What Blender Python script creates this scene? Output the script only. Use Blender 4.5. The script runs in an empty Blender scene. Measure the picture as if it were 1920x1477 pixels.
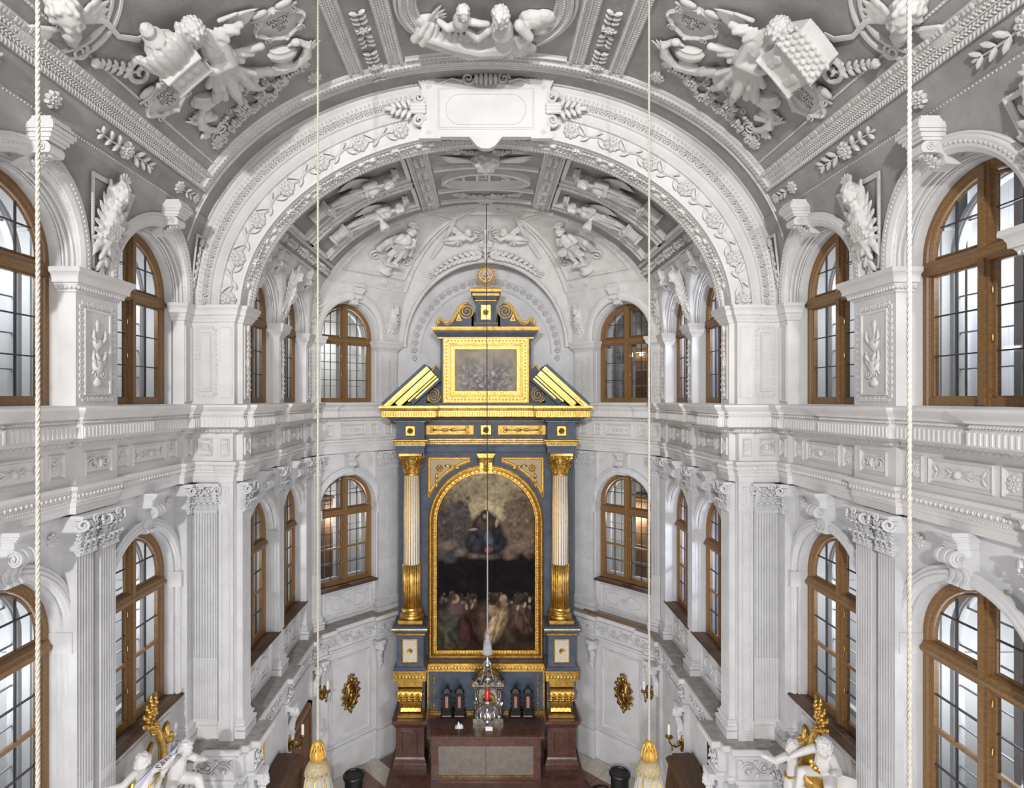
import bpy, math, random
from math import pi, sin, cos, sqrt, hypot, atan2
from mathutils import Matrix, Vector, noise
random.seed(7)
SC = bpy.context.scene
COL = SC.collection
H = 7.65                      # eye height above the chancel floor; all heights below are measured from the eye

# ------------------------------------------------------------------ camera, world, lights, exposure
cam_d = bpy.data.cameras.new('camera'); cam = bpy.data.objects.new('camera', cam_d); COL.objects.link(cam)
cam.location = (0, 0, H); cam.rotation_euler = (pi/2, 0, 0)
cam_d.sensor_fit = 'HORIZONTAL'; cam_d.sensor_width = 36; cam_d.lens = 1065/1920*36
cam_d.shift_x = 49/1920; cam_d.shift_y = 10/1920
cam_d.clip_start = 0.05; cam_d.clip_end = 100
SC.camera = cam
w = bpy.data.worlds.new('world'); SC.world = w; w.use_nodes = True
w.node_tree.nodes['Background'].inputs[0].default_value = (0.75, 0.82, 1.0, 1)
w.node_tree.nodes['Background'].inputs[1].default_value = 0.1
SC.view_settings.view_transform = 'Standard'; SC.view_settings.look = 'None'
SC.view_settings.gamma = 1; SC.view_settings.use_curve_mapping = False
SC.view_settings.exposure = 0.2

def lamp(name, kind, loc, energy, color=(1, 1, 1), size=0.3, rot=None, sizey=None):
    d = bpy.data.lights.new(name, kind); d.energy = energy; d.color = color
    if kind == 'AREA':
        d.size = size
        if sizey: d.shape = 'RECTANGLE'; d.size_y = sizey
    else:
        d.shadow_soft_size = size
    o = bpy.data.objects.new(name, d); COL.objects.link(o)
    o.location = (loc[0], loc[1], loc[2]+H)
    if rot: o.rotation_euler = rot
    return o
WARM = (1.0, 0.965, 0.92)
for sx in (-1, 1):            # the four chandeliers on the long cords, below the picture
    lamp('chandelier_light', 'POINT', (sx*1.45, 5.3, -4.7), 30, (1, .975, .95), .25)
    lamp('chandelier_light', 'POINT', (sx*1.55, 2.03, -4.4), 75, (1, .975, .95), .25)
# lamps over the west gallery behind the photographer
def spot(name, loc, to, energy, size, soft, blend=.4):
    o = lamp(name, 'SPOT', loc, energy, (1, .985, .965), soft)
    o.data.spot_size = size; o.data.spot_blend = blend
    o.rotation_euler = (Vector(to)-Vector(loc)).to_track_quat('-Z', 'Y').to_euler()
spot('gallery_light', (-2.0, -6.6, 2.6), (0, 5, 0), 3900, 2.2, .2)
spot('gallery_light', (2.4, -6.6, 2.6), (0, 5, 0), 1300, 2.2, .2)
for sx in (-1, 1):            # added soft fill from both sides of the west nave, no windows there
    lamp('west_fill', 'AREA', (sx*3.85, -4.5, .3), 40, (.92, .95, 1), 3.5, (0, -sx*-pi/2, 0), 3.5)
lamp('chancel_fill', 'POINT', (0.0, 8.6, -6.1), 95, (1, .98, .96), .3)  # unseen lamp added below the view to brighten the chancel
spot('apse_fill_spot', (.9, -6.2, 2.9), (0, 12.4, .4), 2400, .56, .12, .5)  # extra spot added behind the camera to brighten the apse
for sx in (-1, 1): spot('apse_side_fill', (sx*3.42, 8.22, .12), (-sx*.6, 12.0, 3.3), 75, 1.35, .06)  # added spots hidden behind the piers, raking light for the apse
SC.cycles.diffuse_bounces = 3; SC.cycles.transparent_max_bounces = 12

# ------------------------------------------------------------------ materials
def mat(name, col, rough=.6, metal=0., mott=.0, scale=3., bump=0., bscale=40., col2=None, spec=.35, kind=None, detail=5):
    m = bpy.data.materials.new(name); m.use_nodes = True
    nt = m.node_tree; b = nt.nodes['Principled BSDF']
    b.inputs['Roughness'].default_value = rough; b.inputs['Metallic'].default_value = metal
    b.inputs['Specular IOR Level'].default_value = spec
    b.inputs['Base Color'].default_value = (*col, 1)
    tc = nt.nodes.new('ShaderNodeTexCoord')
    if col2 is not None or mott > 0:
        if col2 is None: col2 = tuple(c*(1-mott) for c in col)
        n = nt.nodes.new('ShaderNodeTexNoise'); n.inputs['Scale'].default_value = scale; n.inputs['Detail'].default_value = detail
        n.inputs['Roughness'].default_value = .6
        mp = nt.nodes.new('ShaderNodeMapping')
        nt.links.new(tc.outputs['Object'], mp.inputs[0])
        src = n.outputs['Fac']
        if kind == 'wood':
            mp.inputs['Scale'].default_value = (9, 9, .9)
            n.inputs['Detail'].default_value = 8
        if kind == 'marble':
            v = nt.nodes.new('ShaderNodeTexVoronoi'); v.feature = 'DISTANCE_TO_EDGE'; v.inputs['Scale'].default_value = scale*2.2
            ad = nt.nodes.new('ShaderNodeVectorMath'); ad.operation = 'ADD'
            sc_ = nt.nodes.new('ShaderNodeVectorMath'); sc_.operation = 'SCALE'; sc_.inputs[3].default_value = .35
            nt.links.new(n.outputs['Color'], sc_.inputs[0]); nt.links.new(mp.outputs[0], ad.inputs[0]); nt.links.new(sc_.outputs[0], ad.inputs[1])
            nt.links.new(ad.outputs[0], v.inputs['Vector'])
            mm = nt.nodes.new('ShaderNodeMath'); mm.operation = 'MULTIPLY'; mm.inputs[1].default_value = 1.6
            nt.links.new(v.outputs['Distance'], mm.inputs[0])
            m2 = nt.nodes.new('ShaderNodeMath'); m2.operation = 'ADD'; nt.links.new(mm.outputs[0], m2.inputs[0]); nt.links.new(n.outputs['Fac'], m2.inputs[1]); src = m2.outputs[0]
        nt.links.new(mp.outputs[0], n.inputs['Vector'])
        r = nt.nodes.new('ShaderNodeValToRGB')
        r.color_ramp.elements[0].position = .36; r.color_ramp.elements[1].position = .64 if kind != 'marble' else .95
        r.color_ramp.elements[0].color = (*col2, 1); r.color_ramp.elements[1].color = (*col, 1)
        nt.links.new(src, r.inputs[0]); nt.links.new(r.outputs[0], b.inputs['Base Color'])
    if bump > 0:
        n2 = nt.nodes.new('ShaderNodeTexNoise'); n2.inputs['Scale'].default_value = bscale; n2.inputs['Detail'].default_value = 4
        nt.links.new(tc.outputs['Object'], n2.inputs['Vector'])
        bp = nt.nodes.new('ShaderNodeBump'); bp.inputs['Strength'].default_value = bump; bp.inputs['Distance'].default_value = .01
        nt.links.new(n2.outputs['Fac'], bp.inputs['Height']); nt.links.new(bp.outputs[0], b.inputs['Normal'])
    return m
WHITE = mat('stucco_white', (.66, .65, .645), .75, mott=.10, scale=2.2, bump=.12, bscale=35)
WHITE2 = mat('stucco_lower', (.61, .61, .63), .75, mott=.14, scale=2.5, bump=.12, bscale=30)
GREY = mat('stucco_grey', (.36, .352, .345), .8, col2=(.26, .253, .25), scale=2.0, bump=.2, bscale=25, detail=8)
RELIEF = mat('stucco_relief', (.64, .63, .62), .7, mott=.12, scale=5)
LEDGE = mat('ledge_stone', (.40, .37, .35), .8, col2=(.27, .25, .24), scale=9, bump=.2)
OAK = mat('oak', (.235, .13, .05), .45, col2=(.165, .086, .032), scale=5, kind='wood', spec=.5)
WOODD = mat('dark_wood', (.10, .055, .032), .5, col2=(.06, .032, .018), scale=2.4, kind='wood')
CABINET = mat('cabinet_wood', (.20, .11, .05), .5, col2=(.12, .06, .028), scale=2.4, kind='wood')
LEAD = mat('lead_bar', (.05, .05, .055), .5, .3)
GOLD = mat('gold_leaf', (.74, .49, .14), .36, 1., col2=(.46, .28, .07), scale=14, bump=.35, bscale=45)
GOLDP = mat('gold_bright', (.80, .56, .17), .62, 1., col2=(.58, .37, .09), scale=12, bump=.3, bscale=50)
GOLDD = mat('gold_dark', (.42, .27, .10), .38, 1., col2=(.22, .13, .04), scale=14)
BLUE = mat('blue_paint', (.085, .105, .145), .6, col2=(.055, .07, .10), scale=4, bump=.12)
REDM = mat('red_marble', (.125, .055, .04), .22, col2=(.048, .021, .016), scale=8, kind='marble', spec=.5)
GREYM = mat('grey_marble', (.23, .20, .178), .35, col2=(.145, .125, .112), scale=7, kind='marble')
PALEM = mat('pale_marble', (.66, .60, .50), .3, col2=(.45, .40, .33), scale=10, kind='marble')
SILVER = mat('silver', (.60, .59, .57), .28, 1., col2=(.30, .29, .28), scale=20)
SILVERD = mat('old_silver', (.40, .38, .35), .32, 1., col2=(.16, .145, .13), scale=16)
EBONY = mat('ebony', (.012, .010, .010), .45, spec=.3)
RELIC = mat('relic_velvet', (.25, .05, .05), .6, col2=(.42, .30, .24), scale=60)
REDGLASS = mat('red_glass', (.55, .01, .012), .15, spec=.8)
ROPE = mat('cord_fibre', (.50, .47, .41), .8, mott=.2, scale=60)
ROPEG = mat('grey_cord', (.42, .42, .46), .8, mott=.2, scale=60)
CHAIN = mat('dark_chain', (.06, .058, .055), .5, .5)
TASSEL = mat('tassel_thread', (.45, .38, .25), .75, col2=(.3, .23, .12), scale=70)
BLACK = mat('black_metal', (.012, .012, .013), .4)
WAX = mat('wax', (.86, .82, .72), .5)
CLOTH = mat('white_cloth', (.82, .82, .85), .85, mott=.06, scale=6)
TILE_L = mat('tile_light', (.55, .51, .46), .35, mott=.2, scale=6)
TILE_R = mat('tile_red', (.22, .12, .10), .3, mott=.3, scale=6)
ROOMW = mat('room_white', (.62, .615, .60), .85, mott=.08, scale=1.2)
ROOMB = mat('room_cool', (.58, .61, .70), .85, mott=.08, scale=1.2)
INK = mat('inscription', (.10, .10, .10), .7)
BRASS = mat('brass', (.62, .45, .18), .3, 1.)
def glass_mat():
    m = bpy.data.materials.new('window_glass'); m.use_nodes = True; nt = m.node_tree
    for n in list(nt.nodes): nt.nodes.remove(n)
    o = nt.nodes.new('ShaderNodeOutputMaterial'); mx = nt.nodes.new('ShaderNodeMixShader')
    t = nt.nodes.new('ShaderNodeBsdfTransparent'); g = nt.nodes.new('ShaderNodeBsdfGlossy'); f = nt.nodes.new('ShaderNodeFresnel')
    f.inputs[0].default_value = 1.45; t.inputs[0].default_value = (.90, .92, .94, 1); g.inputs['Roughness'].default_value = .03
    nt.links.new(f.outputs[0], mx.inputs[0]); nt.links.new(t.outputs[0], mx.inputs[1]); nt.links.new(g.outputs[0], mx.inputs[2]); nt.links.new(mx.outputs[0], o.inputs[0])
    return m
GLASS = glass_mat()
def attr_mat():
    m = bpy.data.materials.new('painted_canvas'); m.use_nodes = True; nt = m.node_tree; b = nt.nodes['Principled BSDF']
    a = nt.nodes.new('ShaderNodeAttribute'); a.attribute_name = 'paint'
    nt.links.new(a.outputs['Color'], b.inputs['Base Color']); b.inputs['Roughness'].default_value = .8
    b.inputs['Specular IOR Level'].default_value = .03
    return m
CANVAS = attr_mat()

# ------------------------------------------------------------------ mesh building
def MT(x, y, z): return Matrix.Translation((x, y, z))
def MS(x, y=None, z=None):
    if y is None: y = z = x
    return Matrix.Diagonal((x, y, z, 1))
def RX(a): return Matrix.Rotation(a, 4, 'X')
def RY(a): return Matrix.Rotation(a, 4, 'Y')
def RZ(a): return Matrix.Rotation(a, 4, 'Z')
def frame(o, r, u):
    """local x = r, y = u, z = r x u, at o"""
    r = Vector(r).normalized(); u = Vector(u); n = r.cross(u).normalized(); u = n.cross(r)
    return Matrix(((r.x, u.x, n.x, o[0]), (r.y, u.y, n.y, o[1]), (r.z, u.z, n.z, o[2]), (0, 0, 0, 1)))

class MB:
    def __init__(s): s.v = []; s.f = []; s.M = None
    def add(s, vs, fs, M=None):
        k = len(s.v)
        if s.M is not None: M = s.M @ M if M is not None else s.M
        if M is not None:
            s.v += [tuple(M @ Vector(p)) for p in vs]
        else: s.v += [tuple(p) for p in vs]
        s.f += [tuple(i+k for i in q) for q in fs]
        return s
    def box(s, x0, x1, y0, y1, z0, z1, M=None, taper=0):
        t = taper
        vs = [(x0, y0, z0), (x1, y0, z0), (x1, y1, z0), (x0, y1, z0), (x0+t, y0+t, z1), (x1-t, y0+t, z1), (x1-t, y1-t, z1), (x0+t, y1-t, z1)]
        return s.add(vs, [(3, 2, 1, 0), (4, 5, 6, 7), (0, 1, 5, 4), (1, 2, 6, 5), (2, 3, 7, 6), (3, 0, 4, 7)], M)
    def ell(s, c, r, n=8, m=6, M=None):
        if not hasattr(r, '__len__'): r = (r, r, r)
        vs = [(c[0], c[1], c[2]-r[2])]; fs = []
        for j in range(1, m):
            a = -pi/2+pi*j/m
            for i in range(n):
                b = 2*pi*i/n
                vs.append((c[0]+r[0]*cos(a)*cos(b), c[1]+r[1]*cos(a)*sin(b), c[2]+r[2]*sin(a)))
        vs.append((c[0], c[1], c[2]+r[2])); L = len(vs)-1
        for i in range(n):
            fs.append((0, 1+(i+1) % n, 1+i)); fs.append((L, L-n+i, L-n+(i+1) % n))
        for j in range(m-2):
            for i in range(n):
                a = 1+j*n+i; b = 1+j*n+(i+1) % n
                fs.append((a, b, b+n, a+n))
        return s.add(vs, fs, M)
    def tube(s, pts, rad, n=6, M=None, cap=True, flat=1.0, up=None):
        pts = [Vector(p) for p in pts]; k = len(pts)
        if not hasattr(rad, '__len__'): rad = [rad]*k
        vs = []; fs = []
        t0 = (pts[1]-pts[0]).normalized()
        u = Vector(up) if up is not None else (Vector((0, 0, 1)) if abs(t0.z) < .9 else Vector((1, 0, 0)))
        u = (u-t0*u.dot(t0)).normalized()
        for i in range(k):
            t = (pts[min(i+1, k-1)]-pts[max(i-1, 0)])
            if t.length < 1e-9: t = t0
            t = t.normalized(); u = (u-t*u.dot(t))
            u = u.normalized() if u.length > 1e-6 else t.orthogonal().normalized(); w_ = t.cross(u)
            for j in range(n):
                a = 2*pi*j/n
                vs.append(pts[i]+(u*cos(a)*flat+w_*sin(a))*rad[i])
        for i in range(k-1):
            for j in range(n):
                a = i*n+j; b = i*n+(j+1) % n
                fs.append((a, b, b+n, a+n))
        if cap:
            fs.append(tuple(range(n-1, -1, -1))); fs.append(tuple((k-1)*n+j for j in range(n)))
        return s.add(vs, fs, M)
    def cap(s, a, b, ra, rb, n=10, M=None):
        a = Vector(a); b = Vector(b); d = b-a; L = max(d.length, 1e-6); t = d/L
        pts = []; rr = []
        for k in (-.95, -.6, 0): pts.append(a+t*ra*k); rr.append(ra*sqrt(max(0, 1-k*k))+1e-4)
        for k in (0, .6, .95): pts.append(b+t*rb*k); rr.append(rb*sqrt(max(0, 1-k*k))+1e-4)
        return s.tube(pts, rr, n, M)
    def lathe(s, prof, n=16, M=None, arc=2*pi, cap=True):
        full = abs(arc-2*pi) < 1e-6; m = n if full else n+1; vs = []; fs = []
        for r, z in prof:
            for i in range(m):
                a = arc*i/n; vs.append((r*cos(a), r*sin(a), z))
        for j in range(len(prof)-1):
            for i in range(n):
                a = j*m+i; b = j*m+(i+1) % m
                fs.append((a, b, b+m, a+m))
        if cap and full:
            fs.append(tuple(range(m-1, -1, -1))); fs.append(tuple((len(prof)-1)*m+i for i in range(m)))
        return s.add(vs, fs, M)
    def prism(s, poly, z0, z1, M=None, bev=0):
        n = len(poly); rings = [(0, z0), (0, z1)] if not bev else [(0, z0), (0, z1-bev), (bev, z1)]
        cx = sum(p[0] for p in poly)/n; cy = sum(p[1] for p in poly)/n
        vs = []
        for d, z in rings:
            for p in poly:
                L = hypot(p[0]-cx, p[1]-cy) or 1
                k = max(0., 1-d/L)
                vs.append((cx+(p[0]-cx)*k, cy+(p[1]-cy)*k, z))
        fs = [tuple(range(n-1, -1, -1)), tuple((len(rings)-1)*n+i for i in range(n))]
        for j in range(len(rings)-1):
            for i in range(n): a = j*n+i; b = j*n+(i+1) % n; fs.append((a, b, b+n, a+n))
        return s.add(vs, fs, M)
    def grid(s, fn, nu, nv, M=None, closeu=False):
        vs = [fn(i/nu, j/nv) for j in range(nv+1) for i in range(nu+1)]; fs = []
        for j in range(nv):
            for i in range(nu):
                a = j*(nu+1)+i; fs.append((a, a+1, a+nu+2, a+nu+1))
        return s.add(vs, fs, M)
    def sweep(s, path, prof, closed=False, M=None):
        """path: plan points; prof: (offset to the left of travel, z); mitred"""
        n = len(path); vs = []; fs = []; m = len(prof)
        P = [Vector(p) for p in path]
        def nrm(a, b):
            d = (b-a).normalized(); return Vector((-d.y, d.x))
        for i in range(n):
            ns = []
            if closed or i > 0: ns.append(nrm(P[i-1], P[i]))
            if closed or i < n-1: ns.append(nrm(P[i], P[(i+1) % n]))
            if len(ns) == 2:
                b = ns[0]+ns[1]
                b = b/max(1e-6, (1+ns[0].dot(ns[1])))
            else: b = ns[0]
            for o, z in prof: vs.append((P[i].x+b.x*o, P[i].y+b.y*o, z))
        for i in range(n if closed else n-1):
            j = (i+1) % n
            for k in range(m-1): fs.append((i*m+k, j*m+k, j*m+k+1, i*m+k+1))
        return s.add(vs, fs, M)
    def ringsweep(s, path, prof, closed=True, M=None):
        """path in local xy plane, counter-clockwise; prof: (offset inwards, z out)"""
        return s.sweep(path, prof, closed, M)
    def mesh(s, name, sx=1, smooth=False, shift=(0, 0, 0)):
        me = bpy.data.meshes.new(name)
        v = [(sx*(p[0]-shift[0]), p[1]-shift[1], p[2]-shift[2]) for p in s.v]
        f = s.f if sx > 0 else [tuple(reversed(q)) for q in s.f]
        me.from_pydata(v, [], f)
        if smooth is True: me.shade_smooth()
        elif smooth: smooth_by_angle(me, smooth)
        me.update()
        return me
def smooth_by_angle(me, ang):
    me.shade_smooth()
    try: me.set_sharp_from_angle(angle=ang)
    except Exception: pass
AUTO = .7

WM = {}      # world matrices as built
def setp(o, M, parent=None):
    M = Matrix(M)
    WM[o.name] = M
    if parent is not None:
        o.parent = parent; o.matrix_basis = WM[parent.name].inverted() @ M
    else: o.matrix_basis = M
    return o
def put(name, me, m=None, M=None, parent=None, kind=None, label=None, cat=None, group=None):
    """me: mesh (shared) ; M: eye-relative matrix"""
    o = bpy.data.objects.new(name, me); COL.objects.link(o)
    if m is not None and not me.materials: me.materials.append(m)
    elif m is not None and me.materials[0] is not m:
        o.material_slots[0].link = 'OBJECT'; o.material_slots[0].material = m
    M = Matrix.Identity(4) if M is None else M
    setp(o, MT(0, 0, H) @ M, parent)
    return meta(o, kind, label, cat, group)
def meta(o, kind=None, label=None, cat=None, group=None):
    if kind: o['kind'] = kind
    if label: o['label'] = label
    if cat: o['category'] = cat
    if group: o['group'] = group
    return o
def empty(name, loc, kind=None, label=None, cat=None, group=None, M=None, parent=None):
    o = bpy.data.objects.new(name, None); COL.objects.link(o); o.empty_display_size = .1
    setp(o, MT(0, 0, H) @ (M if M is not None else MT(*loc)), parent)
    return meta(o, kind, label, cat, group)
def obj(name, mb, m, parent=None, sx=1, smooth=AUTO, **k):
    """own mesh in eye-relative world coordinates; the origin is set to the base centre"""
    xs = [p[0] for p in mb.v]; ys = [p[1] for p in mb.v]; zs = [p[2] for p in mb.v]
    c = ((min(xs)+max(xs))/2, (min(ys)+max(ys))/2, min(zs))
    me = mb.mesh(name, sx, smooth, c)
    return put(name, me, m, MT(sx*c[0], c[1], c[2]), parent, **k)
CACHE = {}
def cached(key, fn, smooth=AUTO):
    if key not in CACHE:
        mb = MB(); fn(mb); CACHE[key] = mb.mesh(key if isinstance(key, str) else key[0], 1, smooth)
    return CACHE[key]
def bake(mb, name, voxel=.012, it=3, dec=None):
    """union the overlapping solids into one continuous skin"""
    me = mb.mesh(name); o = bpy.data.objects.new(name, me); COL.objects.link(o)
    r = o.modifiers.new('r', 'REMESH'); r.mode = 'VOXEL'; r.voxel_size = voxel
    if it:
        q = o.modifiers.new('s', 'SMOOTH'); q.factor = .5; q.iterations = it
    if dec:
        d = o.modifiers.new('d', 'DECIMATE'); d.ratio = dec
    dg = bpy.context.evaluated_depsgraph_get(); dg.update()
    out = bpy.data.meshes.new_from_object(o.evaluated_get(dg)); out.name = name
    bpy.data.objects.remove(o); bpy.data.meshes.remove(me)
    out.shade_smooth()
    return out
F = 1065.
def P(px, py, D): return ((px-911)*D/F, D, (748-py)*D/F)

# ------------------------------------------------------------------ vault sections
class Sec:
    def __init__(s, a, b, zc, n): s.a, s.b, s.zc, s.n = a, b, zc, n
    def at(s, t): return (s.a*abs(cos(t))**(2/s.n)*(1 if cos(t) >= 0 else -1), s.zc+s.b*abs(sin(t))**(2/s.n))
    def X(s, z):
        if z <= s.zc: return s.a
        k = ((z-s.zc)/s.b)
        return s.a*max(0, 1-k**s.n)**(1/s.n)
    def tk(s, k):
        lo, hi = 0.0, pi/2
        for _ in range(40):
            m = (lo+hi)/2; x, z = s.at(m)
            if z > k*x: hi = m
            else: lo = m
        return (lo+hi)/2
    def fr(s, t, y, sx=1, rot=0.):
        """frame on the vault: local z points into the room; local y points towards the viewer (-Y); rot turns it"""
        x, z = s.at(t); x1, z1 = s.at(t+1e-3); x0, z0 = s.at(t-1e-3)
        tan = Vector(((x1-x0), 0, (z1-z0))).normalized()
        n = Vector((-tan.z, 0, tan.x))
        if n.dot(Vector((-x, 0, 1.-z))) < 0: n = -n
        o = Vector((sx*x, y, z)); n.x *= sx
        u = Vector((0, -1, 0)); r = u.cross(n)
        return frame(o, r, u) @ RZ(rot)
NV = Sec(3.97, 2.99, 1.30, 2.12)       # nave vault
AR = Sec(3.30, 2.42, 1.15, 2.0)        # chancel arch, inner edge
CV = Sec(3.45, 2.55, 1.20, 2.10)       # chancel vault
DA, DA2 = 7.64, 8.05                   # chancel arch: front face, back edge
VX = (0.0, 10.9)                       # point where the apse ribs meet
# ------------------------------------------------------------------ the setting
MIR = {1: Matrix.Identity(4), -1: MS(-1, 1, 1)}
SIDE = {-1: 'left', 1: 'right'}
S2 = sqrt(.5)
class Bay:
    """local: a along the wall (towards the altar), q into the room from the window plane, z"""
    def __init__(s, O, d, hw, a0, a1, qw, qp, sec, zcap, key, corner=False):
        s.O, s.d, s.hw, s.a0, s.a1, s.qw, s.qp, s.sec, s.zcap, s.key = Vector(O), Vector(d), hw, a0, a1, qw, qp, sec, zcap, key
        s.n = Vector((-d[1], d[0]))
    def T(s, a, q, z):
        p = s.O+s.d*a+s.n*q
        return (p.x, p.y, z)
    def fr(s, a, q, z, sx=1):
        """frame on the wall: x along the wall to the viewer's right, y up, z into the room (right wall); mirrored for the left"""
        o = s.T(a, q, z)
        n = Vector((s.n.x, s.n.y, 0)); u = Vector((0, 0, 1)); r = u.cross(n)
        return MIR[sx] @ frame(o, r, u)
    def qs(s, z):
        return s.qp + (s.sec.a-s.sec.X(z))*s.qk
BAYS = []
for yc, a1, key in ((4.80, .98, 'n1'), (6.76, .88, 'n2')):
    b = Bay((4.22, yc), (0, 1), .68, -.98, a1, .12, .27, NV, 2.38, key); b.qk = 1; BAYS.append(b)
for yc, a0, a1, key in ((8.83, -.78, .72, 'c1'), (10.27, -.72, .88, 'c2')):
    b = Bay((3.66, yc), (0, 1), .60, a0, a1, .11, .21, CV, 2.34, key); b.qk = 1; BAYS.append(b)
b = Bay((2.98, 11.98), (-S2, S2), .66, -.905, 1.2, .12, .27, CV, 2.34, 'o'); b.qk = 2.7/3.45; BAYS.append(b)
ZS = 1.33           # spring of the upper windows
ZL = -2.25          # spring of the lower windows
ZSILL, ZLSILL = -.06, -3.86
ZLEDGE = -4.58
def zs_of(b, up): return (2.01 if up else -1.57)-b.hw

def arch_pts(hw, zs, zleg, dr=0, n=20):
    r = hw+dr
    pts = [(r, zleg)] if zleg is not None else []
    pts += [(r*cos(pi*i/n), zs+r*sin(pi*i/n)) for i in range(n+1)]
    if zleg is not None: pts.append((-r, zleg))
    return pts
def bead_pts(pts, pitch):
    out = []; carry = pitch/2
    for p, q in zip(pts, pts[1:]):
        L = hypot(q[0]-p[0], q[1]-p[1]); t = carry
        while t < L: out.append((p[0]+(q[0]-p[0])*t/L, p[1]+(q[1]-p[1])*t/L)); t += pitch
        carry = t-L
    return out
def arch_sweep(mb, b, hw, zs, zleg, prof, n=20):
    """prof: (dr, q) or (dr, None, p): p proud of the vault surface"""
    rows = []
    for it in prof:
        row = []
        for a, z in arch_pts(hw, zs, zleg, it[0], n):
            q = it[1] if it[1] is not None else b.qs(z)+it[2]
            row.append(b.T(a, q, z))
        rows.append(row)
    m = len(rows[0]); vs = [p for r in rows for p in r]; fs = []
    for j in range(len(rows)-1):
        for i in range(m-1): a = j*m+i; fs.append((a, a+1, a+m+1, a+m))
    mb.add(vs, fs)
def arched_wall(mb, b, a0, a1, z0, z1, hw, zsill, zs, qf, n=24, m=5):
    """sheet with an arched opening"""
    def quad(x0, x1, y0, y1, k=1):
        if x1-x0 < 1e-4 or y1-y0 < 1e-4: return
        vs = []
        for j in range(k+1):
            z = y0+(y1-y0)*j/k
            vs += [b.T(x0, qf(z), z), b.T(x1, qf(z), z)]
        mb.add(vs, [(2*j, 2*j+1, 2*j+3, 2*j+2) for j in range(k)])
    quad(a0, -hw, z0, zs); quad(hw, a1, z0, zs)
    if zsill is not None: quad(-hw, hw, z0, zsill)
    angs = sorted(set([pi*i/n for i in range(n+1)] + [atan2(z1-zs, a1), atan2(z1-zs, a0)]))
    vs = []; fs = []
    for t in angs:
        c, s_ = cos(t), sin(t)
        k = 1e9
        if c > 1e-9: k = min(k, a1/c)
        if c < -1e-9: k = min(k, a0/c)
        if s_ > 1e-9: k = min(k, (z1-zs)/s_)
        for j in range(m+1):
            r = hw+(k-hw)*j/m; z = zs+r*s_
            vs.append(b.T(r*c, qf(z), z))
    for i in range(len(angs)-1):
        for j in range(m): a = i*(m+1)+j; fs.append((a, a+1, a+m+2, a+m+1))
    mb.add(vs, fs)

def strip(mb, fa, fb, n):
    """ruled strip between two point functions of 0..1"""
    vs = []
    for i in range(n+1): vs += [fa(i/n), fb(i/n)]
    mb.add(vs, [(2*i, 2*i+1, 2*i+3, 2*i+2) for i in range(n)])

# plan lines (right side, x>0), travelling towards the altar; ornaments sit on their left
ENT = [(4.01, -7.8), (4.01, 3.51), (3.95, 3.51), (3.95, 4.13), (4.01, 4.13), (4.01, 5.47), (3.95, 5.47), (3.95, 6.09), (4.01, 6.09), (4.01, 7.42),
       (3.945, 7.42), (3.945, 7.64), (3.58, 7.64), (3.58, 7.60), (3.385, 7.60), (3.385, 7.71), (3.30, 7.71), (3.30, 7.97), (3.385, 7.97), (3.385, 8.06),
       (3.49, 8.06), (3.49, 9.44), (3.43, 9.44), (3.43, 9.66), (3.49, 9.66), (3.49, 10.86), (3.43, 10.86), (3.43, 11.15), (3.28, 11.30),
       (3.322, 11.342), (2.352, 12.312), (2.31, 12.27), (1.97, 12.61), (1.93, 12.64), (1.93, 12.70), (0.0, 12.70)]
DADO = [(4.12, 7.29), (3.82, 7.29), (3.82, 7.56), (3.36, 7.56), (3.36, 7.64), (3.27, 7.64), (3.27, 7.74), (3.16, 7.74), (3.16, 7.98), (3.38, 7.98),
        (3.38, 9.44), (3.30, 9.44), (3.30, 9.66), (3.38, 9.66), (3.38, 10.86), (3.32, 10.86), (3.32, 11.10), (3.14, 11.28), (3.20, 11.34), (2.36, 12.18),
        (2.30, 12.12), (1.97, 12.45), (1.93, 12.48), (1.93, 12.6), (0.0, 12.6)]
ENTP = [(-.2, -.06), (.30, -.066), (.33, -.074), (.33, -.098), (.315, -.118), (.285, -.14), (.262, -.165), (.258, -.186), (.235, -.19), (.235, -.238),
        (.250, -.24), (.250, -.362), (.235, -.366), (.11, -.37), (.10, -.385), (.085, -.40), (.04, -.44), (.02, -.453), (0, -.456), (0, -.825),
        (.062, -.832), (.068, -.845), (.068, -.868), (.05, -.88), (.035, -.90), (.03, -.955), (.018, -.96), (.018, -1.03), (.008, -1.036), (.004, -1.108), (-.08, -1.11)]
LEDP = [(.10, -4.58), (.14, -4.584), (.14, -4.66), (.11, -4.675), (.085, -4.70), (.05, -4.73), (.045, -4.76), (.0, -4.765), (0, -5.06), (.03, -5.07), (.035, -5.11), (.01, -5.13), (0, -5.135), (0, -7.1), (.015, -7.12), (.03, -7.16), (.03, -7.65)]

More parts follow.
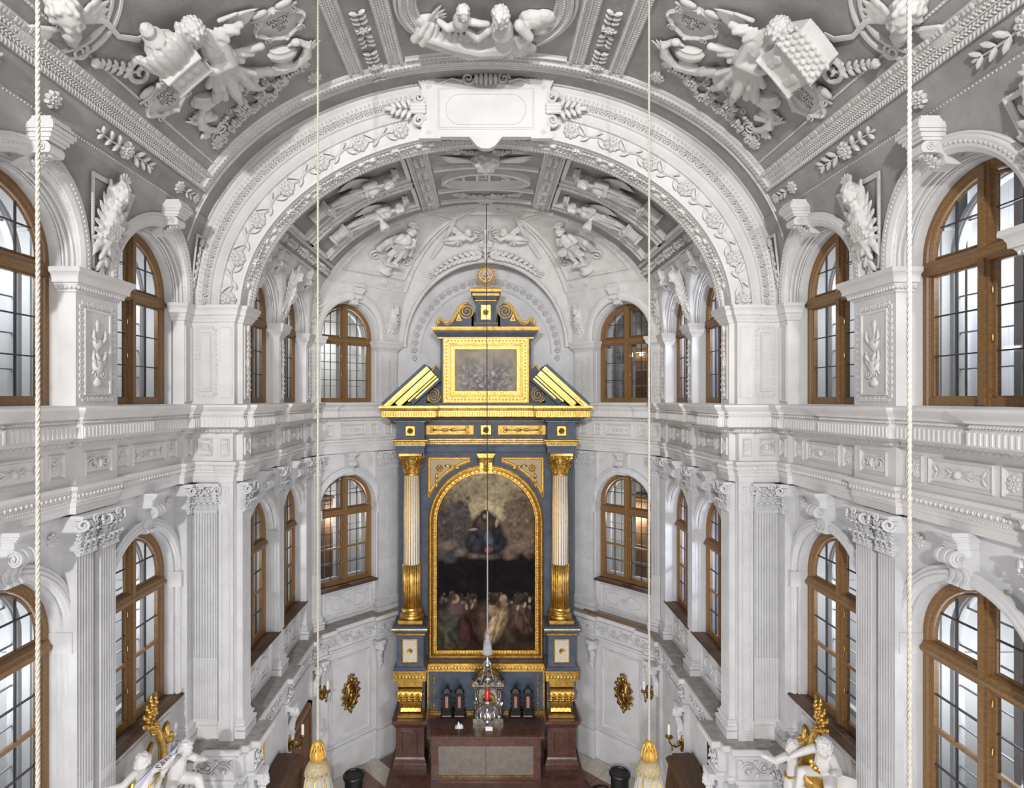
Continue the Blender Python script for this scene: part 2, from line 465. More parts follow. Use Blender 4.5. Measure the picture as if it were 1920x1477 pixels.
def offset_path0(path, off):
    P_ = [Vector(p) for p in path]; out = []
    for i in range(len(P_)):
        ns = []
        if i > 0: d = (P_[i]-P_[i-1]).normalized(); ns.append(Vector((-d.y, d.x)))
        if i < len(P_)-1: d = (P_[i+1]-P_[i]).normalized(); ns.append(Vector((-d.y, d.x)))
        b = ns[0] if len(ns) == 1 else (ns[0]+ns[1])/(1+ns[0].dot(ns[1]))
        out.append(P_[i]+b*off)
    return out
def build_side(sx):
    nm = SIDE[sx]
    # ---- nave wall and chancel / apse walls (sheets with the window openings cut out)
    roots = {}
    for key, name, bays in (('n', 'wall_'+nm, BAYS[:2]), ('c', 'wall_chancel_'+nm, BAYS[2:4]), ('o', 'wall_apse_'+nm, BAYS[4:])):
        mb = MB()
        for b in bays:
            arched_wall(mb, b, b.a0, b.a1, -.08, 1.26+.8, b.hw, ZSILL, zs_of(b, 1), lambda z: b.qw-.004)
            arched_wall(mb, b, b.a0, b.a1, -7.65 if key == 'n' else -4.6, -1.0, b.hw, ZLSILL, zs_of(b, 0), lambda z: b.qw)
            # jambs
            for up in (1, 0):
                arch_sweep(mb, b, b.hw, zs_of(b, up), ZSILL if up else ZLSILL, [(0, -.02), (0, b.qw)])
        if key == 'n':
            mb.box(4.10, 4.2, -7.9, 3.82, -7.65, 2.4)
        roots[key] = obj(name, mb, WHITE2, sx=sx, kind='structure')
        # ---- spandrels of the vault above the upper windows
        mb = MB()
        for b in bays:
            arched_wall(mb, b, b.a0, b.a1, 1.255, b.zcap+.03, b.hw+.02, None, zs_of(b, 1), lambda z: b.qs(z))
        if key == 'n':
            mb.grid(lambda u, v: (NV.X(1.2+1.21*v), -7.9+11.72*u, 1.2+1.21*v), 2, 8)
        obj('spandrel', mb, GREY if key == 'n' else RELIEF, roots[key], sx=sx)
        # ---- stepped arches in the window reveals and archivolts
        for b in bays:
            mb = MB(); hs = zs_of(b, 1)
            q1 = b.qw
            arch_sweep(mb, b, b.hw, hs, ZSILL, [(-.003, .0), (-.003, q1-.02), (.026, q1-.02), (.026, q1+.004), (.002, q1+.008), (.002, q1+.022), (.03, q1+.026), (.03, q1+.036)])
            arch_sweep(mb, b, b.hw, hs, 1.255, [(.012, q1+.034), (.012, q1+.058), (.05, q1+.062), (.05, q1+.085), (.02, q1+.09), (.02, q1+.11), (.045, q1+.113), (.045, None, -.022), (.022, None, -.018), (.022, None, .03), (.06, None, .05), (.13, None, .05), (.15, None, .03), (.16, None, .035), (.175, None, .02), (.175, None, -.01)], 32)
            obj('archivolt', mb, WHITE, roots[key], sx=sx, smooth=.35)
            mb = MB()
            for a, z in bead_pts(arch_pts(b.hw, hs, ZSILL, .016, 40), .032): mb.ell(b.T(a, q1-.008, z), .0115, 5, 3)
            for a, z in bead_pts(arch_pts(b.hw, hs, 1.26, .10, 40), .045): mb.ell(b.T(a, b.qs(z)+.05, z), (.014, .014, .014), 5, 3)
            for a, z in bead_pts(arch_pts(b.hw, hs, 1.26, .03, 40), .035): mb.ell(b.T(a, b.qs(z)+.005, z), (.016, .014, .014), 5, 3)
            obj('bead_moulding', mb, RELIEF, roots[key], sx=sx, smooth=True, kind='stuff')
            mb = MB(); hs = zs_of(b, 0)
            arch_sweep(mb, b, b.hw, hs, ZLSILL, [(-.004, .0), (-.004, .075), (.020, .075), (.020, .097), (.002, .10), (.002, .126), (.028, .128), (.028, .146), (.0035, .15), (.0035, .18), (.018, .188), (.028, .204), (.055, .208), (.07, .198), (.098, .198), (.112, .184), (.14, .182), (.14, .11)], 28)
            obj('arch_surround', mb, WHITE2, roots[key], sx=sx, smooth=.3)
            mb = MB()
            for a, z in bead_pts(arch_pts(b.hw, hs, ZLSILL, .014, 40), .034): mb.ell(b.T(a, .086, z), .0115, 5, 3)
            for a, z in bead_pts(arch_pts(b.hw, hs, ZLSILL, .02, 40), .05): mb.ell(b.T(a, .137, z), .010, 5, 3)
            obj('bead_moulding', mb, WHITE2, roots[key], sx=sx, smooth=True, kind='stuff')
            # impost blocks of the lower arch
            for e in (-1, 1):
                mb = MB(); x0 = e*(b.hw-.014); x1 = e*(b.hw+.147)
                c = [b.T(x0, .0, 0), b.T(x1, .0, 0), b.T(x1, q1+(.115 if key != 'c' else .098), 0), b.T(x0, q1+(.115 if key != 'c' else .098), 0)]
                if e > 0: c.reverse()
                mb.add([(p[0], p[1], hs-.20) for p in c]+[(p[0], p[1], hs-.0) for p in c], [(3, 2, 1, 0), (4, 5, 6, 7), (0, 1, 5, 4), (1, 2, 6, 5), (2, 3, 7, 6), (3, 0, 4, 7)])
                obj('impost_block', mb, WHITE2, roots[key], sx=sx)
    # ---- entablature and dado
    ent = obj('trim_'+('1' if sx < 0 else '2'), MB().sweep(ENT, ENTP), WHITE, sx=sx, smooth=.5, kind='structure')
    led = obj('trim_'+('3' if sx < 0 else '4'), MB().sweep(DADO, LEDP), WHITE2, sx=sx, smooth=.5, kind='structure')
    mb = MB(); vs = []
    inner = offset_path0(DADO, .12)
    for i, (p, c) in enumerate(zip(DADO, inner)):
        o_ = (.45, 0) if i <= 15 else ((.32, .32) if i < len(DADO)-2 else (0, .1))
        vs += [(c.x, c.y, -4.5745), (p[0]+o_[0], p[1]+o_[1], -4.5745)]
    mb.add(vs, [(2*i, 2*i+1, 2*i+3, 2*i+2) for i in range(len(DADO)-1)])
    obj('ledge_slab', mb, LEDGE, led, sx=sx)
    return roots, ent, led

ROOTS = {}
for sx in (-1, 1): ROOTS[sx] = build_side(sx)

# ---- chancel arch
arch = MB()
FR = [(0, 0), (.0, .025), (.045, .025), (.05, -.014), (.40, -.014), (.41, .022), (.445, .022), (.45, .0), (.60, -.02), (.61, .016), (.64, .016), (.645, -.012), (.755, -.012), (.76, .016), (.86, .036), (.87, .006), (.98, .004), (1.0, .004), (1.0, -.06)]
NT = 96
def ringpt(t, f, p):
    x0, z0 = AR.at(t); x1, z1 = NV.at(t)
    if t <= 0 or t >= pi: z0 = z1 = 1.23
    return (x0+(x1-x0)*f, DA-p, z0+(z1-z0)*f)
for k in range(len(FR)-1):
    strip(arch, lambda u: ringpt(pi*u, *FR[k]), lambda u: ringpt(pi*u, *FR[k+1]), NT)
ARCHW = obj('wall_chancel_arch', arch, WHITE, kind='structure')
sof = MB()
SO = [(0, 0), (.0, .0), (.04, 0), (.06, -.0), (.20, 0), (.21, .02), (.24, .03), (.28, .02), (.30, .035), (.36, .035), (.38, .01), (.41, .01)]
def sofpt(t, y, p):
    x0, z0 = AR.at(t)
    if t <= 0 or t >= pi: z0 = 1.23
    L = hypot(x0, z0-.5) or 1
    return (x0*(1-p/L), DA+y, z0-(z0-.5)/L*p)
for k in range(len(SO)-1):
    strip(sof, lambda u: sofpt(pi*u, *SO[k]), lambda u: sofpt(pi*u, *SO[k+1]), NT)
obj('arch_soffit', sof, RELIEF, ARCHW)
bk = MB()
strip(bk, lambda u: (AR.at(pi*u)[0], DA2, AR.at(pi*u)[1]), lambda u: (1.06*CV.at(pi*u)[0], DA2, 1.06*CV.at(pi*u)[1]), 64)
obj('arch_back', bk, WHITE, ARCHW)
# pier bodies of the arch, upper and lower storey
for sx in (-1, 1):
    pier = MB()
    UP = [(4.12, 7.44), (3.95, 7.44), (3.95, 7.64), (3.60, 7.64), (3.60, 7.61), (3.37, 7.61), (3.37, 7.71), (3.30, 7.71), (3.30, 7.97), (3.37, 7.97), (3.37, 8.06), (3.6, 8.06)]
    pier.sweep(UP, [(0, -.08), (0, 1.25)])
    LO = [(4.12, 7.62), (3.98, 7.62), (3.98, 7.66), (3.38, 7.66), (3.38, 8.06), (3.6, 8.06)]
    pier.sweep(LO, [(0, -4.6), (0, -1.1)])
    obj('pier', pier, WHITE, ARCHW, sx=sx)
    imp = MB().sweep(UP, [(-.02, 1.262), (.10, 1.255), (.105, 1.245), (.105, 1.215), (.085, 1.195), (.07, 1.165), (.068, 1.125), (.05, 1.12), (.045, 1.10), (.03, 1.075), (.018, 1.06), (.018, 1.04), (0, 1.03)])
    obj('impost', imp, WHITE, ARCHW, sx=sx)

# ---- nave vault
k0 = NV.tk(.640)
cl = MB().grid(lambda u, v: (NV.at(k0+(pi-2*k0)*u)[0], -7.9+(DA+.02+7.9)*v, NV.at(k0+(pi-2*k0)*u)[1]), 72, 10)
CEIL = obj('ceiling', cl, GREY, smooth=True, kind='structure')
# ---- chancel barrel, apse sectors
def hz(z): return 1-CV.X(z)/CV.a
kc = CV.tk(2.30/CV.X(2.30))
def cpt(u, v):
    x, z = CV.at(kc+(pi-2*kc)*u); ye = 11.15+(VX[1]-11.15)*hz(z)
    return (x, DA2+(ye-DA2)*v, z)
cc = MB().grid(cpt, 64, 8)
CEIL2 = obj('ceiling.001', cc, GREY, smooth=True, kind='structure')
def apt(B, z, p=0):
    h = hz(z)
    return (B[0]+(VX[0]-B[0])*h, B[1]+(VX[1]-B[1])*h, z)
CNR1, CNR2 = (3.43, 11.15), (1.95, 12.63)
ZT = CV.zc+CV.b-.0005
def zt(v): # even spacing along the section
    t = kc+(pi/2-kc)*v
    return min(CV.at(t)[1], ZT)
ap = MB()
for sx in (-1, 1):
    ap.grid(lambda u, v: (lambda p: (sx*p[0], p[1], p[2]))(apt((CNR1[0]+(CNR2[0]-CNR1[0])*u, CNR1[1]+(CNR2[1]-CNR1[1])*u), zt(v))), 8, 24)
RL, ZLU, YB = 1.87, 1.16, 12.72
def lun_y(z): return apt((0, 12.66), max(z, 1.2))[1]
zl_top = ZLU+RL
for sx in (-1, 1):
    def spn(u, v):
        z = ZLU+.05+(zl_top-ZLU-.05)*v
        xa = sqrt(max(0, RL**2-(z-ZLU)**2)); xg = max(xa, CNR2[0]*(1-hz(max(z, 1.2))))
        return (sx*(xa+(xg-xa)*u), lun_y(z), z)
    ap.grid(spn, 3, 32)
ap.grid(lambda u, v: (lambda z: (CNR2[0]*(1-hz(z))*(2*u-1), lun_y(z), z))(zl_top+(ZT-zl_top)*sin(v*pi/2)), 8, 14)
APSE = obj('ceiling.002', ap, RELIEF, smooth=.4, kind='structure')
# lunette barrel and back wall
bw = MB()
strip(bw, lambda u: (RL*cos(pi*u), lun_y(ZLU+RL*sin(pi*u))-.01, ZLU+RL*sin(pi*u)), lambda u: (RL*cos(pi*u), YB, ZLU+RL*sin(pi*u)), 48)
bw.box(-2.4, 2.4, YB, YB+.1, -7.65, 3.2)
BACK = obj('wall_back', bw, WHITE2, kind='structure')
# west wall and floor
obj('wall_west', MB().box(-4.3, 4.3, -8.0, -7.8, -7.65, 4.5), WHITE, kind='structure')
fl = MB()
fl.box(-4.4, 4.4, -8.0, 13, -7.8, -7.66)
FLOOR = obj('floor', fl, TILE_L, kind='structure')

# ------------------------------------------------------------------ windows
def clipcell(x0, x1, y0, y1, r, ys, n=7):
    """cell under an arch of radius r springing at ys, centred on x=0"""
    def top(x):
        return min(y1, ys+sqrt(max(0, r*r-x*x)))
    if abs(x0) > r-.012 and abs(x1) > r-.012: return None
    x0 = max(x0, -r+.012) if y1 > ys else x0; x1 = min(x1, r-.012) if y1 > ys else x1
    tp = [(x0+(x1-x0)*i/n, top(x0+(x1-x0)*i/n)) for i in range(n+1)]
    if all(abs(p[1]-y1) < 1e-6 for p in tp): tp = [tp[0], tp[-1]]
    if max(p[1] for p in tp) < y0+.02: return None
    tp = [p if p[1] > y0 else (p[0], y0+.001) for p in tp]
    return [(x0, y0), (x1, y0)]+tp[::-1]
def window_parts(hw, zsill, zs, ztr, up):
    """list of (name, mesh, material, Matrix) in bay-local axes x=along, y=up, z=into the room; meshes shared between alike windows"""
    key = ('win', round(hw, 3), up)
    if key in CACHE: return CACHE[key]
    out = []
    fw = .085; hs = zs
    def path(r): return [(r, zsill)]+[(r*cos(pi*i/28), hs+r*sin(pi*i/28)) for i in range(29)]+[(-r, zsill)]
    mb = MB()
    prof = [(0, -.07), (0, .0), (.012, .012), (fw-.03, .012), (fw-.02, -.002), (fw-.008, -.002), (fw, -.02), (fw, -.07)]
    pts = path(hw)
    rows = []
    for o, z in prof:
        rows += [(*( (sgnx*(hw-o), zsill) if i in (0, len(pts)-1) else ((hw-o)*cos(pi*(i-1)/28), hs+(hw-o)*sin(pi*(i-1)/28))), z) for i, sgnx in [(i, 1 if i == 0 else -1) for i in range(len(pts))]]
    m = len(pts); fs = []
    for j in range(len(prof)-1):
        for i in range(m-1): a = j*m+i; fs.append((a, a+1, a+m+1, a+m))
    mb.add(rows, fs)
    mb.box(-hw, hw, zsill, zsill+.075, -.07, .0)
    out.append(('frame', mb.mesh('frame', 1, AUTO), OAK, Matrix.Identity(4)))
    mb = MB(); mb.box(-.055, .055, zsill, hs+hw-.03, -.06, .02); mb.box(-.03, .03, zsill+.01, hs+hw-.04, .015, .04)
    out.append(('mullion', mb.mesh('mullion', 1, AUTO), OAK, Matrix.Identity(4)))
    mb = MB(); t0 = ztr
    mb.tube([], []) if False else None
    prof = [(-.06, t0-.075), (.02, t0-.075), (.03, t0-.05), (.055, t0-.035), (.06, t0+.0), (.035, t0+.02), (.03, t0+.045), (.0, t0+.065), (-.06, t0+.065)]
    n = len(prof); L = hw-.03
    mb.add([(-L, y, z) for z, y in prof]+[(L, y, z) for z, y in prof], [(i, (i+1) % n, n+(i+1) % n, n+i) for i in range(n)]+[tuple(range(n-1, -1, -1)), tuple(range(n, 2*n))])
    out.append(('transom', mb.mesh('transom', 1, AUTO), OAK, Matrix.Identity(4)))
    # casements: a thinner sash round each light, lead bars, single panes
    rg = hw-fw-.03
    for e in (-1, 1):
        xa, xb = (.085, rg) if e > 0 else (-rg, -.085)
        mb = MB()
        # rectangular lower sash
        y0, y1 = zsill+.09, t0-.09
        for (p, q, r_, s_) in ((xa-.03, xa, y0-.03, y1+.02), (xb, xb+.03, y0-.03, y1+.02), (xa-.03, xb+.03, y0-.03, y0), (xa-.03, xb+.03, y1, y1+.03)):
            mb.box(p, q, r_, s_, -.06, -.012)
        mb2 = MB()
        x_in = .085
        outer = [(x_in*e, t0+.08)]+[((rg)*cos(t), hs+rg*sin(t)) if e > 0 else (-(rg)*cos(t), hs+rg*sin(t)) for t in [acos_(x_in/rg)*(1-i/12) for i in range(13)]]+[(rg*e, t0+.08)]
        for i in range(len(outer)-1):
            p, q = outer[i], outer[i+1]
            if hypot(p[0]-q[0], p[1]-q[1]) > 1e-4: mb.tube([(p[0], p[1], -.035), (q[0], q[1], -.035)], .016, 4)
        mb.tube([(x_in*e, t0+.085, -.035), (rg*e, t0+.085, -.035)], .016, 4)
        out.append(('sash', mb.mesh('sash', 1, AUTO), OAK, Matrix.Identity(4)))
        nr = 3 if up else 4
        xm = (xa+xb)/2
        ys = [y0+(y1-y0)*i/nr for i in range(nr+1)]
        yt = [t0+.08, t0+.08+(hs+hw-t0)*(.36 if up else .36), hs+rg+.01]
        mb = MB()
        mb.box(xm-.006, xm+.006, y0, y1, -.04, -.02)
        mb.box(xm-.006, xm+.006, t0+.08, hs+sqrt(max(0, rg*rg-xm*xm)), -.04, -.02)
        for y in ys[1:-1]:
            if not up and abs(y-ys[2]) < 1e-6:
                mw = MB(); mw.box(xa, xb, y-.02, y+.02, -.05, -.012); out.append(('cross_bar', mw.mesh('cross_bar', 1, False), OAK, Matrix.Identity(4)))
            else: mb.box(xa, xb, y-.006, y+.006, -.042, -.018)
        xr = sqrt(max(0, rg*rg-max(0, yt[1]-hs)**2))
        mb.box(max(xa, -xr), min(xb, xr), yt[1]-.006, yt[1]+.006, -.042, -.018)
        # trim the upper bar to the arch
        out.append(('glazing_bars', mb.mesh('glazing_bars', 1, False), LEAD, Matrix.Identity(4)))
        cells = [(xa, xm, ys[i], ys[i+1]) for i in range(nr)]+[(xm, xb, ys[i], ys[i+1]) for i in range(nr)]
        cells += [(x0, x1, yt[i], yt[i+1]) for (x0, x1) in ((xa, xm), (xm, xb)) for i in (0, 1)]
        for c in cells:
            poly = clipcell(*c, rg, hs)
            if not poly: continue
            mb = MB(); mb.add([(p[0], p[1], -.03) for p in poly], [tuple(range(len(poly)))])
            out.append(('pane', mb.mesh('pane', 1, False), GLASS, Matrix.Identity(4)))
    mb = MB()
    d = .20 if up else .24
    mb.add([], []); pr = [(-.05, zsill+.0), (d-.02, zsill-.004), (d, zsill-.015), (d, zsill-.03), (d-.02, zsill-.05), (-.05, zsill-.055)]
    L = hw+(.0 if up else .06); n = len(pr)
    mb.add([(-L, y, z) for z, y in pr]+[(L, y, z) for z, y in pr], [(i, (i+1) % n, n+(i+1) % n, n+i) for i in range(n)]+[tuple(range(n-1, -1, -1)), tuple(range(n, 2*n))])
    out.append(('sill', mb.mesh('sill', 1, False), WOODD, Matrix.Identity(4)))
    # catches
    mb = MB()
    for y in ((zsill+.55, zsill+.95) if up else (zsill+.4, zsill+.9, zsill+1.3)):
        mb.cap((.072, y, .0), (.072, y+.05, .0), .008, .008, 6)
    out.append(('catch', mb.mesh('catch', 1, True), BRASS, Matrix.Identity(4)))
    CACHE[key] = out
    return out
def acos_(x): return math.acos(max(-1, min(1, x)))
OUTB = mat('outer_bar', (.30, .30, .31), .6)
OUTW = mat('outer_paint', (.60, .60, .60), .6)
def outer_bars(hw, zsill, zs, up):
    def f(mb):
        mb.box(-.03, .03, zsill, zs+hw-.02, -.04, -.01)
        for x in (-.31, .31): mb.box(x-.006, x+.006, zsill, zs+sqrt(hw*hw-x*x)-.02, -.04, -.02)
        for k in range(1, 6):
            z = zsill+(zs+hw-zsill)*k/6; w_ = hw if z < zs else sqrt(max(0, hw*hw-(z-zs)**2))
            mb.box(-w_+.02, w_-.02, z-.006, z+.006, -.04, -.02)
    return cached(('outer_bars', round(hw, 3), up), f, False)
WN = [0]
WINDOWS = {}
for sx in (-1, 1):
    for b in BAYS:
        for up in (1, 0):
            WN[0] += 1
            zs = zs_of(b, up); zsill = ZSILL if up else ZLSILL; ztr = (1.24 if up else -2.36)
            M = b.fr(0, 0, 0, sx)
            r = empty('window_%d' % WN[0], (0, 0, 0), kind='structure', M=M @ MT(0, zsill, 0))
            for n_, me, m_, _ in window_parts(b.hw, zsill, zs, ztr, up):
                put(n_, me, m_, M, r)
                if n_ == 'frame': put('outer_frame', me, OUTW, M @ MT(0, 0, -.26), r)
            put('outer_bars', outer_bars(b.hw, zsill, zs, up), OUTB, M @ MT(0, 0, -.26), r)
            WINDOWS[(sx, b.key, up)] = r
# ------------------------------------------------------------------ ornament, in local axes x right, y up, z out of the surface
def o_rosette(mb, R=.1, n=8, M=None, lo=False, h=.35):
    M = M or Matrix.Identity(4)
    for i in range(n):
        a = 2*pi*i/n
        mb.ell((0, 0, 0), (R*.36, R*(.30 if n > 6 else .4), R*h*.8), 6, 4, M @ RZ(a) @ MT(R*.62, 0, R*h*.35) @ RY(-.35))
    if not lo:
        for i in range(n):
            a = 2*pi*(i+.5)/n
            mb.ell((0, 0, 0), (R*.24, R*.16, R*h*.6), 6, 4, M @ RZ(a) @ MT(R*.33, 0, R*h*.75) @ RY(-.6))
    mb.ell((0, 0, R*h*.8), (R*.2, R*.2, R*h*.7), 6, 4, M)
    mb.lathe([(R*.55, 0), (R*.5, R*h*.25)], 8, M)
def o_leaf(mb, M, L, W, T=.25):
    mb.ell((L*.5, 0, W*.18), (L*.52, W*.5, W*T), 6, 4, M)
def o_sprig(mb, L, M=None, n=3, s=1.0):
    """stem along +x with paired leaves"""
    M = M or Matrix.Identity(4)
    mb.tube([(0, 0, .01), (L*.5, .01, .02), (L, 0, .012)], [L*.035, L*.03, L*.015], 5, M)
    for i in range(n):
        x = L*(.12+.72*i/max(1, n-1)); q = L*.34*(1-.2*i/max(1, n-1))*s
        for e in (-1, 1): o_leaf(mb, M @ MT(x, 0, .01) @ RZ(e*.85) @ RY(-.25), q, q*.42, .5)
    o_leaf(mb, M @ MT(L*.92, 0, .01), L*.22, L*.11, .5)
def o_scroll(mb, R, turns=1.6, r=.2, M=None, e=1, n=22, flat=1.0):
    pts = []; rr = []
    for i in range(n+1):
        f = i/n; a = e*2*pi*turns*f; q = R*(1-f)**.8*.9+R*.08
        pts.append((q*cos(a), q*sin(a), R*r*.6+R*.25*f)); rr.append(R*r*(1-.45*f))
    mb.tube(pts, rr, 5, M)
def o_acanthus(mb, L, W, M=None, curl=.35, n=5, th=.02):
    """leaf growing along +y, lobed, tip curling out"""
    M = M or Matrix.Identity(4)
    def mid(f): return (0, L*f*(1-.12*f*f), L*curl*f*f*.9)
    mb.tube([mid(i/6) for i in range(7)], [W*.12*(1-.6*i/6) for i in range(7)], 5, M)
    for i in range(n):
        f = .08+.78*i/(n-1); x, y, z = mid(f); q = W*(.62-.28*f)
        for e in (-1, 1):
            o_leaf(mb, M @ MT(x, y, z) @ RZ(pi/2-e*(.95-.3*f)) @ RX(e*.35), q, q*.55, .4)
    x, y, z = mid(1.0); mb.ell((x, y, z+W*.06), (W*.3, L*.1, W*.2), 6, 4, M)
def o_rinceau(mb, L, h, M=None, n=None):
    """running scroll of foliage along x from 0 to L"""
    M = M or Matrix.Identity(4); n = n or max(2, int(round(L/(h*1.15))))
    w_ = L/n
    mb.tube([(L*i/(n*6), h*.30*sin(pi*i/6), .012) for i in range(n*6+1)], h*.055, 4, M)
    for i in range(n):
        e = 1 if i % 2 == 0 else -1
        o_scroll(mb, h*.30, 1.35, .2, M @ MT((i+.5)*w_, -e*h*.10, 0) @ RZ(e*.4), e, 14)
        for k in (-1, 1): o_leaf(mb, M @ MT((i+.5)*w_+k*w_*.3, e*h*.22, .01) @ RZ(e*(pi/2-k*.8)), h*.32, h*.16, .5)
        mb.ell(((i+.5)*w_, -e*h*.10, h*.1), (h*.11, h*.11, h*.1), 6, 4, M)
def o_frame(mb, x0, x1, y0, y1, w_=.03, h=.02, M=None, inset=-.0):
    """raised moulding round a rectangle"""
    mb.sweep([(x0, y0), (x1, y0), (x1, y1), (x0, y1)], [(0, 0), (0, h*.7), (w_*.3, h), (w_*.5, h*.6), (w_*.8, h*.35), (w_, 0)], True, M)
def o_beadrun(mb, a, b, r, pitch, M=None, sq=1.0):
    a = Vector(a); b = Vector(b); n = max(1, int((b-a).length/pitch))
    d = (b-a).normalized()
    for i in range(n):
        p = a+(b-a)*((i+.5)/n)
        mb.ell(tuple(p), (r*sq if abs(d.x) > .5 else r, r if abs(d.x) > .5 else r*sq, r), 5, 3, M)
def o_wing(mb, M, L, n=6, spread=1.0, w_=.16):
    """wing from the shoulder at the origin, feathers fanning from +x (tip) downwards"""
    for k, (s, z, m) in enumerate(((1.0, 0, n), (.66, .018, n-1), (.42, .034, n-2))):
        for i in range(m):
            a = -spread*i/(m-1)
            q = L*s*(1-.42*i/(m-1))
            mb.ell((q*.5, 0, 0), (q*.52, L*w_*.42*(.8+.2*s), L*.035), 7, 4, M @ MT(L*.02*i, -L*.015*i, z*L) @ RZ(a))
    mb.cap((0, 0, .03*L), (L*.42, L*.06, .03*L), L*.06, L*.035, 6, M)
def o_head(mb, M, r, hair=1, n=10):
    """head of radius r, face towards +z, crown towards +y"""
    mb.ell((0, r*.1, -r*.05), (r*.80, r*.98, r*.88), 14, 10, M)
    mb.ell((0, -r*.38, r*.12), (r*.58, r*.52, r*.55), 10, 7, M)         # jaw
    mb.ell((0, -r*.80, r*.40), (r*.2, r*.15, r*.16), 8, 5, M)           # chin
    mb.cap((0, r*.18, r*.78), (0, -r*.20, r*.90), r*.09, r*.13, 6, M)   # nose
    for e in (-1, 1):
        mb.ell((e*r*.38, -r*.30, r*.55), (r*.30, r*.28, r*.28), 8, 5, M)    # cheek
        mb.ell((e*r*.32, r*.10, r*.70), (r*.15, r*.09, r*.12), 6, 4, M)     # eye
        mb.cap((e*r*.12, r*.27, r*.80), (e*r*.5, r*.24, r*.62), r*.07, r*.06, 5, M)  # brow
        mb.ell((e*r*.82, -r*.05, -r*.02), (r*.10, r*.22, r*.15), 6, 4, M)   # ear
    mb.cap((-r*.16, -r*.52, r*.72), (r*.16, -r*.52, r*.72), r*.075, r*.075, 5, M)
    if hair:
        rnd = random.Random(int(r*1e5)+hair)
        k = 46
        for i in range(k):
            f = (i+.5)/k; y = 1-1.55*f; q = sqrt(max(0, 1-y*y)); a = i*2.39996
            x, z = q*cos(a), q*sin(a)
            if z > .25 and y < .52: continue
            rr = r*(.20+.06*rnd.random())
            mb.ell((x*r*.86, r*.12+y*r*.96, z*r*.9-r*.06), (rr, rr, rr), 6, 4, M)
def o_hand(mb, M, s):
    """palm along +y, fingers beyond, thumb to +x"""
    mb.ell((0, s*.35, 0), (s*.26, s*.36, s*.12), 8, 6, M)
    for i, (x, l) in enumerate(((-.2, .36), (-.07, .45), (.07, .47), (.2, .40))):
        mb.tube([(x*s, s*.6, 0), (x*s*1.15, s*(.6+l*.5), s*.04), (x*s*1.2, s*(.6+l), -s*.03)], [s*.075, s*.07, s*.05], 5, M)
    mb.tube([(s*.2, s*.25, 0), (s*.4, s*.45, s*.04), (s*.42, s*.62, s*.05)], [s*.09, s*.08, s*.055], 5, M)
def o_foot(mb, M, s):
    """heel at the origin, toes towards +x, sole down -y"""
    mb.cap((0, s*.12, 0), (s*.55, -s*.02, 0), s*.16, s*.14, 8, M)
    mb.ell((s*.6, -s*.04, 0), (s*.22, s*.11, s*.2), 8, 5, M)
    for i in range(5): mb.ell((s*(.82-.03*abs(i-1.2)), -s*.07, s*(-.17+.085*i)), (s*.10, s*.06, s*(.055 if i else .07)), 6, 4, M)

# ---- capitals, brackets
def o_capital(w_, h=.385, d=.12):
    def f(mb):
        mb.box(-w_/2+.002, w_/2-.002, 0, h*.95, -.16, d*.25)
        mb.box(-w_/2-.01, w_/2+.01, -.012, .012, -.02, d*.3)
        n = max(2, int(round(w_/.085)))
        for row, (y, L, W, k) in enumerate(((.0, h*.38, w_/n*.95, n), (h*.24, h*.42, w_/n*.95, n-1))):
            for i in range(k):
                x = -w_/2+w_*(i+.5+(.5 if row else 0))/n
                o_acanthus(mb, L, W, MT(x, y, d*.28), .42, 4)
        for e in (-1, 1):
            o_acanthus(mb, h*.36, .07, MT(e*w_/2, .0, d*.1) @ RY(e*.8), .4, 4)
            o_acanthus(mb, h*.40, .07, MT(e*w_/2, h*.26, d*.1) @ RY(e*.8), .45, 4)
            o_scroll(mb, .062, 1.7, .28, MT(e*(w_/2+.015), h*.76, d*.55) @ RY(e*.7), -e, 18)
            o_scroll(mb, .04, 1.5, .3, MT(e*w_*.17, h*.74, d*.55), e, 14)
            mb.tube([(e*w_*.05, h*.5, d*.3), (e*w_*.2, h*.68, d*.5), (e*w_*.45, h*.80, d*.6)], [.014, .014, .01], 5)
        mb.box(-w_/2-.045, w_/2+.045, h*.88, h*.93, -.02, d*.72); mb.box(-w_/2-.06, w_/2+.06, h*.93, h, -.02, d*.85)
        o_rosette(mb, .045, 6, MT(0, h*.9, d*.8), True)
    return cached(('capital', round(w_, 3), h), f)
def o_lower_bracket():
    def f(mb):
        side = [(-.1, -.15), (.15, -.15)]
        for i in range(13):
            a = pi/2-pi*1.2*i/12; side.append((.15+.07*cos(a), -.225+.07*sin(a)))
        side += [(.115, -.31), (.085, -.345), (.075, -.385), (.085, -.42), (.11, -.445), (.11, -.47), (.08, -.48), (-.1, -.48)]
        n = len(side)
        for x0, x1, k in ((-.085, -.055, 0), (-.055, -.02, .014), (-.02, .02, .003), (.02, .055, .014), (.055, .085, 0)):
            s2 = [(max(-.1, z-k) if z > .01 else z, y) for z, y in side]
            mb.add([(x0, y, z) for z, y in s2]+[(x1, y, z) for z, y in s2], [(i, n+i, n+(i+1) % n, (i+1) % n) for i in range(n)]+[tuple(range(n)), tuple(range(2*n-1, n-1, -1))])
        for e in (-1, 1): o_scroll(mb, .062, 2.0, .14, MT(e*.085, -.225, .15) @ RY(e*pi/2), e, 24); mb.tube([(e*.087, -.30, .11), (e*.087, -.345, .07), (e*.087, -.39, .058), (e*.087, -.44, .085)], .008, 5)
        mb.box(-.078, .078, -.16, -.075, -.1, .15); mb.box(-.09, .09, -.085, -.06, -.1, .175); mb.box(-.10, .10, -.06, -.035, -.1, .20); mb.box(-.112, .112, -.035, .0, -.1, .22)
    return cached('bracket', f, .4)
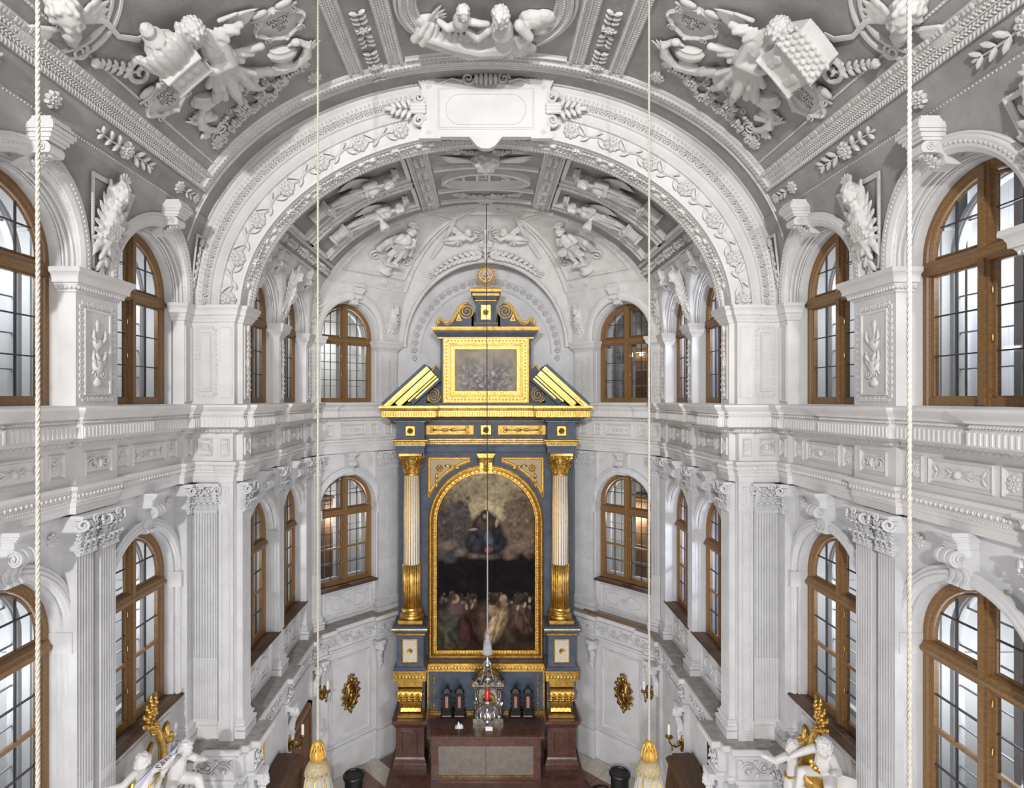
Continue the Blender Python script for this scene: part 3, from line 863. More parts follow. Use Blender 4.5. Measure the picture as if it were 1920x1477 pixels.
def o_upper_bracket():
    def f(mb):
        side = [(-.05, 0), (.34, 0)]
        for i in range(7):
            a = pi*.5-pi*.75*i/6; side.append((.33+.07*cos(a), -.07+.07*sin(a)))
        side += [(.25, -.12), (.18, -.13), (.14, -.16), (.145, -.20), (.12, -.235), (.05, -.245), (-.05, -.245)]
        n = len(side)
        mb.add([(-.10, y, z) for z, y in side]+[(.10, y, z) for z, y in side], [(i, n+i, n+(i+1) % n, (i+1) % n) for i in range(n)]+[tuple(range(n)), tuple(range(2*n-1, n-1, -1))])
        for e in (-1, 1): o_scroll(mb, .052, 1.8, .15, MT(e*.102, -.06, .30) @ RY(e*pi/2), e, 18)
        o_acanthus(mb, .26, .17, MT(0, -.24, .12) @ RX(.75), .25, 5)
        for (w_, y0, y1, z) in ((.115, 0, .03, .40), (.13, .03, .075, .43), (.15, .075, .105, .46), (.165, .105, .17, .485), (.15, .17, .20, .47), (.14, .20, .24, .44)):
            mb.box(-w_, w_, y0, y1, -.1, z)
        for e in (-1, 1):
            for i in range(8): mb.ell((-.13+.26*i/7, .155, .487), (.014, .012, .01), 5, 3)
    return cached('keystone_bracket', f, .5)

# ---- winged cherub herms of the spandrels
def mk_cherub(voxel=.0095):
    mb = MB()
    o_head(mb, MT(.0, .30, .13) @ RX(.35) @ RZ(-.1), .105, 2)
    for i in range(5): o_leaf(mb, MT(.0, .40, .10) @ RZ(pi/2+(i-2)*.42) @ RY(-.3), .14, .05, .5)
    mb.cap((0, .20, .08), (0, .13, .09), .055, .07, 8)
    mb.ell((.0, .03, .07), (.115, .15, .10), 12, 8)
    mb.ell((-.05, .08, .13), (.05, .05, .04), 8, 5); mb.ell((.05, .08, .13), (.05, .05, .04), 8, 5)
    for j in range(4):
        for i in range(-2, 3): mb.ell((.045*i+(.022 if j % 2 else 0), -.02-.045*j, .155-.012*j), (.026, .03, .022), 6, 4)
    mb.cap((0, -.12, .05), (0, -.34, .02), .10, .035, 8)
    for i in range(5): o_leaf(mb, MT(0, -.20-.06*i, .06-.008*i) @ RZ(-pi/2+(.5 if i % 2 else -.5)), .16, .06, .5)
    o_leaf(mb, MT(0, -.30, .03) @ RZ(-pi/2), .26, .07, .4)
    for e in (-1, 1):
        for k, (sc, z, n) in enumerate(((1., .045, 9), (.6, .07, 7))):
            for i in range(n):
                f = i/(n-1); a = pi/2+.22+f*1.75; L = sc*(.30-.12*abs(f-.25))
                M = MT(-.045, .17-.40*f, z) @ RZ(a)
                if e > 0: M = MS(-.8, .9, 1) @ M
                mb.ell((L*.5, 0, 0), (L*.54, .040*(.6+.4*sc), .016), 7, 4, M)
        mb.cap((-e*-.05, .16, .07), (e*.12, .40, .06), .035, .02, 6)
    for e in (-1, 1): o_leaf(mb, MT(e*.06, -.1, .03) @ RZ(-pi/2+e*.35), .3, .09, .35)
    return bake(mb, 'winged_cherub', voxel, 2)
CHERUB = mk_cherub()
def mk_cherub_head():
    mb = MB()
    o_head(mb, MT(0, .05, .07) @ RX(.25), .085, 3)
    o_wing(mb, MT(-.06, -.03, .02) @ RZ(pi*.88) @ MS(1, -1, 1), .26, 5, .8, .2)
    o_wing(mb, MT(.06, -.03, .02) @ RZ(pi*.12), .26, 5, .8, .2)
    mb.cap((0, -.06, .05), (0, -.12, .03), .05, .03, 8)
    return bake(mb, 'cherub_head', .008, 2)
CHEADM = mk_cherub_head()
def mk_herm():
    mb = MB()
    o_head(mb, MT(0, .10, .09) @ RX(.2), .085, 4)
    for e in (-1, 1):
        o_scroll(mb, .06, 1.4, .3, MT(e*.085, .12, .05), e, 14)
        mb.cap((e*.05, .0, .05), (e*.07, -.06, .03), .03, .02, 6)
    mb.box(-.11, .11, .16, .24, -.04, .12)
    mb.cap((0, .0, .06), (0, -.10, .05), .06, .045, 8)
    for i in range(4): o_leaf(mb, MT(0, -.08-.05*i, .05) @ RZ(-pi/2+(.4 if i % 2 else -.4)), .13, .06, .5)
    mb.cap((0, -.1, .02), (0, -.36, .01), .06, .03, 8)
    return bake(mb, 'herm_bust', .009, 2)
HERMM = mk_herm()

# ------------------------------------------------------------------ running ornaments of the entablature
def offset_path(path, off):
    P_ = [Vector(p) for p in path]; out = []
    for i in range(len(P_)):
        ns = []
        if i > 0: d = (P_[i]-P_[i-1]).normalized(); ns.append(Vector((-d.y, d.x)))
        if i < len(P_)-1: d = (P_[i+1]-P_[i]).normalized(); ns.append(Vector((-d.y, d.x)))
        b = ns[0] if len(ns) == 1 else (ns[0]+ns[1])/(1+ns[0].dot(ns[1]))
        out.append(P_[i]+b*off)
    return out
def run(path, off, z, pitch, fn, ymin=3.6, rev=False):
    """call fn(mb, M) along the offset path; local x along, y up, z into the room"""
    mb = MB(); pts = offset_path(path, off)
    for a, b in zip(pts, pts[1:]):
        d = b-a; L = d.length
        if L < pitch*.8: continue
        d /= L; n = int(round(L/pitch))
        for i in range(n):
            p = a+d*(L*(i+.5)/n)
            if p.y < ymin or (p.y > 12.5 and p.x < 1.7): continue
            fn(mb, frame((p.x, p.y, z), (-d.x, -d.y, 0), (0, 0, 1)))
    return mb
def f_flute(mb, M): mb.box(-.013, .013, -.05, .05, -.002, .009, M, .004)
def f_rope(mb, M): mb.ell((0, 0, 0), (.021, .010, .012), 5, 3, M @ RZ(.6))
def f_egg(mb, M):
    mb.ell((0, 0, 0), (.019, .032, .022), 6, 4, M @ RX(-.6)); mb.ell((.03, .0, -.004), (.005, .03, .012), 4, 3, M @ RX(-.6))
def f_egg2(mb, M):
    mb.ell((0, 0, 0), (.016, .026, .015), 6, 4, M); mb.ell((.024, .0, 0), (.005, .026, .008), 4, 3, M)
def f_bead(mb, M): mb.ell((0, 0, 0), (.012, .010, .010), 5, 3, M)
def f_dent(mb, M): mb.box(-.008, .008, -.012, .012, -.004, .006, M)
for sx in (-1, 1):
    roots, ent, led = ROOTS[sx]
    for nm_, mb, m_ in (('corona_fluting', run(ENT, .250, -.302, .052, f_flute), WHITE), ('rope_moulding', run(ENT, .240, -.214, .030, f_rope), RELIEF),
                        ('egg_moulding', run(ENT, .062, -.418, .066, f_egg), RELIEF), ('architrave_eggs', run(ENT, .034, -.927, .055, f_egg2), WHITE),
                        ('architrave_beads', run(ENT, .020, -.985, .026, f_bead), WHITE)):
        o = obj(nm_, mb, m_, ent, sx=sx, smooth=False if 'flut' in nm_ else True, kind='stuff')
    obj('dado_beads', run(DADO, .012, -5.085, .03, f_bead), WHITE2, led, sx=sx, smooth=True, kind='stuff')

# ------------------------------------------------------------------ pilasters, panels, friezes
def bbox(mb, b, a0, a1, q0, q1, z0, z1):
    c = [b.T(a0, q0, 0), b.T(a0, q1, 0), b.T(a1, q1, 0), b.T(a1, q0, 0)]
    mb.add([(p[0], p[1], z0) for p in c]+[(p[0], p[1], z1) for p in c], [(0, 1, 2, 3), (7, 6, 5, 4), (1, 0, 4, 5), (2, 1, 5, 6), (3, 2, 6, 7), (0, 3, 7, 4)])
BASEP = [(.055, 0), (.055, .10), (.03, .105), (.055, .115), (.062, .135), (.058, .16), (.035, .17), (.022, .19), (.022, .20), (.035, .21), (.04, .225), (.032, .24), (.012, .25), (.008, .27), (0, .285)]
def fluted_pilaster(par, b, a0, a1, q0, q1, sx, zb=ZLEDGE, zt_=-1.505, base=True, cabled=.36, m=None, capital=True, flank=False):
    """pilaster with sunk flutes on its front, base and capital; children of par"""
    m = m or WHITE2
    mb = MB(); w_ = a1-a0
    bbox(mb, b, a0, a1, q0, q1-.022, zb+(.25 if base else 0), zt_+.01)
    n = max(3, int(round(w_/.036))); pw = w_/n
    rib = pw*.42
    for i in range(n+1):
        c = a0+pw*i
        l, r = max(a0, c-rib/2), min(a1, c+rib/2)
        bbox(mb, b, l, r, q1-.0222, q1, zb+.29, zt_-.03)
    zc = zb+(zt_-zb)*cabled
    for i in range(n):      # cabling in the lower part: rounded fillets in the flutes
        c = a0+pw*(i+.5); q = pw*.25
        bbox(mb, b, c-q, c+q, q1-.0222, q1-.006, zb+.29, zc)
    bbox(mb, b, a0, a1, q1-.0222, q1, zb+.25, zb+.29); bbox(mb, b, a0, a1, q1-.0222, q1, zt_-.03, zt_)
    o = obj('pilaster', mb, m, par, sx=sx, smooth=False)
    if base:
        c = [b.T(a0, q0, 0), b.T(a0, q1, 0), b.T(a1, q1, 0), b.T(a1, q0, 0)]
        obj('pilaster_base', MB().sweep([(p[0], p[1]) for p in c], [(x, zb+z) for x, z in BASEP]), m, o, sx=sx, smooth=.5)
    if capital:
        put('capital', o_capital(w_), m, b.fr((a0+a1)/2, q1, zt_, sx), o)
    return o
def cand(mb, h, w_):
    """candelabrum relief: urn below, vase and stem above"""
    mb.lathe([(.0, -.48*h), (w_*.22, -.47*h), (w_*.3, -.42*h), (w_*.12, -.36*h), (w_*.34, -.24*h), (w_*.40, -.14*h), (w_*.30, -.06*h), (w_*.1, -.02*h), (w_*.06, .02*h)], 10, RX(-pi/2) @ MS(1, .5, 1))
    mb.lathe([(w_*.08, .02*h), (w_*.3, .10*h), (w_*.36, .16*h), (w_*.2, .2*h), (w_*.07, .24*h), (w_*.1, .36*h), (w_*.15, .42*h), (w_*.06, .47*h)], 10, RX(-pi/2) @ MS(1, .5, 1))
    for e in (-1, 1):
        o_scroll(mb, w_*.2, 1.3, .25, MT(e*w_*.28, -.30*h, .01), e, 14)
        mb.tube([(e*w_*.2, .14*h, .02), (e*w_*.42, .22*h, .02), (e*w_*.40, .32*h, .02)], [w_*.06, w_*.08, w_*.05], 5)
        mb.tube([(e*w_*.2, -.2*h, .02), (e*w_*.44, -.08*h, .02), (e*w_*.42, .03*h, .02)], [w_*.06, w_*.08, w_*.05], 5)
        o_leaf(mb, MT(e*w_*.1, -.12*h, .03) @ RZ(pi/2-e*.6), w_*.5, w_*.2, .4)
def o_wave(mb, x0, x1, y0, y1, r, m=None):
    """border of running discs round a rectangle"""
    for (ax, ay, bx, by) in ((x0, y0, x1, y0), (x1, y0, x1, y1), (x1, y1, x0, y1), (x0, y1, x0, y0)):
        L = hypot(bx-ax, by-ay); n = max(1, int(round(L/(r*2.3))))
        for i in range(n):
            f = (i+.5)/n if n > 1 else .5
            M = MT(ax+(bx-ax)*f, ay+(by-ay)*f, 0)
            mb.lathe([(r, 0), (r*.9, r*.35), (r*.65, r*.35), (r*.55, r*.12), (r*.3, r*.12), (r*.22, r*.4), (0.001, r*.45)], 8, M, cap=False)
def upper_panel(par, M, w_, h, m, rich=True, sx=1):
    mb = MB()
    if rich:
        b_ = .055
        o_wave(mb, -w_/2+b_*.75, w_/2-b_*.75, -h/2+b_*.75, h/2-b_*.75, .030)
        iw, ih = w_/2-b_*1.6, h/2-b_*1.6
        mb.sweep([(-iw, -ih), (iw, -ih), (iw, ih), (-iw, ih)], [(-.012, 0), (-.008, .016), (.0, .018), (.016, .012), (.02, -.004), (.034, -.01), (.038, .0), (.052, -.002), (.055, -.0)], True)
        o = put('panel', mb.mesh('panel', 1, AUTO), m, M, par)
        mb = MB(); cand(mb, ih*1.7, iw*1.1); put('candelabrum_relief', mb.mesh('candelabrum_relief', 1, True), m, M, o)
    else:
        o_frame(mb, -w_/2, w_/2, -h/2, h/2, .03, .016)
        put('panel', mb.mesh('panel', 1, AUTO), m, M, par)
def fr_panel(w_, h, kind):
    """frieze panel: raised frame with its ornament"""
    def f(mb):
        o_frame(mb, -w_/2, w_/2, -h/2, h/2, .028, .022)
        o_frame(mb, -w_/2+.03, w_/2-.03, -h/2+.03, h/2-.03, .008, .006)
        if kind == 'rose':
            o_rosette(mb, min(w_, h)*.30, 8, MS(1, h/w_ if h > w_ else 1, 1))
        elif kind == 'scroll':
            for e in (-1, 1):
                o_scroll(mb, h*.26, 1.6, .22, MT(e*w_*.24, 0, .0) @ RZ(.6*e), e, 20)
                for k in (-1, 1): o_leaf(mb, MT(e*w_*.08, -k*h*.05, .01) @ RZ(pi/2*k-e*.6*k), h*.26, h*.1, .5)
                mb.tube([(e*w_*.03, -h*.25, .015), (e*w_*.1, -h*.05, .02), (e*w_*.14, h*.18, .015)], h*.035, 5)
            mb.ell((0, 0, .02), (h*.1, h*.22, .03), 8, 5)
        else:
            L = w_*.40
            for e in (-1, 1):
                mb.lathe([(.0, 0), (h*.13, h*.12), (h*.16, h*.3), (h*.07, h*.5), (h*.05, h*.6), (h*.10, L*.62), (h*.05, L*.85), (h*.02, L)], 8, RY(e*pi/2) @ MS(.4, 1, 1))
                for k in (-1, 1):
                    o_leaf(mb, MT(e*L*.86, 0, .01) @ RZ(pi/2*(1-e)/1+e*k*1.0), h*.30, h*.12, .4)
                    o_leaf(mb, MT(e*L*.25, 0, .01) @ RZ(pi/2*(1-e)+e*k*.5), h*.35, h*.1, .4)
            mb.ell((0, 0, .02), (h*.12, h*.16, .035), 8, 6)
    return cached(('frieze_panel', round(w_, 2), round(h, 2), kind), f)
ZF = -.64
def frieze(par, M_of, segs):
    for a, w_, kind in segs:
        put('frieze_panel', fr_panel(w_, .24, kind), RELIEF, M_of(a), par)
for sx in (-1, 1):
    roots, ent, led = ROOTS[sx]
    n1, n2, c1, c2, ob = BAYS
    rn, rc, ro = roots['n'], roots['c'], roots['o']
    # nave pilasters: coupled fluted ones below, panelled one above
    for yc in (3.82, 5.78):
        a = yc-n1.O.y
        for u0, u1 in ((-.294, -.064), (.05, .28)):
            fluted_pilaster(rn, n1, a+u0, a+u1, .1, .27, sx, zb=-7.6, cabled=.62)
        mb = MB(); bbox(mb, n1, a-.31, a+.31, .1, .27, -.08, 1.25)
        up = obj('upper_pilaster', mb, WHITE, rn, sx=sx)
        pth = [(4.12, yc-.31), (3.95, yc-.31), (3.95, yc+.31), (4.12, yc+.31)]
        obj('impost', MB().sweep(pth, [(-.05, 1.262), (.12, 1.255), (.125, 1.24), (.125, 1.21), (.10, 1.19), (.085, 1.155), (.083, 1.115), (.06, 1.11), (.05, 1.09), (.035, 1.07), (.018, 1.055), (.018, 1.035), (0, 1.03)]), WHITE, up, sx=sx, smooth=.5)
        obj('impost_eggs', run(pth, .045, 1.075, .04, lambda mb, M: mb.ell((0, 0, 0), (.014, .02, .016), 6, 4, M), 0), WHITE, up, sx=sx, smooth=True, kind='stuff')
        upper_panel(up, n1.fr(a, .27, .47, sx), .56, 1.02, WHITE, True)
    # responds and arch pier
    fluted_pilaster(rn, n2, .735, .88, .1, .275, sx, cabled=.36)
    fp = Bay((3.60, 7.66), (1, 0), 0, 0, 0, 0, 0, NV, 0, 'f'); fp.n = Vector((0, -1))   # front of the pier, a along +x
    fluted_pilaster(ARCHW, fp, .005, .335, 0, .03, sx, cabled=.36)
    mb = MB(); bbox(mb, fp, -.215, -.02, 0, .055, ZLEDGE, -1.1); o = obj('pier_strip', mb, WHITE2, ARCHW, sx=sx)
    mb = MB(); o_frame(mb, -.055, .055, -1.45, 1.45, .012, .008)
    for e in (-1, 1): o_beadrun(mb, (e*.049, -1.44, .006), (e*.049, 1.44, .006), .009, .03)
    put('bead_panel', mb.mesh('bead_panel', 1, True), WHITE2, fp.fr(-.117, .055, -2.98, sx), o)
    mb = MB(); o_frame(mb, -.05, .05, -.13, .13, .014, .01); o_beadrun(mb, (0, -.1, .004), (0, .1, .004), .012, .035)
    put('bead_panel', mb.mesh('bead_panel', 1, True), WHITE2, fp.fr(-.117, .055, -1.30, sx), o)
    rv = Bay((3.40, 7.84), (0, 1), 0, 0, 0, 0, 0, NV, 0, 'r')
    fluted_pilaster(ARCHW, rv, -.13, .13, 0, .10, sx, cabled=.36)
    # upper pier panels
    upper_panel(ARCHW, n2.fr(.78, .27, .47, sx), .17, 1.0, WHITE, False)
    M = fp.fr(.17, .05-.03, .50, sx)
    mb = MB(); o_wave(mb, -.125, .125, -.46, .46, .028); put('panel_border', mb.mesh('panel_border', 1, AUTO), WHITE, M, ARCHW)
    mb = MB(); o_frame(mb, -.085, .085, -.40, .40, .02, .015); o_frame(mb, -.06, .06, -.36, .36, .01, .008); put('panel', mb.mesh('panel', 1, AUTO), WHITE, M, ARCHW)
    M = fp.fr(-.115, .05, .50, sx)
    mb = MB(); o_frame(mb, -.09, .09, -.48, .48, .03, .012); o_beadrun(mb, (-.075, -.46, .01), (-.075, .46, .01), .010, .035); o_beadrun(mb, (-.07, .465, .01), (.07, .465, .01), .010, .035); put('panel', mb.mesh('panel', 1, AUTO), WHITE, M, ARCHW)
    def foliage_strip(h, w_):
        def f(mb):
            o_frame(mb, -w_/2, w_/2, -h/2, h/2, .014, .012)
            o_sprig(mb, h*.44, MT(0, -h*.46, 0) @ RZ(pi/2), 5, .55); o_sprig(mb, h*.44, MT(0, h*.02, 0) @ RZ(pi/2), 5, .55)
            o_rosette(mb, w_*.3, 6, None, True)
        return cached(('foliage_strip', round(h, 2), round(w_, 2)), f)
    put('foliage_strip', foliage_strip(1.0, .17), RELIEF, Matrix(rv.fr(0, .10, .50, sx)), ARCHW)
    # chancel pilasters
    fluted_pilaster(rc, c1, .61, .83, .09, .23, sx)
    fluted_pilaster(rc, c2, .59, .87, .09, .23, sx)
    for a0, a1 in ((.61, .83),):
        mb = MB(); bbox(mb, c1, a0, a1, .05, .23, -.08, 1.25); up = obj('upper_pilaster', mb, WHITE, rc, sx=sx)
        pth = [(3.6, 8.83+a0), (3.43, 8.83+a0), (3.43, 8.83+a1), (3.6, 8.83+a1)]
        obj('impost', MB().sweep(pth, [(-.05, 1.262), (.10, 1.255), (.105, 1.215), (.085, 1.19), (.07, 1.12), (.045, 1.10), (.018, 1.06), (0, 1.03)]), WHITE, up, sx=sx, smooth=.5)
        put('foliage_strip', foliage_strip(1.0, .17), RELIEF, c1.fr(.72, .23, .48, sx), up)
    cp = [(3.6, 10.86), (3.43, 10.86), (3.43, 11.15), (3.28, 11.30), (3.40, 11.42)]
    mb = MB().sweep(cp, [(0, -.08), (0, 1.25)]); up = obj('corner_pilaster', mb, WHITE, rc, sx=sx)
    IP = [(-.05, 1.262), (.10, 1.255), (.105, 1.215), (.085, 1.19), (.07, 1.12), (.045, 1.10), (.018, 1.06), (0, 1.03)]
    obj('impost', MB().sweep(cp, IP), WHITE, up, sx=sx, smooth=.5)
    put('foliage_strip', foliage_strip(1.0, .17), RELIEF, c2.fr(.73, .23, .48, sx), up)
    put('foliage_strip', foliage_strip(1.0, .13), RELIEF, ob.fr(-.80, .27, .48, sx), up)
    # apse pilasters on the splayed wall
    fluted_pilaster(ro, ob, -.90, -.70, .1, .27, sx)
    a0 = (Vector((2.31, 12.27))-ob.O).dot(ob.d); a1 = (Vector((1.97, 12.61))-ob.O).dot(ob.d)
    fluted_pilaster(ro, ob, a0, a1, .1, .27, sx)
    bp = [(2.45, 12.4), (2.31, 12.27), (1.97, 12.61), (2.1, 12.75)]
    mb = MB().sweep(bp, [(0, -.08), (0, 1.25)]); up = obj('upper_pilaster', mb, WHITE, ro, sx=sx)
    obj('impost', MB().sweep(bp, IP), WHITE, up, sx=sx, smooth=.5)
    mb = MB(); ac = (a0+a1)/2
    for e in (-1, 1):
        for k in (.19, .13): mb.box(e*k-.008, e*k+.008, -.5, .42, 0, .01)
        o_beadrun(mb, (e*.16, -.5, .004), (e*.16, .42, .004), .009, .035)
    o_sprig(mb, .38, MT(0, -.42, 0) @ RZ(pi/2), 5, .5); o_sprig(mb, .34, MT(0, .0, 0) @ RZ(pi/2), 4, .5)
    put('panel', mb.mesh('panel', 1, AUTO), RELIEF, ob.fr(ac, .27, .50, sx), up)
    # friezes
    on = lambda b, q: (lambda a: b.fr(a, q, ZF, sx))
    for yc in (3.82, 5.78): frieze(ent, on(n1, .27), [(yc-4.80, .40, 'scroll')])
    for b in (n1, n2): frieze(ent, on(b, .21), [(-.50, .20, 'rose'), (0, .66, 'long'), (.50, .20, 'rose')])
    frieze(ent, on(n2, .275), [(.77, .15, 'rose')])
    frieze(ent, on(fp, .02), [(.17, .20, 'scroll')]); frieze(ent, on(fp, .06), [(-.115, .12, 'rose')])
    frieze(ent, on(rv, .10), [(0, .18, 'rose')])
    for b in (c1, c2): frieze(ent, on(b, .17), [(-.36, .18, 'rose'), (0, .44, 'long'), (.36, .18, 'rose')])
    frieze(ent, on(c1, .23), [(.72, .16, 'rose')]); frieze(ent, on(c2, .23), [(.73, .18, 'rose')])
    frieze(ent, on(ob, .21), [(-.48, .16, 'rose'), (.08, .62, 'long'), (.60, .18, 'rose')])
    frieze(ent, on(ob, .27), [(ac, .20, 'rose'), (-.80, .12, 'rose')])
    # brackets over the windows, rosettes in the lower spandrels
    for b, par in ((n1, rn), (n2, rn), (c1, rc), (c2, rc), (ob, ro)):
        put('bracket', o_lower_bracket(), WHITE2, b.fr(0, b.qw+.03, -1.105, sx) @ MS(1, 1, 1 if b.key[0] == 'n' else .9), par)
        put('keystone_bracket', o_upper_bracket(), WHITE, b.fr(0, b.qs(2.1)-.08, 2.15, sx) @ MS(.82, .80, .74 if b.key[0] == 'n' else .55), par)
        for e in (-1, 1):
            def f(mb): o_rosette(mb, .075, 8)
            put('rosette', cached('rosette_s', f), RELIEF, b.fr(e*(b.hw-.12), b.qw, -1.33, sx), par)
            def f2(mb):   # sunk triangular border in the spandrel
                pts = [(0, 0), (-.42, 0)]+[(-.42+.0+.42*(1-cos(pi/2*i/8)), -.42*sin(pi/2*i/8)) for i in range(1, 9)]
                mb.sweep([(p[0], p[1]) for p in reversed(pts)], [(0, 0), (.0, .008), (.012, .008), (.012, 0)], True)
            # (thin border omitted on narrow bays)
            if b.key[0] == 'n': put('spandrel_border', cached('spandrel_border', f2), RELIEF, b.fr(e*(b.hw+.04), b.qw, -1.19, sx) @ MS(e*.9, .9, 1), par)
    # panels under the lower windows
    def apron(w_, h):
        def f(mb):
            o_frame(mb, -w_/2, w_/2, -h/2, h/2, .04, .025)
            o_beadrun(mb, (-w_/2+.06, -h/2+.06, .0), (w_/2-.06, -h/2+.06, .0), .01, .03); o_beadrun(mb, (-w_/2+.06, h/2-.06, .0), (w_/2-.06, h/2-.06, .0), .01, .03)
            for e in (-1, 1):
                mb.ringsweep([(e*w_*.22+w_*.15*cos(a*pi/8), h*.24*sin(a*pi/8)*(1-.25*e*cos(a*pi/8))) for a in range(16)], [(-.012, 0), (-.006, .02), (.01, .02), (.015, 0)], True)
                o_scroll(mb, h*.08, 1.4, .25, MT(e*w_*.42, h*.33, 0), e, 12); o_scroll(mb, h*.08, 1.4, .25, MT(e*w_*.42, -h*.33, 0), -e, 12)
                o_leaf(mb, MT(e*w_*.06, 0, .0) @ RZ(pi/2-e*.5), h*.3, h*.1, .4); o_leaf(mb, MT(e*w_*.06, 0, .0) @ RZ(-pi/2+e*.5), h*.3, h*.1, .4)
                for k in (-1, 1): mb.tube([(e*w_*.1, k*h*.40, .01), (e*w_*.22, k*h*.36, .02), (e*w_*.34, k*h*.41, .01)], h*.03, 5)
            o_rosette(mb, h*.12, 6)
        return cached(('apron_panel', w_, h), f)
    put('apron_panel', apron(1.12, .52), WHITE2, ob.fr(0.02, .12, -4.24, sx), ro)
    for b in (c1, c2): put('apron_panel', apron(1.02, .52), WHITE2, b.fr(0, .11, -4.24, sx), rc)
    for b in (n1, n2):
        mb = MB(); o_frame(mb, -.6, .6, -.9, .0, .04, .02); put('apron_panel', mb.mesh('apron_panel', 1, AUTO), WHITE2, b.fr(0, .12, -4.05, sx), rn)
    # spandrel cherubs
    put('winged_cherub', CHERUB, RELIEF, n1.fr(.98, n1.qs(1.8)+.045, 1.80, sx) @ RX(.19) @ MS(.95, 1.0, .8), rn)
    put('winged_cherub', CHERUB, RELIEF, n1.fr(-.98, n1.qs(1.8)+.045, 1.80, sx) @ RX(.19) @ MS(.95, 1.0, .8), rn)
    put('winged_cherub', CHERUB, RELIEF, c1.fr(.72, c1.qs(1.8)+.02, 1.80, sx) @ RX(.2) @ MS(.72, .95, 1), rc)
    put('winged_cherub', CHERUB, RELIEF, c1.fr(-.66, c1.qs(1.8)+.02, 1.80, sx) @ RX(.2) @ MS(.72, .95, 1), rc)
    put('winged_cherub', CHERUB, RELIEF, ob.fr(-.95, ob.qs(1.8)+.0, 1.78, sx) @ RX(.2) @ MS(.8, .9, 1), ro)
    put('winged_cherub', CHERUB, RELIEF, ob.fr(1.02, ob.qs(1.7)-.02, 1.70, sx) @ RX(.2) @ MS(.72, .78, .8), ro)
    def tri(mb):     # triangular bead frame behind the nave cherubs
        pts = [(-.33, .42), (.33, .42), (.09, -.47), (-.09, -.47)]
        mb.sweep(list(reversed(pts)), [(0, 0), (0, .02), (.012, .022), (.022, .012), (.035, .012), (.04, 0)], True)
        for p, q in ((pts[0], pts[1]), (pts[1], pts[2]), (pts[3], pts[0])):
            n = int(hypot(p[0]-q[0], p[1]-q[1])/.025)
            for i in range(n): f = (i+.5)/n; mb.ell((p[0]+(q[0]-p[0])*f, p[1]+(q[1]-p[1])*f, .012), (.009, .009, .009), 5, 3)
    for a in (-.98, .98):
        put('triangular_frame', cached('triangular_frame', tri), RELIEF, n1.fr(a, n1.qs(1.78)+.045, 1.78, sx) @ RX(.19), rn)
    def tri2(mb):
        pts = [(-.14, .40), (.12, .40), (-.0, -.40), (-.07, -.40)]
        mb.sweep(list(reversed(pts)), [(0, 0), (0, .02), (.012, .022), (.02, .01), (.03, 0)], True)
        o_sprig(mb, .6, MT(-.02, -.3, 0) @ RZ(pi/2), 5, .5)
    put('triangular_frame', cached('triangular_frame_s', tri2), RELIEF, n2.fr(.80, n2.qs(1.78)+.045, 1.78, sx) @ RX(.19), rn)
    # dado: foliage frieze, herms, panels
    for a, b, n_ in zip(DADO, DADO[1:], range(99)):
        d = Vector(b)-Vector(a); L = d.length
        if L < .16 or a[1] > 12.4: continue
        d /= L
        M = MIR[sx] @ frame((a[0]+d.x*L*.5, a[1]+d.y*L*.5, -4.91), (-d.x, -d.y, 0), (0, 0, 1))
        mb = MB(); o_rinceau(mb, L*.94, .26, MT(-L*.47, 0, 0))
        put('foliage_frieze', mb.mesh('foliage_frieze', 1, True), WHITE2, M, led)
    def herm_at(x, y, d, z=-5.36, s=1.):
        d = Vector(d).normalized()
        put('herm_bust', HERMM, WHITE2, MIR[sx] @ frame((x, y, z), (-d.x, -d.y, 0), (0, 0, 1)) @ MS(s), led)
    herm_at(3.30, 9.55, (0, 1)); herm_at(3.16, 7.86, (0, 1)); herm_at(3.32, 10.98, (0, 1)); herm_at(3.23, 11.19, (-1, 1), s=.9); herm_at(2.30-.02, 12.12, (-1, 1)); herm_at(3.31, 7.64, (-1, 0), s=.8)
    put('cherub_relief', CHEADM, WHITE2, MIR[sx] @ frame((3.60, 7.56, -5.33), (1, 0, 0), (0, 0, 1)) @ MS(1.1), led)
    mb = MB(); o_frame(mb, -.20, .20, -1.0, 0, .02, .015); put('panel', mb.mesh('panel', 1, AUTO), WHITE2, MIR[sx] @ frame((3.60, 7.56, -5.18), (1, 0, 0), (0, 0, 1)), led)
    # big panel mouldings on the splayed dado and a chair rail
    mb = MB(); o_frame(mb, -.46, .46, -.80, .86, .05, .025); o_beadrun(mb, (-.46, -.80, .02), (-.46, .86, .02), .012, .04); o_beadrun(mb, (.46, -.80, .02), (.46, .86, .02), .012, .04); o_beadrun(mb, (-.46, .86, .02), (.46, .86, .02), .012, .04)
    put('wall_panel', mb.mesh('wall_panel', 1, AUTO), WHITE2, MIR[sx] @ frame((2.80, 11.74, -6.12), (S2, -S2, 0), (0, 0, 1)), led)
    obj('chair_rail', MB().sweep(DADO[15:], [(0, -6.98), (.02, -6.985), (.03, -7.0), (.03, -7.03), (.015, -7.05), (.0, -7.06)]), WHITE2, led, sx=sx)
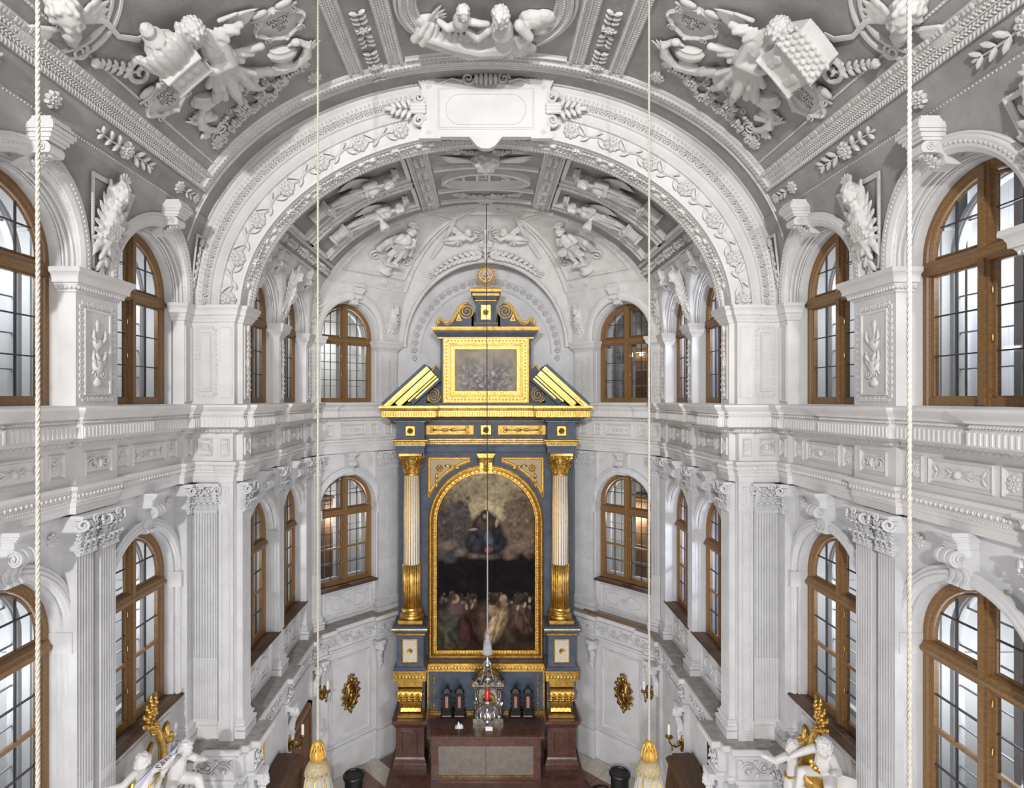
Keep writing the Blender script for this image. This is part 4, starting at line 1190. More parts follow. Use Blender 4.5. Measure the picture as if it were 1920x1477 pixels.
# ------------------------------------------------------------------ vaults: mouldings, coffers and figures
class VMap:
    """flat (s along the section from the left spring, y) <-> vault surface"""
    def __init__(s, sec, n=720):
        s.sec = sec; s.ts = [pi-pi*i/n for i in range(n+1)]; s.p = [sec.at(t) for t in s.ts]; s.L = [0]
        for a, b in zip(s.p, s.p[1:]): s.L.append(s.L[-1]+hypot(b[0]-a[0], b[1]-a[1]))
        s.tot = s.L[-1]
    def pos(s, l):
        l = max(0, min(s.tot-1e-6, l)); lo, hi = 0, len(s.L)-1
        while hi-lo > 1:
            m = (lo+hi)//2
            if s.L[m] <= l: lo = m
            else: hi = m
        f = (l-s.L[lo])/(s.L[hi]-s.L[lo]+1e-12)
        a, b = s.p[lo], s.p[hi]
        lo2, hi2 = max(0, lo-2), min(len(s.p)-1, hi+2)
        tx, tz = s.p[hi2][0]-s.p[lo2][0], s.p[hi2][1]-s.p[lo2][1]; q = hypot(tx, tz)
        return a[0]+(b[0]-a[0])*f, a[1]+(b[1]-a[1])*f, tx/q, tz/q
    def at(s, l, y, z=0.):
        x, zz, tx, tz = s.pos(l)
        return (x+tz*z, y, zz-tx*z)      # normal into the room
    def ofpx(s, px, py):
        """arc length and depth of the vault point seen at a pixel"""
        u, v = (px-911)/F, (748-py)/F; ang = atan2(v, u); best = None
        for i in range(len(s.p)-1):
            a0 = atan2(s.p[i][1], s.p[i][0]); a1 = atan2(s.p[i+1][1], s.p[i+1][0])
            if (a0-ang)*(a1-ang) <= 0:
                f = (a0-ang)/(a0-a1+1e-12); l = s.L[i]+(s.L[i+1]-s.L[i])*f
                x = s.p[i][0]+(s.p[i+1][0]-s.p[i][0])*f; z = s.p[i][1]+(s.p[i+1][1]-s.p[i][1])*f
                return l, hypot(x, z)/hypot(u, v)
        return None
    def lk(s, k):
        """arc length (left half) where z/x = k"""
        x, z = s.sec.at(s.sec.tk(k))
        for i in range(len(s.p)-1):
            if s.p[i+1][1] >= z: 
                return s.L[i]+(s.L[i+1]-s.L[i])*((z-s.p[i][1])/(s.p[i+1][1]-s.p[i][1]+1e-12))
    def fr(s, l, y, z=0., rot=0.):
        o = s.at(l, y, z); x, zz, tx, tz = s.pos(l)
        return frame(o, (tx, 0, tz), (0, -1, 0)) @ RZ(rot)
    def bend(s, mesh, l0, y0):
        """flat relief mesh (x along the section, y towards the viewer, z out) wrapped on to the vault"""
        for v in mesh.vertices:
            v.co = s.at(l0+v.co.x, y0-v.co.y, v.co.z)
        mesh.update()
NM, CM = VMap(NV), VMap(CV)
def long_band(mb, vm, prof, y0, y1, both=True):
    """moulding along the vault; prof (arc length, proud)"""
    for e in ((-1, 1) if both else (1,)):
        a = [vm.at(l if e > 0 else vm.tot-l, y0, p) for l, p in prof]; b = [vm.at(l if e > 0 else vm.tot-l, y1, p) for l, p in prof]
        n = len(prof)
        mb.add(a+b, [(i, i+1, n+i+1, n+i) for i in range(n-1)])
def cross_band(mb, vm, prof, l0, l1, n=80):
    """moulding across the vault; prof (y, proud)"""
    m = len(prof); vs = []
    for i in range(n+1):
        l = l0+(l1-l0)*i/n
        vs += [vm.at(l, y, p) for y, p in prof]
    mb.add(vs, [(i*m+j, i*m+j+1, (i+1)*m+j+1, (i+1)*m+j) for i in range(n) for j in range(m-1)])
def beads_on(mb, vm, pts, r, sy=1.0):
    for l, y in pts: mb.ell(vm.at(l, y, .012), r if hasattr(r, '__len__') else (r, r, r), 5, 3)
NY0, NY1 = 3.2, 7.22
lk = NM.lk
l_a, l_b, l_c, l_d, l_e = lk(.643), lk(.735), lk(.82), lk(.866), lk(.88)
mb = MB(); w_ = l_c-l_b
long_band(mb, NM, [(l_a-.012, 0), (l_a-.01, .014), (l_a+.01, .014), (l_a+.014, 0)], NY0, NY1)
bp_ = [(l_b, 0), (l_b+.02*w_, .03), (l_b+.20*w_, .03), (l_b+.24*w_, .006), (l_b+.46*w_, .01), (l_b+.48*w_, .026), (l_b+.52*w_, .026), (l_b+.54*w_, .01), (l_b+.80*w_, .03), (l_b+.84*w_, .045), (l_b+.9*w_, .045), (l_b+.93*w_, .02), (l_b+w_, .02), (l_b+w_+.005, 0)]
long_band(mb, NM, bp_, NY0, NY1)
long_band(mb, NM, [(l_d-.012, 0), (l_d-.01, .012), (l_d+.012, .012), (l_d+.014, 0)], NY0, NY1-.08)
obj('long_moulding', mb, RELIEF, CEIL, smooth=.4)
mb = MB()
for e in (0, 1):
    q = lambda l: NM.tot-l if e else l
    n = int((NY1-NY0)/.034)
    for i in range(n):
        y = NY0+(NY1-NY0)*(i+.5)/n
        o = NM.fr(q(l_b+.11*w_), y, .03)
        mb.ell((0, 0, 0), (.034, .0115, .02), 5, 3, o @ RZ((.6 if not e else -.6)))                                   # rope
        for k, d in ((.30, .75), (.40, -.75)): mb.ell((0, 0, 0), (.024, .010, .014), 5, 3, NM.fr(q(l_b+k*w_), y+(.017 if k > .35 else 0), .012) @ RZ(d))  # plait
        for k in (.60, .70): mb.ell((0, 0, 0), (.022, .012, .012), 4, 3, NM.fr(q(l_b+k*w_), y+(.012 if k > .65 else 0), .018) @ RZ(.5 if k < .65 else -.5))
        mb.ell((0, 0, 0), (.011, .010, .010), 4, 3, NM.fr(q(l_a), y, .014)); mb.ell((0, 0, 0), (.010, .010, .008), 4, 3, NM.fr(q(l_d), y, .012))
        if i % 4 != 3: mb.box(-.02, .02, -.008, .008, 0, .012, NM.fr(q(l_b+.87*w_), y, .044))
obj('rope_and_plait', mb, RELIEF, CEIL, smooth=False, kind='stuff')
# end band before the arch: mouldings, dark band with rosettes
mb = MB(); la0, la1 = lk(.53), NM.tot-lk(.53)
cross_band(mb, NM, [(7.63, .0), (7.63, .02), (7.60, .02), (7.60, 0)], la0, la1)
cross_band(mb, NM, [(7.34, 0), (7.34, .025), (7.32, .03), (7.31, .015), (7.29, .015), (7.285, 0)], la0, la1)
l2 = lk(.75)
cross_band(mb, NM, [(7.24, 0), (7.24, .035), (7.21, .045), (7.195, .03), (7.18, .03), (7.16, .05), (7.13, .05), (7.12, .03), (7.08, .012), (7.07, 0)], l2, NM.tot-l2)
obj('cross_moulding', mb, RELIEF, CEIL, smooth=.4)
mb = MB(); n = 150
for i in range(n):
    l = l2+(NM.tot-2*l2)*(i+.5)/n
    mb.box(-.012, .012, -.02, .02, 0, .012, NM.fr(l, 7.145, .05)); mb.ell((0, 0, 0), (.02, .018, .014), 5, 3, NM.fr(l, 7.10, .02))
obj('leaf_moulding', mb, RELIEF, CEIL, smooth=False, kind='stuff')
def ros(mb): o_rosette(mb, .085, 8)
ROS = cached('rosette_m', ros)
for f in (.5, .395, .605, .30, .70, .21, .79):
    put('rosette', ROS, RELIEF, NM.fr(NM.tot*f, 7.27, .0) @ MS(1, .62, .8), CEIL)
# festoon bands above the windows
def fest(mb):
    o_rosette(mb, .10, 9, MS(1, 1, 1.2)); o_sprig(mb, .32, MT(.09, 0, 0), 3, 1.1); o_sprig(mb, .32, MT(-.09, 0, 0) @ RZ(pi), 3, 1.1)
FEST = cached('festoon', fest)
def fest2(mb):
    o_rosette(mb, .085, 8, MT(-.16, 0, 0)); o_sprig(mb, .24, MT(-.06, 0, 0), 3, 1.1); o_rosette(mb, .07, 7, MT(.22, 0, 0))
FEST2 = cached('half_festoon', fest2)
def ros2(mb): o_rosette(mb, .085, 8, MS(1, 1, 1.2))
ROS2 = cached('rosette_l', ros2)
lm = lk(.692)
for e in (0, 1):
    q = NM.tot-lm if e else lm
    for y in (3.82, 5.78): put('festoon', FEST, RELIEF, NM.fr(q, y, 0, pi/2), CEIL)
    for y in (4.80,): put('rosette', ROS2, RELIEF, NM.fr(q, y, 0), CEIL)
    put('half_festoon', FEST2, RELIEF, NM.fr(q, 6.95, 0, -pi/2), CEIL)
# longitudinal double ribs, festoon strips between
def lx(x):
    for i, p in enumerate(NM.p):
        if p[0] >= -x: return NM.L[i]
r1, r2, r3, r4 = lx(1.72), lx(1.53), lx(1.24), lx(1.04)
mb = MB()
for a, b in ((r1, r2), (r3, r4)):
    d = b-a
    long_band(mb, NM, [(a, 0), (a+.06*d, .03), (a+.22*d, .04), (a+.26*d, .015), (a+.42*d, .01), (a+.46*d, .028), (a+.54*d, .028), (a+.58*d, .012), (a+.74*d, .02), (a+.78*d, .045), (a+.94*d, .035), (b, 0)], 5.4, 7.05)
obj('long_rib', mb, RELIEF, CEIL, smooth=.4)
mb = MB()
for e in (0, 1):
    for i in range(46):
        y = 5.4+1.65*(i+.5)/46
        for a, b in ((r1, r2), (r3, r4)):
            for k, z in ((.14, .038), (.34, .012), (.66, .016), (.86, .04)):
                l = a+(b-a)*k; mb.ell((0, 0, 0), (.016, .011, .013), 4, 3, NM.fr(NM.tot-l if e else l, y, z) @ RZ(.5 if k < .5 else -.5))
obj('rib_beads', mb, RELIEF, CEIL, smooth=False, kind='stuff')
def fs(mb):
    o_rosette(mb, .10, 7, MS(1, .6, 1.4))
    for i in range(3):
        for e in (-1, 1):
            for k in (-1, 1): o_leaf(mb, MT(0, e*(.10+.075*i), .02) @ RZ(pi/2+k*1.1 if e > 0 else -pi/2+k*1.1), .10, .045, .6)
FS = cached('fruit_festoon', fs)
for e in (0, 1):
    l = (r2+r3)/2; l = NM.tot-l if e else l
    for y in (6.32, 7.02): put('fruit_festoon', FS, RELIEF, NM.fr(l, y, 0), CEIL)
    put('rosette', ROS, RELIEF, NM.fr(l, 7.14, .02) @ MS(1, .7, 1), CEIL)
# ---- oval field in the crown of the vault
OC, OA, OB = 6.12, .95, .86
def oval_prof(mb, prof, a, b, n=72):
    m = len(prof); vs = []
    for i in range(n):
        t = 2*pi*i/n
        for d, p in prof: vs.append(NM.at(NM.tot/2+(a+d)*cos(t), OC+(b+d)*sin(t), p))
    mb.add(vs, [(i*m+j, i*m+j+1, ((i+1) % n)*m+j+1, ((i+1) % n)*m+j) for i in range(n) for j in range(m-1)])
mb = MB(); oval_prof(mb, [(.0, 0), (.0, .05), (-.03, .06), (-.05, .035), (-.08, .03), (-.095, .05), (-.12, .05), (-.135, .02), (-.17, .014), (-.18, .028), (-.195, .028), (-.205, -.0)], OA, OB)
oval_prof(mb, [(.05, .0), (.045, .022), (.02, .022), (.0, .0)], OA, OB)
cross_band(mb, NM, [(7.06, 0), (7.06, .03), (7.03, .035), (7.02, .012), (6.99, .0)], r4+.02, NM.tot-r4-.02, 30)
OVAL = obj('oval_frame', mb, RELIEF, CEIL, smooth=.4)
mb = MB()
for i in range(130):
    t = 2*pi*i/130
    for d, z in ((-.105, .05), (-.065, .034), (-.187, .03)):
        mb.ell((0, 0, 0), (.013, .017, .012), 4, 3, NM.fr(NM.tot/2+(OA+d)*cos(t), OC+(OB+d)*sin(t), z) @ RZ(-t+.4))
obj('oval_beads', mb, RELIEF, OVAL, smooth=False, kind='stuff')

# ------------------------------------------------------------------ relief figures, drawn flat and wrapped on to the vault
class Flat:
    def __init__(s, vm, px, py):
        s.vm = vm; s.l0, s.y0 = vm.ofpx(px, py)
    def __call__(s, px, py, z=.05):
        l, y = s.vm.ofpx(px, py); return (l-s.l0, s.y0-y, z)
def limb(mb, pts, rr):
    for a, b, ra, rb in zip(pts, pts[1:], rr, rr[1:]): mb.cap(a, b, ra, rb, 10)
def drape(mb, a, b, c, d, n=7, r=.022, zz=.05):
    """hanging folds between edge a-b (top) and c-d (hem)"""
    a, b, c, d = map(Vector, (a, b, c, d))
    for i in range(n):
        f = i/(n-1); p = a.lerp(b, f); q = c.lerp(d, f); w_ = (d-c).length/n
        p.z += .01*(i % 2); q.z += .03*(i % 2)
        m = (p+q)/2; m.z += .02
        limb(mb, [p, m, q], [r, max(r, w_*.5), max(r*1.1, w_*.62)])
    m1, m2 = (a+b)/2, (c+d)/2
def body(mb, hip, chest, neck, r=.11):
    limb(mb, [hip, chest], [r*1.0, r*1.15]); limb(mb, [chest, neck], [r*.8, r*.45])
def urn(mb, M, s):
    mb.lathe([(.0, 0), (s*.34, 0), (s*.34, s*.12), (s*.14, s*.2), (s*.14, s*.3), (s*.46, s*.42), (s*.52, s*.6), (s*.4, s*.72), (s*.42, s*.8), (s*.1, s*.86)], 12, M @ RX(-pi/2) @ MS(1, .5, 1))
    mb.box(-s*.44, s*.44, -s*.18, 0, -s*.05, s*.2, M)
def grotesque(mb, M, s):
    """winged sea creature with a curled tail"""
    mb.tube([(s*.5, -s*.4, .03), (s*.2, -s*.2, .05), (0, s*.05, .06), (-s*.05, s*.35, .06), (s*.12, s*.52, .05)], [s*.05, s*.10, s*.13, s*.10, s*.07], 8, M)
    mb.ell((s*.2, s*.55, .06), (s*.13, s*.10, s*.09), 8, 6, M); mb.cap((s*.25, s*.55, .06), (s*.4, s*.5, .06), s*.06, s*.03, 6, M)
    o_scroll(mb, s*.2, 1.5, .24, M @ MT(s*.62, -s*.42, .0), 1, 16)
    o_wing(mb, M @ MT(-.02, s*.1, .04) @ RZ(pi*.8), s*.5, 5, 1.1, .22)
    for i in range(3): o_leaf(mb, M @ MT(s*.15, -s*.2, .03) @ RZ(-2.4+i*.5), s*.3, s*.13, .4)
def cartouche(mb, M, w_, h, bow=True):
    pts = []
    for i in range(28):
        t = 2*pi*i/28; r = 1+.07*cos(4*t)+.04*cos(8*t)
        pts.append((w_*.5*r*cos(t), h*.5*r*sin(t)))
    mb.prism(pts, -.01, .018, M)
    mb.ringsweep(pts, [(-.02, 0), (-.014, .034), (.0, .045), (.014, .034), (.026, .018)], True, M)
    for t in range(4):
        a = pi/4+t*pi/2; o_scroll(mb, h*.13, 1.3, .3, M @ MT(w_*.5*cos(a), h*.5*sin(a), .02) @ RZ(a), 1 if t % 2 else -1, 12)
    for e in (-1, 1): mb.ell((e*w_*.54, 0, .03), (.02, .035, .025), 6, 4, M)
    mb.ell((0, -h*.56, .03), (.035, .022, .025), 6, 4, M)
    if bow:
        mb.ell((0, h*.62, .05), (.03, .03, .03), 8, 5, M)
        for e in (-1, 1):
            mb.ell((e*w_*.26, h*.70, .045), (w_*.2, h*.11, .025), 8, 5, M @ MT(0, 0, 0))
            mb.tube([(0, h*.62, .05), (e*w_*.3, h*.5, .04), (e*w_*.52, h*.52, .03)], [.022, .03, .018], 6, M, flat=.4)
def text_obj(name, lines, size, M, parent, m=INK, gap=1.05):
    cu = bpy.data.curves.new(name, 'FONT'); cu.body = '\n'.join(lines); cu.size = size; cu.align_x = 'CENTER'; cu.align_y = 'CENTER'; cu.extrude = .002; cu.space_line = gap; cu.resolution_u = 2
    t = bpy.data.objects.new('t', cu); COL.objects.link(t); dg = bpy.context.evaluated_depsgraph_get(); dg.update()
    me = bpy.data.meshes.new_from_object(t.evaluated_get(dg)); bpy.data.objects.remove(t); me.name = name; me.materials.clear()
    return put(name, me, m, M, parent)
def clampz(me, z=.01):
    for v in me.vertices:
        if v.co.z < z: v.co.z = z
def vault_relief(name, mb, vm, l0, y0, mirror, voxel, parent=None, **k):
    me = bake(mb, name, voxel, 1)
    clampz(me)
    vm.bend(me, l0, y0)
    c = [sum(v.co[i] for v in me.vertices)/len(me.vertices) for i in range(3)]
    for v in me.vertices: v.co = (v.co[0]-c[0], v.co[1]-c[1], v.co[2]-c[2])
    if mirror:
        for v in me.vertices: v.co.x = -v.co.x
        me.flip_normals(); c[0] = -c[0]
    return put(name, me, RELIEF, MT(*c), parent, **k)

def nave_angel(fl, attr):
    mb = MB(); p = fl
    mb.M = None
    hd = Vector(p(340, 26, .20)); up = (Vector(p(345, 5, .2))-Vector(p(385, 105, .2))).normalized()
    rt = Vector((up.y, -up.x, 0))
    Mh = frame(hd, rt, up) @ RX(.5) @ RY(-.5)
    o_head(mb, Mh, .115, 5)
    hip, ch, nk = Vector(p(405, 108, .10)), Vector(p(380, 62, .13)), Vector(p(355, 42, .15))
    body(mb, hip, ch, nk, .12)
    # arms: near arm round under the attribute, far arm behind
    limb(mb, [p(395, 48, .17), p(412, 82, .22), p(370, 98, .24), p(347, 95, .22)], [.07, .062, .05, .036])
    h = Vector(p(350, 95, .22)); o_hand(mb, frame(h, (0, 1, 0), (-1, 0, .0)), .12)
    limb(mb, [p(362, 45, .14), p(338, 60, .16), p(318, 72, .16)], [.065, .055, .04])
    # cape round the shoulders, sleeves
    drape(mb, p(350, 40, .16), p(408, 25, .14), p(372, 62, .2), p(438, 22, .14), 7, .02)
    drape(mb, p(365, 60, .18), p(410, 55, .17), p(375, 90, .17), p(425, 80, .17), 6, .018)
    # short skirt flaring to the right, underskirt, legs
    drape(mb, p(385, 98, .13), p(428, 72, .13), p(372, 138, .16), p(478, 62, .12), 12, .024)
    drape(mb, p(380, 100, .12), p(425, 100, .13), p(385, 142, .17), p(462, 112, .14), 8, .022)
    drape(mb, p(395, 130, .08), p(440, 115, .08), p(395, 175, .08), p(500, 122, .05), 8, .022)
    limb(mb, [p(412, 118, .13), p(422, 148, .19), p(437, 172, .12)], [.085, .066, .042])
    limb(mb, [p(430, 112, .10), p(455, 138, .14), p(476, 152, .09)], [.08, .06, .042])
    o_foot(mb, frame(Vector(p(436, 172, .10)), (p(446, 190, .1)[0]-p(436, 172, .1)[0], p(446, 190, .1)[1]-p(436, 172, .1)[1], 0), (0, .3, 1)), .16)
    o_foot(mb, frame(Vector(p(474, 152, .08)), (.5, -.9, 0), (0, .3, 1)), .15)
    # wings, above and behind
    w1 = Vector(p(405, 28, .05)); d = Vector(p(478, 8, .05))-w1
    o_wing(mb, frame(w1, d, (-d.y, d.x, 0)) @ MS(1.0, 1, 1), d.length*1.1, 7, .5, .13)
    # attribute at the lower left
    attr(mb, p)
    return mb
def attr_fountain(mb, p):
    c = Vector(p(292, 72, .10)); top = Vector(p(262, 42, .10)); base = Vector(p(325, 108, .10))
    ax = (c-base); L = ax.length; M = frame(base, (-(-ax.y), -ax.x, 0) if False else (ax.y, -ax.x, 0), ax)
    mb.box(-.20, .20, -.02, .20, 0, .20, M); mb.box(-.23, .23, .18, .215, 0, .23, M); mb.box(-.235, .235, -.05, -.015, 0, .22, M)
    for i in range(9):
        a = pi*i/8; mb.ell((.20*cos(a)*.8, .36, .06+.12*sin(a)), (.06, .17, .05), 8, 6, M @ RZ(-cos(a)*.18))
    mb.ell((0, .34, .08), (.19, .20, .14), 12, 8, M)
    mb.lathe([(.09, .48), (.11, .52), (.06, .58), (.07, .63), (.03, .68)], 10, M @ MT(0, 0, .08) @ RX(-pi/2))
    for e in (-1, 0, 1): mb.ell((e*.1, .09, .205), (.045, .06, .02), 8, 5, M)
def attr_house(mb, p):
    base = Vector(p(325, 92, .10)); c = Vector(p(288, 66, .10)); ax = c-base; M = frame(base, (ax.y, -ax.x, 0), ax)
    mb.box(-.26, .24, -.04, .24, 0, .20, M); mb.box(-.29, .27, -.07, -.04, 0, .24, M)
    mb.add([(-.30, .24, -.02), (.28, .24, -.02), (.28, .24, .24), (-.30, .24, .24), (-.22, .46, .02), (.20, .46, .02), (.20, .46, .14), (-.22, .46, .14)], [(3, 2, 1, 0), (4, 5, 6, 7), (0, 1, 5, 4), (1, 2, 6, 5), (2, 3, 7, 6), (3, 0, 4, 7)], M)
    for x in (-.14, .12): 
        mb.lathe([(.05, 0), (.05, .03), (.035, .03)], 12, M @ MT(x, .10, .19)); mb.box(x-.035, x+.035, -.02, .05, .19, .215, M)
    for i in range(5):
        for j in range(7): mb.ell((-.24+.08*j+.03*(i % 2), .27+.04*i, .235-.02*i), (.035, .022, .016), 6, 4, M)
fl = Flat(NM, 390, 100)
common = dict(cat='angel')
vault_relief('stucco_angel', nave_angel(fl, attr_fountain), NM, fl.l0, fl.y0, False, .0095, label='white stucco ceiling angel in a short skirt holding a round domed fountain', **common)
vault_relief('stucco_angel', nave_angel(fl, attr_house), NM, fl.l0, fl.y0, True, .0095, label='white stucco ceiling angel bending over a little house with a scaly pitched roof', **common)
# smaller relief ornament of the two fields
def field_orn(fl):
    out = []
    p = fl
    def fr_(px, py, rot=0., z=0.): l, y = NM.ofpx(px, py); return NM.fr(l, y, z, rot)
    return fr_
def vpx(px, py, rot=0, z=0, sx=-1):
    l, y = NM.ofpx(px, py); M = NM.fr(l, y, z, 0)
    if sx > 0: return MIR[-1] @ M @ RZ(rot)
    return M @ RZ(rot)
def grot(mb): grotesque(mb, Matrix.Identity(4), .46)
GROT = bake((lambda m: (grot(m), m)[1])(MB()), 'sea_creature', .009, 2)
URN = bake((lambda m: (urn(m, MT(0, 0, .02), .34), m)[1])(MB()), 'urn', .008, 1)
def swag(mb):
    for i in range(11):
        f = i/10; o_rosette(mb, .055+.02*sin(i*2.1), 6, MT(-.5+f, -.12+.30*abs(f-.5), .02) @ MS(1, 1, 1.4), True)
        o_leaf(mb, MT(-.5+f, -.12+.30*abs(f-.5), .01) @ RZ(i*1.3), .13, .06, .4)
SWAG = cached('fruit_swag', swag)
def vol(mb):
    o_scroll(mb, .13, 1.5, .26, MT(0, -.25, 0), 1, 20); o_acanthus(mb, .5, .17, MT(-.02, -.2, .02) @ RZ(.15), .1, 6); o_scroll(mb, .08, 1.3, .26, MT(-.07, .36, 0), -1, 14)
VOL = bake((lambda m: (vol(m), m)[1])(MB()), 'acanthus_volute', .008, 1)
def riband(mb):
    mb.tube([(0, .3, .02), (.03, .12, .03), (-.02, -.06, .02), (.05, -.22, .03), (.14, -.28, .02)], [.022, .03, .026, .03, .02], 6, flat=.4)
RIB = cached('riband', riband)
for sx, nm_ in ((-1, 'left'), (1, 'right')):
    fl_ = 1 if sx < 0 else 1
    R_ = lambda px, py, rot=0, z=0: (NM_M(px, py, rot, z) if sx < 0 else MIR[-1] @ NM_M(px, py, rot, z))
    NM_M = lambda px, py, rot=0, z=0: vpx(px, py, rot, z)
    put('sea_creature', GROT, RELIEF, R_(372, 232, -.5), CEIL); put('sea_creature', GROT, RELIEF, R_(572, 95, -.2) @ MS(-1, 1, 1), CEIL)
    put('urn', URN, RELIEF, R_(378, 212, -.7), CEIL); put('urn', URN, RELIEF, R_(530, 118, -.3), CEIL)
    put('acanthus_volute', VOL, RELIEF, R_(218, 112, .25), CEIL); put('riband', RIB, RELIEF, R_(212, 55, .2), CEIL)
    put('fruit_swag', SWAG, RELIEF, R_(432, 213, .62) @ MS(.85, 1, 1.3), CEIL); put('fruit_swag', SWAG, RELIEF, R_(500, 163, .45) @ MS(.8, 1, 1.3), CEIL); put('fruit_swag', SWAG, RELIEF, R_(470, 185, .5) @ MS(.6, .9, 1.2), CEIL)
    put('acanthus_volute', VOL, RELIEF, R_(415, 235, -1.2) @ MS(.6), CEIL); put('acanthus_volute', VOL, RELIEF, R_(548, 140, -1.5) @ MS(.6), CEIL)
    for (x, y) in ((406, 265), (588, 142)): put('rosette', ROS2, RELIEF, R_(x, y) @ MS(1.15), CEIL)
    # corner: cherub head with a curved band
    put('cherub_relief', CHEADM, RELIEF, R_(112, 30, -.5) @ MS(1.55), CEIL)
    mb = MB()
    for r_ in (.52, .44): mb.ringsweep([(r_*cos(t*pi/32*.9), r_*sin(t*pi/32*.9)) for t in range(-32, 1)], [(-.018, 0), (-.012, .03), (.012, .03), (.018, 0)], False)
    put('curved_band', mb.mesh('curved_band', 1, AUTO), RELIEF, R_(105, -10, .2), CEIL)
for sx, px, py, rot, sz, lines, lab in ((-1, 312, 180, -.10, .085, ['FONS', 'SIGNA', 'TVS'], 'oval stucco tablet lettered FONS below the angel with the fountain'),
                                   (-1, 523, 42, .0, .075, ['SANCTV', 'ARIVM', 'DEI'], 'oval stucco tablet lettered SANCTV beside the fountain angel near the rib'),
                                   (1, 312, 180, .10, .062, ['PVTEVS', 'AQVARVM', 'VIVENTIVM'], 'oval stucco tablet lettered PVTEVS below the angel with the house'),
                                   (1, 523, 42, .0, .066, ['SPECVLVM', 'SINE MAC', 'VLA'], 'oval stucco tablet lettered SPECVLVM beside the house angel near the rib')):
    l, y = NM.ofpx(px, py); l = NM.tot-l if sx > 0 else l
    M = NM.fr(l, y, 0, rot)
    def ct(mb): cartouche(mb, Matrix.Identity(4), .50, .37)
    t = empty('inscription_tablet', (0, 0, 0), M=M, label=lab, cat='tablet')
    put('tablet_frame', cached('tablet_frame', ct, True), RELIEF, M, t)
    text_obj('lettering', lines, sz, M @ MT(0, 0, .0185) @ MS(.82, 1, 1), t, INK, .85)
# ---- crown group in the oval: reclining mother with a child
fo = Flat(NM, 911, 60)
mb = MB(); p = fo
hd = Vector(p(938, -8, .24)); o_head(mb, frame(hd, (1, 0, 0), (0, 1, .1)) @ RY(-.4), .11, 6)
body(mb, Vector(p(945, 58, .14)), Vector(p(942, 28, .17)), Vector(p(940, 8, .2)), .12)
drape(mb, p(905, 40, .17), p(975, 40, .17), p(885, 80, .12), p(1000, 75, .10), 9, .025)
limb(mb, [p(945, 60, .16), p(900, 62, .18), p(850, 60, .14), p(800, 52, .10)], [.12, .10, .085, .07])
limb(mb, [p(940, 66, .14), p(880, 72, .16), p(820, 66, .10), p(785, 62, .08)], [.11, .09, .075, .05])
drape(mb, p(800, 30, .08), p(885, 45, .12), p(775, 60, .08), p(890, 75, .12), 9, .022)
drape(mb, p(880, 50, .14), p(960, 50, .14), p(860, 76, .14), p(975, 82, .10), 9, .022)
limb(mb, [p(975, 20, .16), p(995, 40, .18), p(975, 72, .14), p(978, 84, .1)], [.065, .055, .045, .04])
limb(mb, [p(915, 20, .2), p(895, 35, .22), p(878, 22, .22)], [.065, .05, .04])
o_foot(mb, frame(Vector(p(975, 70, .12)), (.1, -1, 0), (1, 0, .5)), .14)
# child and clouds
o_head(mb, frame(Vector(p(868, -14, .22)), (1, 0, 0), (0, 1, 0)) @ RY(.5), .08, 7)
body(mb, Vector(p(862, 18, .16)), Vector(p(864, 6, .18)), Vector(p(867, -3, .2)), .085)
limb(mb, [p(858, 18, .16), p(838, 26, .16), p(822, 20, .12)], [.055, .045, .035]); limb(mb, [p(872, 4, .2), p(900, 6, .22), p(915, 10, .2)], [.045, .038, .03])
for x, y, r_ in ((1000, 30, .17), (1022, 26, .13), (1012, 48, .12), (800, 34, .13), (790, 46, .1), (1030, 38, .08)): mb.ell(p(x, y, .02), (r_, r_*.8, r_*.6), 10, 7)
o_wing(mb, MT(*p(800, 28, .06)) @ RZ(.9), .3, 5, 1.0, .2)
vault_relief('stucco_group', mb, NM, fo.l0, fo.y0, False, .010, label='white stucco group of reclining figures and a child in the oval ceiling field', cat='relief')
mb = MB()
mb.box(-.42, .42, -.03, .03, 0, .10); o_frame(mb, -.42, .42, -.04, .04, .02, .12)
put('plinth_relief', mb.mesh('plinth_relief', 1, AUTO), RELIEF, NM.fr(NM.tot/2, NM.ofpx(911, 72)[1], 0), OVAL)

# ------------------------------------------------------------------ face of the chancel arch
def arch_arc(f, n=400):
    pts = [ringpt(pi*(.0+i/n), f, 0) for i in range(n+1)]
    L = [0]
    for a, b in zip(pts, pts[1:]): L.append(L[-1]+hypot(b[0]-a[0], b[2]-a[2]))
    return pts, L
def along_arch(f, count=None, pitch=None, lo=0., hi=1., skip=None):
    pts, L = arch_arc(f); tot = L[-1]
    n = count or max(1, int(tot*(hi-lo)/pitch)); out = []
    j = 0
    for i in range(n):
        t = tot*(lo+(hi-lo)*(i+.5)/n)
        while L[j+1] < t: j += 1
        g = (t-L[j])/(L[j+1]-L[j]); a, b = pts[j], pts[j+1]
        x, z = a[0]+(b[0]-a[0])*g, a[2]+(b[2]-a[2])*g
        if skip and abs(x) < skip: continue
        d = Vector((b[0]-a[0], 0, b[2]-a[2])).normalized()
        out.append((x, z, d))
    return out
def on_arch(p, proud): 
    x, z, d = p      # local x along the arch (right to left), y outwards, z towards the viewer
    return frame((x, DA-proud, z), (-d.x, 0, -d.z), (d.z, 0, -d.x))
def small_ros(mb): o_rosette(mb, .058, 6, MS(1, 1, 1.1), True); mb.lathe([(.03, .02), (.024, .04), (.012, .04), (.008, .02)], 8, cap=False)
SR = cached('guilloche_rosette', small_ros, .9)
for p in along_arch(.70, pitch=.132, skip=.98): put('guilloche_rosette', SR, RELIEF, on_arch(p, -.002) @ MS(1, 1, 1.7), ARCHW)
mb = MB()
